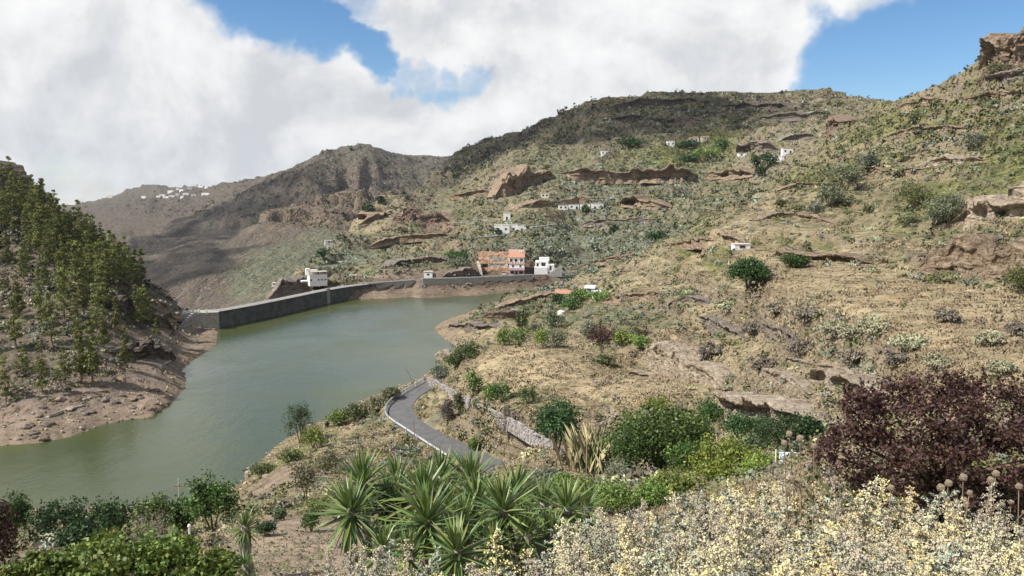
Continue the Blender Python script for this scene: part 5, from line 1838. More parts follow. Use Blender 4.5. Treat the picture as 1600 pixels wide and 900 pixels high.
def yucca(px, py, Y, dpx, label, nl=56, tilt=(0, 0), seed=0):
    rr = random.Random(seed * 31 + int(px))
    py = py + (12 if py < 790 and Y < 15 else 0)
    c = Vector(P(px, py, Y))
    gz = ground(c.x, c.y)
    root = empty('yucca', Vector((c.x, c.y, min(gz, c.z - 0.5))))
    tag(root, label, 'yucca')
    cz = c.z - root.location.z
    mb = MB()
    r0 = 0.085 * Y / 10
    mb.tube([(rr.uniform(-.1, .1), rr.uniform(-.1, .1), -0.2), (rr.uniform(-.05, .05), 0, cz * .5), (0, 0, cz - 0.02), (0, 0, cz + .1)], [r0 * 1.3, r0, r0 * .9, r0 * .4], 9)
    mb.build('trunk', M['greybark'], root, smooth=True)
    Lf = dpx * 0.5 * Y / F * 0.98
    nl = int(nl * 1.75)
    tm = Matrix.Rotation(tilt[0], 3, 'X') @ Matrix.Rotation(tilt[1], 3, 'Y')
    for i in range(nl):
        t = i / nl
        a = i * 2.39996 + rr.uniform(-.2, .2)
        el = math.radians(86 - 150 * t ** 0.95 + rr.uniform(-9, 9))
        m_ = tm @ Matrix.Rotation(a, 3, 'Z') @ Matrix.Rotation(-el, 3, 'Y') @ Matrix.Rotation(rr.uniform(-.3, .3), 3, 'X')
        s = Lf * (0.72 + 0.32 * math.sin(min(1, t * 1.7 + .12) * math.pi * .6)) * rr.uniform(.9, 1.1)
        dead = t > 0.84 and rr.random() < 0.3
        o = link('leaf', DEADLEAF if dead else rr.choice(YLEAF), root)
        o.matrix_local = Matrix.Translation(Vector((0, 0, cz + 0.10 * Lf * (1 - 2 * t))) + m_ @ Vector((0.03, 0, 0))) @ m_.to_4x4() @ Matrix.Diagonal((s, s * rr.uniform(.85, 1.25), s, 1))
    return root


for i, (px, py, Y, d, lab, nl) in enumerate((
        (566, 748, 11.6, 128, 'yucca with the uppermost rosette at the left end of the clump', 60),
        (548, 804, 10.4, 138, 'yucca with the lowest rosette at the left end of the clump', 64),
        (668, 820, 9.6, 150, 'yucca in the middle front with one yellow-streaked drooping rosette', 66),
        (662, 768, 11.2, 140, 'yucca directly behind the middle front rosette', 56),
        (745, 784, 10.8, 138, 'yucca with the large rosette right of the clump centre', 60),
        (786, 802, 9.9, 146, 'yucca with a large rosette hanging low at the right of the clump', 62),
        (714, 868, 8.8, 138, 'yucca nearest the camera at the bottom of the clump', 56),
        (622, 752, 12.4, 118, 'yucca behind, second rosette from the left along the top', 48),
        (690, 738, 12.8, 118, 'yucca whose leaf tips stand highest below the guardrail', 48),
        (736, 742, 12.6, 120, 'yucca at the back centre in front of the asphalt', 48),
        (806, 762, 12.0, 118, 'yucca at the back right in front of the road edge', 48),
        (848, 782, 11.4, 112, 'yucca between the hanging rosette and the right-hand group', 46),
        (886, 800, 10.6, 120, 'yucca with the upright rosette at the right end of the clump', 56),
        (862, 838, 9.8, 100, 'yucca low under the right-hand upright rosette', 42),
        (916, 786, 12.0, 96, 'rightmost small yucca beside the clipped green bushes', 40),
        (624, 800, 11.6, 120, 'yucca deep in shade between the left and middle rosettes', 44),
        (598, 862, 9.6, 110, 'yucca half hidden by the silver bush at the left front', 44),
        (640, 872, 9.2, 110, 'yucca low between the silver bush and the front rosette', 40),
        (770, 856, 9.4, 112, 'yucca low between the front rosette and the hanging one', 42),
        (822, 842, 9.6, 106, 'yucca filling the gap below the back right rosettes', 42),
        (700, 800, 11.0, 128, 'yucca in the heart of the clump', 48),
        (604, 778, 11.8, 122, 'yucca between the two left rosettes and the middle group', 44),
        (724, 822, 10.2, 118, 'yucca squeezed right of the middle front rosette', 44),
        (383, 826, 24, 72, 'solitary yucca on a trunk beside the dug plot', 58),
        (384, 886, 20, 56, 'low yucca below the solitary one at the bottom edge', 44))):
    yucca(px, py, Y, d, lab, nl, (random.uniform(-.25, .1), random.uniform(-.2, .2)), i)


# ------------------------------------------------------------------ single trees and shrubs that the photograph lets one pick out
def PL(name, label, px, top, bot, w_, Y=None, cols=GREEN, n_leaf=900, size=None, lobes=4, cat=None, **kw):
    if Y is None:
        Y = hit(px, bot - 1).y
    size = size or max(0.09, Y / F * 3.2)
    return plant(name, label, cat or name.replace('_', ' '), px, top, bot, w_, Y, cols, n_leaf, size, lobes, **kw)


# garden hollow and field
PL('fig_tree', 'round dark green fig tree standing alone at the end of the stone wall', 870, 622, 700, 84, 88, DKGREEN + [(0.06, 0.125, 0.03)], 4200, 0.30, 6, cat='tree', tight=.24, clumps=26)
PL('walnut_tree', 'largest spreading green tree in the garden hollow below the straw field', 1030, 628, 742, 165, 66, GREEN + FRESH[:1], 12000, 0.27, 8, cat='tree', tight=.24, clumps=26)
PL('lemon_tree', 'yellow-green lemon tree in front of the large spreading tree', 1130, 688, 760, 120, 52, LIME, 7000, 0.2, 6, cat='tree')
PL('lemon_tree', 'yellow-green tree beside the pale blue hive', 1200, 705, 768, 90, 46, LIME + FRESH, 2800, 0.17, 5, cat='tree')
PL('orange_tree', 'dark green bushy tree under the low cave, left of the purple tree', 1225, 640, 715, 92, 57, DKGREEN, 3600, 0.18, 6, cat='tree')
PL('orange_tree', 'dark green tree between the spreading tree and the low cave', 1155, 640, 692, 62, 64, DKGREEN + GREEN, 2000, 0.2, 5, cat='tree')
PL('orange_tree', 'small dark tree at the right shoulder of the spreading tree', 1110, 625, 668, 48, 72, GREEN, 1300, 0.22, 4, cat='tree')
PL('vine_bush', 'yellow-flowered bush on top of the large spreading tree', 1030, 618, 650, 52, 76, LIME, 900, 0.2, 3, cat='bush')
for i, (px, top, bot, w_, Y, lab) in enumerate(((905, 746, 800, 70, 38, 'bright green leafy hedge bush next to the yuccas'), (960, 752, 806, 80, 37, 'bright green hedge bush in the middle of the row'), (1015, 752, 802, 66, 38, 'bright green hedge bush at the right of the row'), (880, 740, 770, 46, 44, 'small green bush at the back left of the hedge'))):
    PL('hedge_bush', lab, px, top, bot, w_, Y, FRESH + LIME[:1], 2600, 0.13, 5, cat='bush', tight=.26)
PL('grey_bush', 'silvery grey-green bush at the foot of the large spreading tree', 975, 718, 752, 74, 62, GREYG, 1500, 0.18, 5, cat='bush', material='scrub')
PL('purple_shrub', 'round purple-leaved shrub behind the straw field', 940, 508, 544, 42, 152, PURPLE, 1300, 0.42, 5, cat='shrub', material='leaf', trunk='greybark')
PL('purple_shrub', 'low dark purple shrub against the cream tuff bank', 1003, 514, 530, 30, 152, PURPLE, 400, 0.42, 3, cat='shrub')
for px, top, bot, w_, c, lab in ((975, 512, 544, 36, LIME, 'yellow-green shrub right of the round purple shrub'), (1000, 522, 546, 32, FRESH, 'fresh green shrub at the left foot of the cream tuff bank'),
                                 (848, 512, 544, 28, LIME + FRESH, 'bright yellow-green shrub at the far edge of the field'), (812, 508, 543, 36, FRESH + OLIVE, 'green shrub at the far left edge of the field'),
                                 (868, 518, 544, 34, GREYG + OLIVE, 'grey-green shrub left of the round purple shrub'), (788, 512, 540, 30, FRESH, 'light green shrub above the field mound'),
                                 (945, 552, 572, 30, OLIVE, 'round olive shrub in the straw field'), (733, 530, 562, 54, GREEN, 'dense green bush on the brow above the lake'),
                                 (712, 548, 578, 40, GREEN, 'lower green bush on the brow above the lake'), (740, 578, 622, 34, GREEN + FRESH, 'tall green bush behind the stone wall'),
                                 (785, 594, 630, 44, GREEN, 'dark green bush behind the stone wall'), (825, 600, 632, 34, OLIVE + GREEN, 'olive bush between wall and fig tree'),
                                 (765, 598, 628, 26, FRESH, 'light green bush beside the dark green one behind the wall'), (690, 568, 592, 30, GREYG, 'grey-green prickly bush at the upper end of the stone wall'),
                                 (816, 482, 520, 22, GREEN + OLIVE, 'small conical tree on the track above the inlet'), (740, 682, 704, 22, FRESH, 'tuft of bright green growing at the road edge'),
                                 (718, 606, 650, 18, OLIVE, 'upright olive bush on the cutting below the stone wall'), (795, 630, 690, 28, MAUVE, 'tangled grey-brown bush hanging on the cutting below the wall'),
                                 (700, 622, 660, 22, MAUVE, 'grey dry bush in the cutting near the bend')):
    Y_ = None
    PL('shrub', lab, px, top, bot, w_, Y_, c, 900, None, 4)
for px, top, bot, w_, Y, c, lab in ((985, 665, 735, 70, 63, GREEN, 'left lobe bush under the large spreading tree'), (1070, 690, 745, 66, 60, GREEN + LIME[:1], 'green bush between the spreading tree and the lemon tree'), (1180, 680, 720, 60, 60, GREYG + GREEN, 'grey-green bush below the dark tree by the cave'),
                                    (1250, 690, 735, 60, 50, DKGREEN + GREYG, 'dark bush beside the pale blue box'), (1195, 650, 690, 50, 66, GREYG + GREEN, 'grey-green bush right under the low cave'), (1060, 740, 780, 80, 46, FRESH + LIME, 'low bright green bush in front of the lemon trees'), (1265, 655, 700, 40, 54, DKGREEN, 'dark green bush touching the purple tree'),
                                    (850, 735, 765, 60, 60, GREYG, 'grey-green bush left of the hedge'), (890, 705, 745, 40, 76, BROWN + OLIVE, 'brown-olive bush left of the reeds'), (1090, 655, 700, 50, 70, GREEN, 'right lobe bush of the large spreading tree')):
    PL('garden_bush', lab, px, top, bot, w_, Y, c, 2600, 0.2, 5, cat='bush')
# dry reeds
rd = hit(925, 735)
rr_root = empty('reed_clump', Vector(P(925, 742, 72)))
tag(rr_root, 'tall straw-coloured reed clump left of the large spreading tree', 'reeds')
rng = np.random.default_rng(5)
V_, F_, C_ = [], [], []
for k in range(420):
    x, y = rng.normal(0, 1.0), rng.normal(0, 0.7)
    h_ = rng.uniform(2.0, 5.0)
    a = rng.uniform(0, 6.28)
    lx, ly = rng.normal(0, .22) * h_, rng.normal(0, .22) * h_
    w_ = rng.uniform(.03, .07)
    b = len(V_)
    V_ += [(x - w_ * math.cos(a), y - w_ * math.sin(a), 0), (x + w_ * math.cos(a), y + w_ * math.sin(a), 0), (x + lx * .4, y + ly * .4, h_ * .65), (x + lx, y + ly, h_)]
    F_.append((b, b + 1, b + 3, b + 2))
    g = rng.uniform(.7, 1.2)
    C_ += [(0.36 * g, 0.29 * g, 0.17 * g) if k % 4 else (0.14 * g, 0.16 * g, 0.06 * g)] * 4
o = link('reed_stems', np_mesh('reed_stems', V_, F_, np.array(C_)), rr_root, M['scrub'])
tag(o, kind='stuff')

# pale blue hive on its stand
hv = empty('bee_hive', Vector(P(1228, 726, 44)))
tag(hv, 'pale blue box under a light frame among the lemon trees', 'box')
MB().rect(-.25, .35, -.3, .3, 0.05, .55).build('box_body', M['blue'], hv)
MB().hexa([(-.3, -.35, .55), (.4, -.35, .55), (.4, .35, .55), (-.3, .35, .55), (-.2, -.25, .68), (.3, -.25, .68), (.3, .25, .68), (-.2, .25, .68)]).build('lid', M['blue'], hv)
for x, y in ((-.5, -.3), (.45, -.3), (.45, .35), (-.5, .35)):
    MB().box((x, y, .1), (.05, .05, 1.4)).build('frame_post', M['white'], hv)
MB().rect(-.55, .5, -.35, -.29, .8, .85).build('frame_bar', M['white'], hv)

# right shoulder
for px, top, bot, w_, c, nl, lab in (
        (1169, 401, 446, 58, DKGREEN + GREEN, 6000, 'large round dark green bush on the brow of the dry shoulder'),
        (1243, 397, 419, 44, GREEN, 3000, 'second round green bush on the dry shoulder'),
        (1262, 375, 402, 14, OLIVE, 250, 'small leaning olive bush above the thin ledges'),
        (1480, 300, 350, 70, GREYG + OLIVE, 5000, 'big grey-green bush below the green strip, left of the slotted rock'),
        (1322, 255, 300, 50, GREYG + OLIVE, 1600, 'upper grey-green bush of the diagonal streak'), (1296, 285, 325, 46, GREYG + OLIVE, 1500, 'lower grey-green bush of the diagonal streak'),
        (1355, 235, 265, 40, GREYG, 1200, 'topmost grey-green bush of the diagonal streak'), (1275, 315, 335, 30, GREYG, 700, 'lowest small bush of the diagonal streak'),
        (1220, 308, 325, 18, OLIVE, 300, 'left of two round bushes on the rough tan slope'), (1246, 320, 333, 20, OLIVE, 300, 'right of two round bushes on the rough tan slope'),
        (1430, 285, 325, 60, OLIVE + LIME[:1], 1800, 'spreading olive-green bush left of the big grey-green one'),
        (1560, 96, 122, 34, OLIVE, 700, 'olive bush under the summit rock'), (1432, 172, 196, 24, OLIVE, 500, 'dark olive bush beside the bright green strip'),
        (1520, 205, 236, 38, GREYG, 800, 'grey bush on the upper right slope'), (1465, 152, 168, 24, OLIVE, 300, 'small bush near the right skyline'),
        (1355, 318, 334, 20, OLIVE, 300, 'small olive bush below the upper agaves'), (1420, 335, 352, 34, OLIVE, 600, 'olive bush above the long row of agaves'),
        (1590, 415, 455, 50, OLIVE + LIME[:1], 1200, 'yellow-green bush at the right end of the earth bank'),
        (1180, 240, 262, 14, DKGREEN, 300, 'round tree right of the low white house'), (1201, 236, 262, 26, DKGREEN, 600, 'pair-forming round tree in front of the terraced white house'),
        (1190, 258, 276, 20, DKGREEN, 500, 'dark tree below the two white cave houses'),
        (985, 212, 232, 44, DKGREEN, 900, 'dark tree clump left of the white cubic hill house'), (1075, 218, 234, 36, DKGREEN, 700, 'dark tree under the orange-roofed hill house'),
        (1128, 216, 234, 24, GREEN, 500, 'single round tree right of the hill houses'), (1105, 228, 246, 50, FRESH, 900, 'bright green patch of trees below the hill houses'),
        (1075, 240, 254, 40, DKGREEN, 700, 'dark green tree in the hollow below the hill houses'),
        (1025, 358, 378, 34, DKGREEN, 700, 'dark tree in the gully left of the field shed'), (960, 350, 366, 20, DKGREEN, 400, 'dark tree in the cleft of the blue-green slope'),
        (915, 318, 334, 16, GREEN, 300, 'green tree in front of the cottages'), (778, 356, 368, 20, DKGREEN, 300, 'bush in front of the long farmhouse'),
        (720, 392, 408, 44, GREEN, 800, 'rounded green bush above the rocks left of the cutting'), (715, 402, 418, 48, GREYG, 800, 'grey-green bush above the roadside rocks'),
        (575, 316, 332, 22, DKGREEN, 400, 'dark tree on the pale hillock'), (594, 304, 318, 16, DKGREEN, 300, 'small dark tree on top of the pale hillock'),
        (505, 388, 406, 16, DKGREEN, 300, 'dark tree left of the western slope house'), (548, 228, 236, 5, DKGREEN, 60, 'lone tree beside the far summit'),
        (905, 449, 478, 40, FRESH + GREEN, 900, 'bright green bush in front of the shacks'), (935, 452, 472, 44, FRESH, 700, 'bright green bush around the right-hand shack'),
        (872, 458, 476, 26, DKGREEN, 500, 'dark green bush left of the reddish-roofed shed'), (890, 464, 486, 34, GREEN, 700, 'green bush below the reddish-roofed shed'), (865, 485, 512, 40, GREYG + GREEN, 800, 'large grey-green bush below the white tank'),
        (920, 498, 530, 30, GREYG, 600, 'grey-green bush above the round purple shrub')):
    PL('shrub' if nl < 2000 else 'bush', lab, px, top, bot, w_, None, c, nl, None, 4, cat='tree' if 'tree' in lab.split(' of ')[0] else 'bush')

# everlasting and dry bushes of the nearest slope
EV = ((1425, 520, 548, 60, 'pale cream flowering bush, the largest on the near dry slope'), (1305, 500, 530, 58, 'pale bush left of the largest cream one'), (1365, 492, 524, 52, 'pale bush above the largest cream one'),
      (1262, 478, 505, 46, 'grey-olive bush at the left of the pale bushes'), (1330, 505, 540, 44, 'pale bush with a dark dry base'), (1545, 515, 542, 44, 'pale bush near the right edge of the dry slope'),
      (1465, 552, 580, 50, 'pale straggling bush above the purple tree'), (1400, 548, 575, 40, 'mauve-grey bush below the largest cream one'), (1480, 480, 505, 40, 'grey-brown bush in the dry grass on the shoulder'),
      (1215, 470, 495, 36, 'pale bush left of the grey-olive one'), (1330, 545, 575, 44, 'grey dry bush above the jagged ledges'), (1140, 470, 490, 34, 'yellow-dotted bush on the brow below the large round bush'),
      (1180, 500, 525, 40, 'mauve-grey dry bush above the tuff bank'), (1250, 530, 560, 44, 'brown dry bush in the middle of the dry slope'), (1110, 535, 562, 40, 'brown dry bush hanging over the tuff bank'),
      (1195, 555, 585, 40, 'grey dry bush above the cave'), (1560, 560, 590, 50, 'straw-pale bush right above the purple tree'), (1590, 500, 525, 40, 'grey bush at the right edge of the dry slope'))
for i, (px, top, bot, w_, lab) in enumerate(EV):
    c = MAUVE + BROWN if ('grey' in lab or 'brown' in lab or 'mauve' in lab) else PALE
    PL('dry_bush', lab, px, top, bot, w_, None, c, 2600, None, 7, cat='bush', material='scrub', trunk='greybark', tight=.2, clumps=14)

# near spur shrubs
for px, top, bot, w_, c, lab in ((490, 665, 702, 44, FRESH + LIME, 'bright green shrub right of the lone pine'), (455, 700, 724, 46, OLIVE + FRESH, 'olive shrub at the water edge below the lone pine'), (412, 722, 745, 44, OLIVE + FRESH, 'olive shrub where the spur meets the water'),
                                 (478, 718, 782, 46, OLIVE, 'tall olive shrub mass on the bare slope'), (500, 770, 806, 50, OLIVE + LIME, 'yellowish shrub left of the yuccas'), (487, 795, 832, 40, GREEN, 'dark green shrub left of the yuccas'), (437, 790, 815, 26, GREYG + GREEN, 'small grey-green shrub by the dug plot'),
                                 (510, 700, 740, 50, BROWN + OLIVE, 'brown and olive shrub in the middle of the spur'), (555, 632, 658, 46, GREEN + OLIVE, 'green shrub on the rim above the lake'), (590, 620, 645, 50, OLIVE + BROWN, 'olive-brown shrub on the rim outside the bend'),
                                 (612, 606, 624, 34, OLIVE, 'olive shrub below the upper guardrail'), (530, 640, 665, 36, FRESH, 'light green shrub at the lake rim'), (415, 815, 838, 30, DKGREEN, 'dark bush just right of the solitary yucca')):
    PL('shrub', lab, px, top, bot, w_, None, c, 1400, None, 5)

# lower left garden
PL('walnut_tree', 'rounded green tree with open crown at the water side of the dug plot', 333, 738, 832, 92, 38, GREEN + FRESH[:1], 4200, 0.15, 7, cat='tree', tight=.22)
for px, top, bot, w_, Y, c, lab in ((20, 772, 840, 60, 42, GREEN, 'dark green tree in the left corner of the garden row'), (95, 778, 850, 100, 42, DKGREEN, 'dense dark green tree, second in the garden row'), (175, 776, 848, 80, 43, DKGREEN + GREEN, 'dense dark green tree in the middle of the garden row'),
                                    (245, 772, 842, 84, 42, GREEN + FRESH[:1], 'lighter green tree at the right of the garden row'), (285, 780, 840, 40, 40, GREEN, 'narrow green tree against the open-crowned tree'), (130, 815, 870, 70, 30, DKGREEN, 'dark bush in front of the garden row')):
    PL('fruit_tree', lab, px, top, bot, w_, Y, c, 3000, 0.16, 6, cat='tree', tight=.24)
PL('dry_bush', 'leafless grey-brown bush among the garden trees', 238, 792, 850, 56, 32, MAUVE + BROWN, 1500, 0.10, 5, cat='bush', material='scrub', aspect=.2, trunk='greybark')
for px, top, bot, w_, Y, lab in ((140, 830, 935, 190, 20, 'broad light-green large-leaved bush at the lower left'), (245, 828, 930, 130, 20.5, 'light-green large-leaved bush right of the broad one'), (330, 855, 940, 110, 20, 'greyish-green large-leaved bush near the bottom edge'), (55, 860, 940, 90, 19, 'ragged green bush in the bottom left corner')):
    PL('fig_bush', lab, px, top + 6, bot, w_, Y, FRESH + LIME[:3], 3600, 0.13, 8, cat='bush', aspect=.85, tight=.19, clumps=11)
PL('plum_tree', 'dark purple-brown foliage cut by the left edge of the picture', -10, 772, 900, 80, 17, PURPLE + [(0.04, 0.03, 0.02)], 2600, 0.09, 5, cat='tree')

# the purple-leaved plum tree on the right
rng = np.random.default_rng(77)
Yp = 14.0
pr = empty('plum_tree', Vector((P(1460, 700, Yp)[0], Yp, ground(P(1460, 700, Yp)[0], Yp))))
tag(pr, 'large purple-leaved plum tree filling the right side behind the pale flowering shrubs', 'tree')
blobs = []
for px, py, rx, rz, dy in ((1330, 690, 60, 55, 0), (1300, 715, 40, 45, -.4), (1400, 650, 75, 60, .2), (1480, 640, 80, 62, .4), (1560, 640, 80, 60, .3), (1640, 650, 90, 70, .3), (1420, 720, 90, 60, -.5), (1520, 710, 100, 65, -.4), (1610, 720, 90, 65, -.5), (1345, 640, 38, 40, .2), (1380, 770, 80, 45, -.2), (1500, 775, 90, 45, -.2), (1620, 770, 80, 50, -.2), (1700, 700, 90, 90, 0)):
    c = Vector(P(px, py, Yp + dy)) - Vector(pr.location)
    k = Yp / F
    blobs.append((c.x, c.y, c.z, rx * k, rx * k * 0.9, rz * k))
V4, C4 = crown(blobs, 30000, 0.074, PURPLE, rng, 0.62, 26, 0.17, .5)
# young upright shoots on top
for px, top in ((1318, 602), (1345, 590), (1362, 604), (1388, 588), (1402, 598), (1450, 586), (1478, 580), (1500, 592), (1535, 574), (1558, 588), (1580, 584), (1600, 580), (1520, 590), (1430, 600), (1372, 612)):
    n_ = 130
    t = rng.random(n_)
    a, b = np.array(P(px + 14, top + 60, Yp)), np.array(P(px, top, Yp))
    p_ = a + (b - a) * t[:, None] + rng.normal(size=(n_, 3)) * (0.075 * (1.15 - t))[:, None] - np.array(pr.location)
    V4 = np.concatenate([V4, leaf_quads(p_, 0.062, rng, .6)])
    C4 = np.concatenate([C4, np.array(PURPLE)[rng.integers(0, 4, n_)] * rng.uniform(.8, 1.4, (n_, 1))])
link('crown', quads_mesh('crown', V4, C4), pr, M['leaf'])
MB().tube([(0, 0, -.3), (.05, 0, 1.0), (0, 0, 1.8)], [.12, .10, .08], 8).build('trunk', M['bark'], pr)
for b in blobs:
    MB().tube([(0, 0, 1.0), (b[0] * .5, b[1] * .5, 1.0 + (b[2] - 1.0) * .55), b[:3]], [.06, .04, .012], 5).build('branch', M['bark'], pr)


# ------------------------------------------------------------------ foreground flowering shrubs
def spike_mesh(name, seed, length, kind):
    """a flower spike: an arching stem with side sprays thick with tiny heads"""
    rng = np.random.default_rng(seed)
    pal = {'yellow': [(0.66, 0.52, 0.20), (0.72, 0.60, 0.29), (0.60, 0.53, 0.33), (0.76, 0.66, 0.36)],
           'pale': [(0.55, 0.49, 0.33), (0.60, 0.53, 0.34), (0.45, 0.43, 0.32), (0.63, 0.56, 0.33)],
           'dry': [(0.40, 0.33, 0.25), (0.34, 0.29, 0.23), (0.48, 0.40, 0.27), (0.44, 0.40, 0.31)],
           'leafy': [(0.31, 0.33, 0.24), (0.36, 0.375, 0.28), (0.26, 0.285, 0.20), (0.41, 0.41, 0.31)]}[kind]
    pal = np.array(pal)
    lean = rng.uniform(0.05, 0.3)
    def stem(t):
        return np.array((lean * length * t * t, 0.04 * length * math.sin(3 * t), length * t * (1 - .1 * t)))
    Vs, Cs = [], []
    nb = 20 if kind != 'leafy' else 15
    for i in range(nb):
        t = 0.18 + 0.82 * i / (nb - 1)
        a = i * 2.4 + rng.uniform(-.4, .4)
        bl = length * (0.40 * (1.06 - t) + 0.05) * rng.uniform(.7, 1.2)
        o = stem(t)
        d = np.array((math.cos(a), math.sin(a), rng.uniform(.25, .7)))
        nbd = int(24 + 300 * bl) if kind != 'leafy' else int(16 + 80 * bl)
        u = np.sort(rng.random(nbd))
        p = o + np.outer(u, d) * bl + np.outer(u ** 2, (0, 0, -0.35)) * bl + rng.normal(size=(nbd, 3)) * 0.0038
        sz = 0.0068 if kind != 'leafy' else 0.018
        Vs.append(leaf_quads(p, sz, rng, .8 if kind != 'leafy' else .38))
        Cs.append(pal[rng.integers(0, 4, nbd)] * rng.uniform(.8, 1.15, (nbd, 1)))
        # the spray's own thin stalk
        s_ = np.cross(d, (0, 0, 1.0))
        s_ = s_ / (np.linalg.norm(s_) + 1e-6) * 0.0012
        e = o + d * bl * .8 + np.array((0, 0, -.2)) * bl
        Vs.append(np.array([[o - s_, o + s_, e + s_, e - s_]]))
        Cs.append(np.array([(0.36, 0.32, 0.24)]))
    for i in range(6):
        a, b = stem(i / 6 - .25 if i == 0 else i / 6), stem((i + 1) / 6)
        for s_ in (np.array((.002, 0, 0)), np.array((0, .002, 0))):
            Vs.append(np.array([[a - s_, a + s_, b + s_, b - s_]]))
            Cs.append(np.array([(0.38, 0.33, 0.25)]))
    me_ = quads_mesh(name, np.concatenate(Vs), np.concatenate(Cs))
    me_.materials.append(M['scrub'])
    return me_


SPK = {k: [spike_mesh('flower_spike', 40 + i + 10 * j, 0.20 + 0.03 * i, k) for i in range(4)] for j, k in enumerate(('yellow', 'pale', 'dry', 'leafy'))}


def wormwood(px, top, Y, rad, label, mixw, nsp=44, seed=0):
    nsp = int(nsp * 1.3)
    rad = rad * 1.12
    rr = random.Random(seed + 900)
    rng = np.random.default_rng(seed + 900)
    c = Vector(P(px, top, Y))
    gz = ground(c.x, c.y)
    root = empty('wormwood_bush', Vector((c.x, c.y, gz)))
    tag(root, label, 'bush')
    topz = c.z - gz - 0.25
    rz = min(max(0.3, topz * 0.75), 0.62)
    ctr = Vector((0, 0, topz - rz))
    kinds = list(mixw)
    for i in range(nsp):
        zc = rr.uniform(-0.15, 1.0)
        a = rr.uniform(0, 6.28)
        s = math.sqrt(max(0, 1 - zc * zc))
        d = Vector((math.cos(a) * s, math.sin(a) * s, zc))
        if d.y > 0.75 and zc < 0.4:
            d.y *= -1
        k = rr.choices(kinds, [mixw[q] for q in kinds])[0]
        o = link('leaf_spray' if k == 'leafy' else 'flower_spike', rr.choice(SPK[k]), root)
        pos = ctr + Vector((d.x * rad, d.y * rad, d.z * rz)) * rr.uniform(0.72, 0.98)
        up = (d * 0.75 + Vector((rr.uniform(-.2, .2), rr.uniform(-.2, .2), 0.75))).normalized()
        q = up.to_track_quat('Z', 'Y').to_matrix() @ Matrix.Rotation(rr.uniform(0, 6.28), 3, 'Z')
        s_ = rr.uniform(0.95, 1.6)
        o.matrix_local = Matrix.Translation(pos) @ q.to_4x4() @ Matrix.Diagonal((s_, s_, s_, 1))
    # twigs and grey leaves inside
    n_ = 1700
    d = rand_dirs(n_, rng)
    d[:, 2] = np.abs(d[:, 2])
    rr_ = rng.uniform(.35, .95, n_) ** .6
    p_ = np.array(ctr) + d * rr_[:, None] * np.array((rad, rad, rz))
    V4 = leaf_quads(p_, 0.026, rng, .45, d, .2)
    yl = mixw.get('yellow', 1) / 5.0
    C = np.array([(0.26, 0.27, 0.20), (0.30, 0.25, 0.185), (0.22, 0.21, 0.15), (0.38, 0.35, 0.26)])[rng.integers(0, 4, n_)] * rng.uniform(.7, 1.1, (n_, 1))
    tint = (rng.random((n_, 1)) < 0.55 * yl)
    C = np.where(tint, np.array((0.60, 0.52, 0.29)) * rng.uniform(.8, 1.15, (n_, 1)), C)
    m2 = 160
    d2 = rand_dirs(m2, rng)
    d2[:, 2] = np.abs(d2[:, 2]) + .15
    e = np.array(ctr) + d2 * np.array((rad, rad, rz)) * rng.uniform(.7, 1.05, (m2, 1))
    s0 = np.array(ctr) * .6 + rng.normal(size=(m2, 3)) * (.15, .15, .05)
    side = np.cross(e - s0, (0.3, -1, 0.1))
    side /= np.linalg.norm(side, axis=1, keepdims=True)
    side *= 0.0035
    V4 = np.concatenate([V4, np.stack([s0 - side, s0 + side, e + side * .5, e - side * .5], 1)])
    C = np.concatenate([C, np.tile((0.33, 0.27, 0.20), (m2, 1)) * rng.uniform(.6, 1.2, (m2, 1))])
    o = link('twigs', quads_mesh('twigs', V4, C), root, M['scrub'])
    tag(o, kind='stuff')
    return root


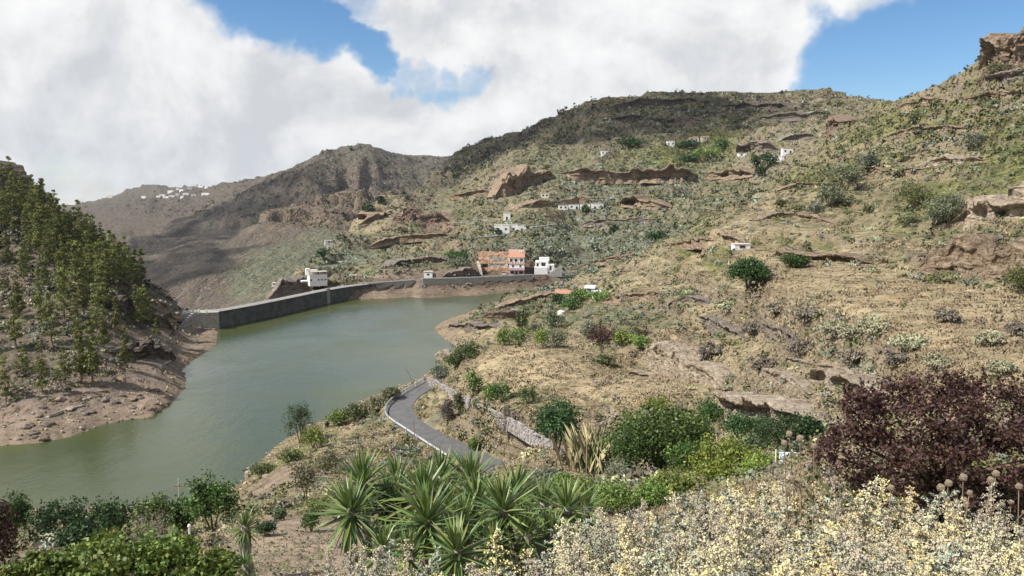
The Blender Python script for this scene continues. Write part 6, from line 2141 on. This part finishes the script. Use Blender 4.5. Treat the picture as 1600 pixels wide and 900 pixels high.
YEL = {'yellow': 3.4, 'pale': 3.4, 'dry': 1.2, 'leafy': 1}
PLE = {'yellow': 1.6, 'pale': 4, 'dry': 1.6, 'leafy': 2}
SIL = {'yellow': 1, 'pale': 2, 'dry': 1.2, 'leafy': 4}
DRY = {'yellow': 1, 'pale': 2, 'dry': 4, 'leafy': 1}
for i, (px, top, Y, rad, mw, ns_, lab) in enumerate((
        (975, 812, 4.9, .32, PLE, 38, 'pale wormwood bush nearest the upright right-hand yucca'),
        (1055, 772, 5.1, .46, SIL, 48, 'silvery wormwood bush with grey leaf tufts in front of the hedge'),
        (1150, 768, 4.9, .46, PLE, 48, 'pale wormwood bush below the yellow-green lemon tree'),
        (1240, 752, 4.6, .50, YEL, 54, 'tall yellow-flowered wormwood bush left of the purple tree'),
        (1340, 752, 4.4, .50, YEL, 54, 'yellow-flowered wormwood bush under the left half of the purple tree'),
        (1430, 772, 4.2, .46, YEL, 48, 'yellow-flowered wormwood bush left of the dry seed heads'),
        (1535, 818, 4.0, .46, DRY, 44, 'straggly dry wormwood bush under the seed heads'),
        (1620, 800, 4.2, .46, DRY, 36, 'brownish wormwood bush cut by the right edge'),
        (830, 884, 3.7, .34, YEL, 40, 'yellow wormwood bush low beside the front yucca'),
        (945, 856, 3.6, .42, YEL, 48, 'yellow wormwood bush at the bottom edge, right of the yuccas'),
        (1075, 838, 3.4, .44, PLE, 48, 'pale wormwood bush at the bottom edge, middle of the front row'),
        (1205, 830, 3.2, .44, SIL, 48, 'silver-leaved wormwood bush in the front row'),
        (1330, 826, 3.2, .44, PLE, 48, 'pale wormwood bush in the front row under the purple tree'),
        (1460, 836, 3.1, .44, YEL, 46, 'yellow wormwood bush in the front row near the seed heads'),
        (1585, 846, 3.1, .42, PLE, 40, 'pale wormwood bush in the bottom right corner'),
        (600, 868, 4.7, .30, SIL, 40, 'silver-grey wormwood bush under the left yuccas'),
        (690, 905, 3.9, .24, PLE, 26, 'small pale wormwood bush left of the front yucca'),
        (770, 892, 4.1, .26, YEL, 28, 'small yellow wormwood bush right of the front yucca'),
        (485, 890, 4.6, .16, PLE, 18, 'thin pale wormwood bush over the dug plot'))):
    wormwood(px, top, Y, rad, lab, mw, ns_, i * 7)

# dry stalks with round seed heads
sph = bmesh.new()
bmesh.ops.create_icosphere(sph, subdivisions=2, radius=1.0)
for v in sph.verts:
    v.co *= random.uniform(0.75, 1.15)
SEED = bpy.data.meshes.new('seed_head')
sph.to_mesh(SEED)
sph.free()
SEED.materials.append(mat('dry_seed_head', (0.36, 0.29, 0.20), .95, .1, .4, 60, .01, 120))
STK = ((1392, 762, 1384, 840), (1470, 762, 1460, 850), (1482, 755, 1470, 860), (1505, 746, 1500, 850), (1515, 770, 1495, 860), (1508, 788, 1505, 860), (1548, 750, 1520, 860), (1556, 740, 1535, 850), (1592, 760, 1585, 850), (1272, 697, 1290, 790), (1250, 685, 1262, 770), (1233, 678, 1250, 760), (1225, 692, 1240, 770), (1305, 748, 1312, 800), (1580, 785, 1560, 860))
for i, (px, py, bx_, by_) in enumerate(STK):
    Y = 4.35 + 0.1 * (i % 4)
    t, b = Vector(P(px, py, Y)), Vector(P(bx_, by_ + 40, Y - .05))
    b.z = ground(b.x, b.y)
    o = empty('seed_stalk', b)
    tag(o, 'dry stalk with round brown seed heads standing against the purple tree', 'dry stalk', 'dry seed stalks in front of the purple tree')
    mid = (b + t) / 2 + Vector((random.uniform(-.03, .03), 0, .03))
    MB().tube([(0, 0, -.03), mid - b, t - b], [.005, .004, .003], 5).build('stem', M['wood'], o)
    hd = link('seed_head', SEED, o)
    hd.location = t - b
    hd.scale = [random.uniform(.016, .024)] * 3
    for k in range(2):
        f_ = random.uniform(.65, .9)
        s0 = (mid - b) + ((t - b) - (mid - b)) * (f_ - .3)
        s1 = s0 + Vector((random.uniform(-.12, .12), random.uniform(-.05, .05), random.uniform(.06, .14)))
        MB().tube([s0, s1], [.003, .002], 4).build('side_stem', M['wood'], o)
        hd = link('seed_head', SEED, o)
        hd.location = s1
        hd.scale = [random.uniform(.011, .018)] * 3

# ------------------------------------------------------------------ small things
for px, lab in ((1468, 'left wooden fence post above the earth bank'), (1515, 'middle wooden fence post above the earth bank'), (1553, 'right wooden fence post above the earth bank')):
    p = hit(px, 366)
    o = MB().tube([(0, 0, -.3), (.02, 0, 1.1), (0, .02, 2.0)], [.09, .08, .07], 7).build('fence_post', M['greybark'])
    o.location = p
    tag(o, lab, 'fence post')
for (px, py, hp, lean, lab) in ((649, 692, 38, -3, 'bare dead agave stalk leaning by the guardrail'), (645, 600, 28, -12, 'dead agave stalk leaning over the lake beyond the bend'), (816, 462, 20, -4, 'thin dead stalk above the inlet'), (808, 468, 14, -2, 'short dead stalk left of the thin one above the inlet')):
    p = hit(px, py)
    k = p.y / F
    o = empty('agave_stalk', p)
    tag(o, lab, 'dead stalk')
    MB().tube([(0, 0, -.2), (lean * k * .4, 0, hp * k * .5), (lean * k, 0, hp * k)], [.09, .07, .03], 6).build('stem', M['wood'], o)
    for j in range(4):
        f_ = .7 + .07 * j
        MB().tube([(lean * k * f_, 0, hp * k * f_), (lean * k * f_ + (.4 if j % 2 else -.4), 0, hp * k * f_ + .2)], [.03, .015], 4).build('side_branch', M['wood'], o)
po = empty('utility_pole', Vector(P(281.5, 800, 46)))
po.location.z = ground(po.location.x, 46)
tag(po, 'thin grey pole rising above the garden trees in front of the lake', 'pole')
tz = P(281.5, 748, 46)[2] - po.location.z
MB().tube([(0, 0, -.3), (0, 0, tz)], [.06, .04], 7).build('shaft', M['plinth'], po)
MB().rect(-.35, .35, -.04, .04, tz - .5, tz - .42).build('crossbar', M['wood'], po)
o = MB().tube([(0, 0, -.2), (0, 0, .14), (0, 0, .16), (0, 0, .24), (0, 0, .28)], [.05, .04, .08, .07, .02], 10).build('garden_post', M['white'])
o.location = P(296, 828, 34)
tag(o, 'small white post with a rounded cap at the edge of the dug plot', 'post')
sm = empty('summit_cross', hit(559, 227, 1500))
tag(sm, 'tiny marker on the pointed far summit', 'marker')
MB().box((0, 0, 2), (1.2, 1.2, 6)).build('plinth', M['plinth'], sm)
MB().box((0, 0, 8), (.5, .5, 7)).build('shaft', M['plinth'], sm)

# pipe and old wall on the left shore, steps by the dam
for pts, rad, lab in ((((75, 652), (100, 643), (135, 634)), .22, 'long pale pipe lying across the stony left shore'), (((250, 574), (266, 565)), .25, 'short pale beam lying by the dark buttress')):
    q = [hit(*p) + Vector((0, 0, .25)) for p in pts]
    o = empty('shore_pipe', q[0])
    tag(o, lab, 'pipe')
    MB().tube([p - q[0] for p in q], rad, 8).build('pipe_run', M['masonry'], o)
    for p in q:
        MB().box(p - q[0] - Vector((0, 0, .3)), (.7, .7, .5)).build('support', M['plinth'], o)
st = empty('dam_steps', Vector(W(298, 492, 5.5)))
tag(st, 'sloping stair wall climbing from the shore to the left end of the dam', 'stair wall')
a, b = Vector(P(300, 492, 259)), Vector(P(276, 516, 250))
for k in range(8):
    p = a + (b - a) * (k / 8) - Vector(st.location)
    MB().box((p.x, p.y, p.z - .8), (.9, 1.6, 2.4), .4).build('step_block', M['masonry'], st)

# individual boulders of the left shore
bl = bmesh.new()
bmesh.ops.create_icosphere(bl, subdivisions=2, radius=1.0)
BOUL = []
for k in range(4):
    b2 = bl.copy()
    for v in b2.verts:
        n_ = float(vnoise(np.array(v.co.x * 1.3 + k * 9 + v.co.z), np.array(v.co.y * 1.3 - v.co.z), 5 + k))
        v.co *= 1 + n_ * .75
        v.co.z *= .7
    me_ = bpy.data.meshes.new('boulder')
    b2.to_mesh(me_)
    b2.free()
    me_.materials.append((M['rock_pale'], M['rock_grey'], M['rock_tan'], M['rock_grey'])[k])
    BOUL.append(me_)
rb = random.Random(21)
BL = [((50, 619), 7, 'pale green-grey boulder below the lowest pine', 1), ((80, 624), 9, 'flat tan boulder right of the pale boulder', 2), ((200, 606), 3.5, 'small bright boulder on the shore right of the pines', 0)]
for (px, py), w_, lab, k in BL:
    p = hit(px, py)
    o = link('boulder', BOUL[k], None)
    o.location = p
    o.scale = [w_ * p.y / F * .6] * 3
    tag(o, lab, 'boulder')
for k in range(110):
    px = rb.uniform(0, 290)
    py = rb.uniform(605, 690)
    p = hit(px, py)
    if p.z < -0.2 or p.z > 9 or p.y > 230:
        continue
    o = link('boulder', rb.choice(BOUL), None)
    o.location = p
    s = rb.choice((.3, .35, .45, .5, .7, .95))
    o.scale = (s * rb.uniform(.8, 1.4), s, s * rb.uniform(.6, 1))
    o.rotation_euler = (0, 0, rb.uniform(0, 6.28))
    tag(o, 'loose stone strewn on the bare left shore', 'boulder', 'loose stones of the left shore')
p = Vector(P(695, 561, 214))
o = link('boulder', BOUL[0], None)
o.location = (p.x, p.y, ground(p.x, p.y) + .8)
o.scale = (2.6, 1.8, 2.4)
tag(o, 'large pinkish-white boulder at the lake rim behind the green bush', 'boulder')

# ------------------------------------------------------------------ scattered scrub and dry grass (uncountable)
screen_w = np.maximum(np.diff(TT, axis=1), 0)[:-1] * VIS[:-1, :-1] * VIS[:-1, 1:]
pxs = np.tan(GA[:-1, :-1]) * F + 800
screen_w = screen_w * ((pxs > -120) & (pxs < 1720)) * (R[:-1, :-1] > 9) * (Z[:-1, :-1] > 0.8)
screen_w = screen_w * np.where((R[:-1, :-1] > 18) & (R[:-1, :-1] < 36) & (pxs > 325) & (pxs < 525), .12, 1.0)
# a little beyond the visible rows too, so that a step to the side finds cover
pr_ = (screen_w / screen_w.sum()).ravel()
screen_w = screen_w * np.where(R[:-1, :-1] < 250, .45, 1.0)
pr_ = (screen_w / screen_w.sum()).ravel()
NS = 62000
pick = RNG.choice(len(pr_), NS, p=pr_)
pi, pj = np.unravel_index(pick, screen_w.shape)
fa, fr = RNG.random(NS), RNG.random(NS)
sa = AZ[pi] + fa * (AZ[1] - AZ[0])
sl = LR[pj] * (1 - fr) + LR[pj + 1] * fr
sr = np.exp(sl)
sx, sy = sr * np.sin(sa), sr * np.cos(sa)
sz = (Z[pi, pj] * (1 - fa) + Z[pi + 1, pj] * fa) * (1 - fr) + (Z[pi, pj + 1] * (1 - fa) + Z[pi + 1, pj + 1] * fa) * fr
wts = land_weights(sx, sy)
dens = np.array([CLS[c][1] for c in cnames]) 
dsum = wts @ dens
keep = np.ones(NS, bool)
d_, _ = seg_dist(sx, sy, [tuple(p) for p in ROADC])
keep &= d_ > 3.2
d_, _ = seg_dist(sx, sy, DAMROAD)
keep &= ~((d_ < 4.5) & (sr > 300))
keep &= ~((sx > _xa - 1) & (sx < _xb + 2) & (sy > 378) & (sy < 412))
keep &= ~((sz < 2.5) & (sr < 430) & (RNG.random(NS) < 0.85))
clump = fbm(sx / np.clip(sr / 22, 2, 50), sy / np.clip(sr / 22, 2, 50), 3, 91)
tot = dsum.sum(1)
kind = (RNG.random(NS)[:, None] * np.maximum(tot, 1.0)[:, None] > np.cumsum(dsum, 1)).sum(1)
keep &= kind < 5
pal = [np.array(BROWN + MAUVE[:2]), np.array(OLIVE + [(0.17, 0.175, 0.06)]), np.array([(0.15, 0.18, 0.125), (0.19, 0.22, 0.16), (0.12, 0.15, 0.095), (0.24, 0.28, 0.22)]), np.array([(0.045, 0.065, 0.03), (0.06, 0.075, 0.032), (0.07, 0.07, 0.04)]), None]
names = ['dry_scrub', 'olive_scrub', 'blue_green_scrub', 'dark_scrub']
labs = ['low brown and grey dry scrub dotted over the slopes', 'olive green scrub dotted over the slopes', 'blue-green succulent scrub on the terraces', 'dark bushes dotted over the slopes']
for kd in range(4):
    sel = keep & (kind == kd) & (clump + RNG.normal(0, .25, NS) > -0.35) & ((sr > 240) | (RNG.random(NS) < .3))
    ids = np.nonzero(sel)[0]
    app0 = np.array([0.9, 1.0, 1.1, 1.5])[kd] * RNG.lognormal(0, .35, len(ids))
    size = app0 * np.where(sr[ids] < 120, 0.30 + 0.35 * np.minimum(sr[ids] / 70, 1), np.where(sr[ids] < 300, .9, np.where(sr[ids] < 800, 1.7, 3.0)))
    appx = size * 773 / sr[ids]
    VV, CC = [], []
    for lo, hi, kq in ((0, 2.2, 4), (2.2, 4.5, 7), (4.5, 9, 13), (9, 20, 26), (20, 1e9, 44)):
        g = np.nonzero((appx >= lo) & (appx < hi))[0]
        if len(g) == 0:
            continue
        idd = ids[g]
        s_ = size[g]
        dirs = rand_dirs(len(g) * kq, RNG).reshape(len(g), kq, 3)
        dirs[..., 2] = np.abs(dirs[..., 2])
        rad = RNG.random((len(g), kq, 1)) ** 0.4
        hgt = RNG.uniform(.5, .95, (len(g), 1, 1))
        pos = np.stack([sx[idd], sy[idd], sz[idd]], -1)[:, None] + dirs * rad * s_[:, None, None] * np.concatenate([np.full_like(hgt, .62), np.full_like(hgt, .62), hgt], 2)
        lsz = np.repeat(s_ * (0.95 / math.sqrt(kq) * 1.5), kq)
        V4 = leaf_quads(pos.reshape(-1, 3), lsz, RNG, .7, dirs.reshape(-1, 3), .5)
        cb_ = pal[kd][RNG.integers(0, len(pal[kd]), len(g))] * RNG.uniform(.75, 1.25, (len(g), 1))
        VV.append(V4)
        CC.append(np.repeat(cb_, kq, 0) * RNG.uniform(.78, 1.22, (len(g) * kq, 1)))
    if VV:
        o = link(names[kd], quads_mesh(names[kd], np.concatenate(VV), np.concatenate(CC)), None, M['scrub'])
        tag(o, labs[kd], 'scrub', kind='stuff')
# larger scrub of the nearer slopes
bigsel = np.nonzero(keep & (kind != 4) & (sr > 40) & (sr < 330) & (sz > 3.5) & (dsum[:, :3].sum(1) > .3))[0]
bigsel = bigsel[clump[bigsel] + RNG.normal(0, .2, len(bigsel)) > -.1]
bigsel = RNG.choice(bigsel, min(2300, len(bigsel)), replace=False)
BIGP = [np.array(PALE), np.array(MAUVE), np.array(BROWN), np.array(OLIVE), np.array(OLIVE + GREYG)]
gg = wts[bigsel] @ np.array([CLS[c][2][1] for c in cnames])
pk_ = np.where(RNG.random(len(bigsel)) < gg * 1.3, RNG.integers(3, 5, len(bigsel)), RNG.integers(0, 3, len(bigsel)))
for pi_, nm_, lb_ in ((0, 'pale_scrub', 'pale cream-green cushions of scrub on the near dry slopes'), (1, 'mauve_scrub', 'mauve-grey leafless scrub on the near dry slopes'), (2, 'brown_scrub', 'brown dry scrub on the near dry slopes'), (3, 'olive_bushes', 'rounded olive scrub on the nearer slopes'), (4, 'grey_green_bushes', 'grey-green rounded scrub on the nearer slopes')):
    idd = bigsel[pk_ == pi_]
    if len(idd) == 0:
        continue
    kq = 62
    s_ = RNG.lognormal(0, .35, len(idd)) * np.clip(sr[idd] / 130, .8, 1.5)
    nc = 7
    cc = rand_dirs(len(idd) * nc, RNG).reshape(len(idd), nc, 3)
    cc[..., 2] = np.abs(cc[..., 2])
    ci = RNG.integers(0, nc, (len(idd), kq))
    dirs = np.take_along_axis(cc, ci[..., None].repeat(3, 2), 1) * RNG.uniform(.5, .9, (len(idd), kq, 1)) + RNG.normal(0, .22, (len(idd), kq, 3))
    dirs[..., 2] = np.abs(dirs[..., 2])
    pos = np.stack([sx[idd], sy[idd], sz[idd]], -1)[:, None] + dirs * s_[:, None, None] * np.array((.8, .8, .55))
    V4 = leaf_quads(pos.reshape(-1, 3), np.repeat(s_ * .25, kq), RNG, .65, dirs.reshape(-1, 3), .5)
    pa_ = BIGP[pi_]
    cb_ = pa_[RNG.integers(0, len(pa_), len(idd))] * RNG.uniform(.8, 1.2, (len(idd), 1))
    o = link(nm_, quads_mesh(nm_, V4, np.repeat(cb_, kq, 0) * RNG.uniform(.8, 1.2, (len(idd) * kq, 1))), None, M['scrub'])
    tag(o, lb_, 'scrub', kind='stuff')
# straw
sel = np.nonzero(keep & ((kind == 4) | ((kind < 2) & (RNG.random(NS) < .3))) & (sr < 240))[0]
ids = np.repeat(sel, 7)
nt_ = len(ids)
nb = 3
jx = sx[ids] + RNG.normal(0, .4, nt_) * sr[ids] / 80
jy = sy[ids] + RNG.normal(0, .4, nt_) * sr[ids] / 80
patch = np.clip(fbm(jx / 5.0, jy / 5.0, 3, 12) * 1.1 + .5, 0, 1)
tone = np.clip(fbm(jx / 11.0, jy / 11.0, 3, 14) * 1.3 + .5, 0, 1)
hgt = (0.07 + .24 * patch) * RNG.uniform(.7, 1.3, nt_) * np.clip(sr[ids] / 90, .7, 1.3)
base = np.stack([jx, jy, sz[ids] - .05], -1)[:, None] + np.concatenate([RNG.normal(0, .22, (nt_, nb, 2)), np.zeros((nt_, nb, 1))], 2)
a = RNG.uniform(0, 6.28, (nt_, nb))
w_ = (0.06 * np.clip(sr[ids] / 70, .3, 2.5))[:, None]
side = np.stack([np.cos(a) * w_, np.sin(a) * w_, np.zeros_like(a)], -1)
tip = base + np.concatenate([RNG.normal(0, .3, (nt_, nb, 2)) * hgt[:, None, None] * 1.6, np.repeat(hgt[:, None, None], nb, 1) * RNG.uniform(.5, 1.1, (nt_, nb, 1))], 2)
V3 = np.stack([base - side, base + side, tip], 2).reshape(-1, 3)
c0 = (np.array((0.52, 0.425, 0.25)) * tone[:, None] + np.array((0.345, 0.27, 0.165)) * (1 - tone[:, None])) * RNG.uniform(.88, 1.1, (nt_, 1))
C3 = np.repeat(c0, nb * 3, 0)
o = link('dry_grass', np_mesh('dry_grass', V3, np.arange(len(V3)).reshape(-1, 3), C3), None, M['straw'])
tag(o, 'straw-coloured dry grass of the field and the dry slopes', 'grass', kind='stuff')
# shore gravel
ids = np.nonzero((Z > .05) & (Z < 3.2) & (R > 115) & (R < 400) & VIS & (np.abs(np.tan(GA) * F) < 860))
pk = RNG.choice(len(ids[0]), min(2600, len(ids[0])), replace=False)
gx, gy, gz_ = X[ids][pk], Yv[ids][pk], Z[ids][pk]
ng = len(gx)
s_ = RNG.lognormal(math.log(.22), .5, ng)[:, None, None]
V8 = base8[None] * s_ * RNG.uniform(.6, 1.3, (ng, 8, 3)) + np.stack([gx + RNG.normal(0, .4, ng), gy + RNG.normal(0, .4, ng), gz_], -1)[:, None]
fg = (f6[None] + np.arange(ng)[:, None, None] * 8).reshape(-1, 4)
cg = np.repeat(np.array([(0.34, 0.27, 0.20), (0.40, 0.34, 0.27), (0.28, 0.21, 0.16), (0.38, 0.25, 0.18)])[RNG.integers(0, 4, ng)], 8, 0)
o = link('shore_gravel', np_mesh('shore_gravel', V8.reshape(-1, 3), fg, cg), None, M['stonecol'])
tag(o, 'small stones along the bare waterline', 'gravel', kind='stuff')
# rows of seedlings on the dug plot
Vs, Cs = [], []
for py in range(832, 900, 6):
    for px in range(328, 520, 5):
        p = hit(px + random.uniform(-1.5, 1.5), py)
        if 20 < p.y < 36 and random.random() < .6:
            q = np.array(p) + RNG.normal(size=(5, 3)) * .06 + np.array((0, 0, .05))
            Vs.append(leaf_quads(q, .12, RNG, .5))
            Cs.append(np.array(OLIVE + FRESH[:1] + BROWN[:1])[RNG.integers(0, 5, 5)])
if Vs:
    o = link('seedlings', quads_mesh('seedlings', np.concatenate(Vs), np.concatenate(Cs)), None, M['leaf'])
    tag(o, 'rows of small seedlings on the brown dug plot', 'seedlings', kind='stuff')

# ------------------------------------------------------------------ air
hz = MB().rect(-2600, 2600, -30, 5200, -110, 330).build('haze', None)
hm = bpy.data.materials.new('haze')
hm.use_nodes = True
hm.node_tree.nodes.clear()
ho = hm.node_tree.nodes.new('ShaderNodeOutputMaterial')
hv_ = hm.node_tree.nodes.new('ShaderNodeVolumePrincipled')
hv_.inputs['Color'].default_value = (0.80, 0.87, 1.0, 1)
hv_.inputs['Density'].default_value = 0.000032
hv_.inputs['Anisotropy'].default_value = 0.2
hm.node_tree.links.new(hv_.outputs[0], ho.inputs['Volume'])
hz.data.materials.append(hm)
tag(hz, 'thin bluish haze filling the valley air', 'haze', kind='stuff')


# clouds drifting between the sun and the ridges: their shadows lie on the hills
def cloud(target, size, height, seed, label):
    t = Vector(target)
    c = t + sdir * ((height - t.z) / sdir.z)
    bm = bmesh.new()
    bmesh.ops.create_icosphere(bm, subdivisions=5, radius=1.0)
    vv = np.array([v.co[:] for v in bm.verts])
    r_ = 1 + 0.55 * fbm(vv[:, 0] * 2.3 + seed, vv[:, 1] * 2.3 + vv[:, 2] * 1.7, 5, seed, .6) + 0.25 * fbm(vv[:, 0] * 1.1 - seed, vv[:, 1] * 1.1, 3, seed + 7)
    for v, q in zip(bm.verts, vv * r_[:, None] * np.array(size)):
        v.co = Vector((q[0], q[1], q[2] if q[2] > 0 else q[2] * .35))
    me_ = bpy.data.meshes.new('cloud')
    bm.to_mesh(me_)
    bm.free()
    me_.polygons.foreach_set('use_smooth', [True] * len(me_.polygons))
    o = link('cloud', me_, None, M['cloudm'])
    o.location = c
    tag(o, label, 'cloud', kind='structure')


M['cloudm'] = mat('cloud_white', (0.85, 0.86, 0.88), 1.0, 0.0, 0.04, 0.01)
_nt = NT(M['cloudm'].node_tree)      # thin broken cloud lets part of the light through
_tr = _nt.new('ShaderNodeBsdfTransparent')
_mx = _nt.new('ShaderNodeMixShader')
_g = _nt.new('ShaderNodeTexCoord')
_nt.put(_mx.inputs[0], _nt.smooth(_nt.noise(_g.outputs['Object'], 0.018, 5, 0.6), 0.38, 0.62, 0.46, 0.84))
_nt.l.new(_nt.n['Principled BSDF'].outputs[0], _mx.inputs[1])
_nt.l.new(_tr.outputs[0], _mx.inputs[2])
_nt.l.new(_mx.outputs[0], _nt.n['Material Output'].inputs[0])
cloud(P(960, 195, 880), (170, 150, 55), 1000, 3, 'cloud shading the dark upper slope of the main ridge')
cloud(P(740, 245, 1000), (120, 150, 45), 1000, 5, 'cloud shading the left flank of the main ridge')
cloud(P(370, 330, 1600), (230, 330, 70), 1100, 9, 'cloud shading the far slopes left of the pointed peak')
cloud(P(230, 400, 1000), (160, 130, 50), 1000, 13, 'cloud shading the valley behind the pine hill')


# things that look alike in a row or a small group are told apart by their order from the left
ORD = ('first', 'second', 'third', 'fourth', 'fifth', 'sixth', 'seventh', 'eighth', 'ninth', 'tenth', 'eleventh', 'twelfth', 'thirteenth', 'fourteenth', 'fifteenth', 'sixteenth', 'seventeenth', 'eighteenth', 'nineteenth', 'twentieth', 'twenty-first', 'twenty-second')
for grp, text in (('dry seed stalks in front of the purple tree', '%s from the left of the dry stalks with round brown seed heads'),
                  ('far hamlet houses', '%s from the left of the tiny white houses in the far hamlet'),
                  ('agaves on the right slope', '%s from the left of the blue-grey agaves on the dry right slope'),
                  ('agaves on the tan terraces', '%s from the left of the pale agaves on the tan terraces'),
                  ('agaves above the earth bank', '%s from the left of the agaves above the earth bank')):
    mem = [o for o in COL.objects if o.get('group') == grp]
    mem.sort(key=lambda o: o.location.x / max(o.location.y, .1))
    for o, w_ in zip(mem, ORD):
        o['label'] = text % w_
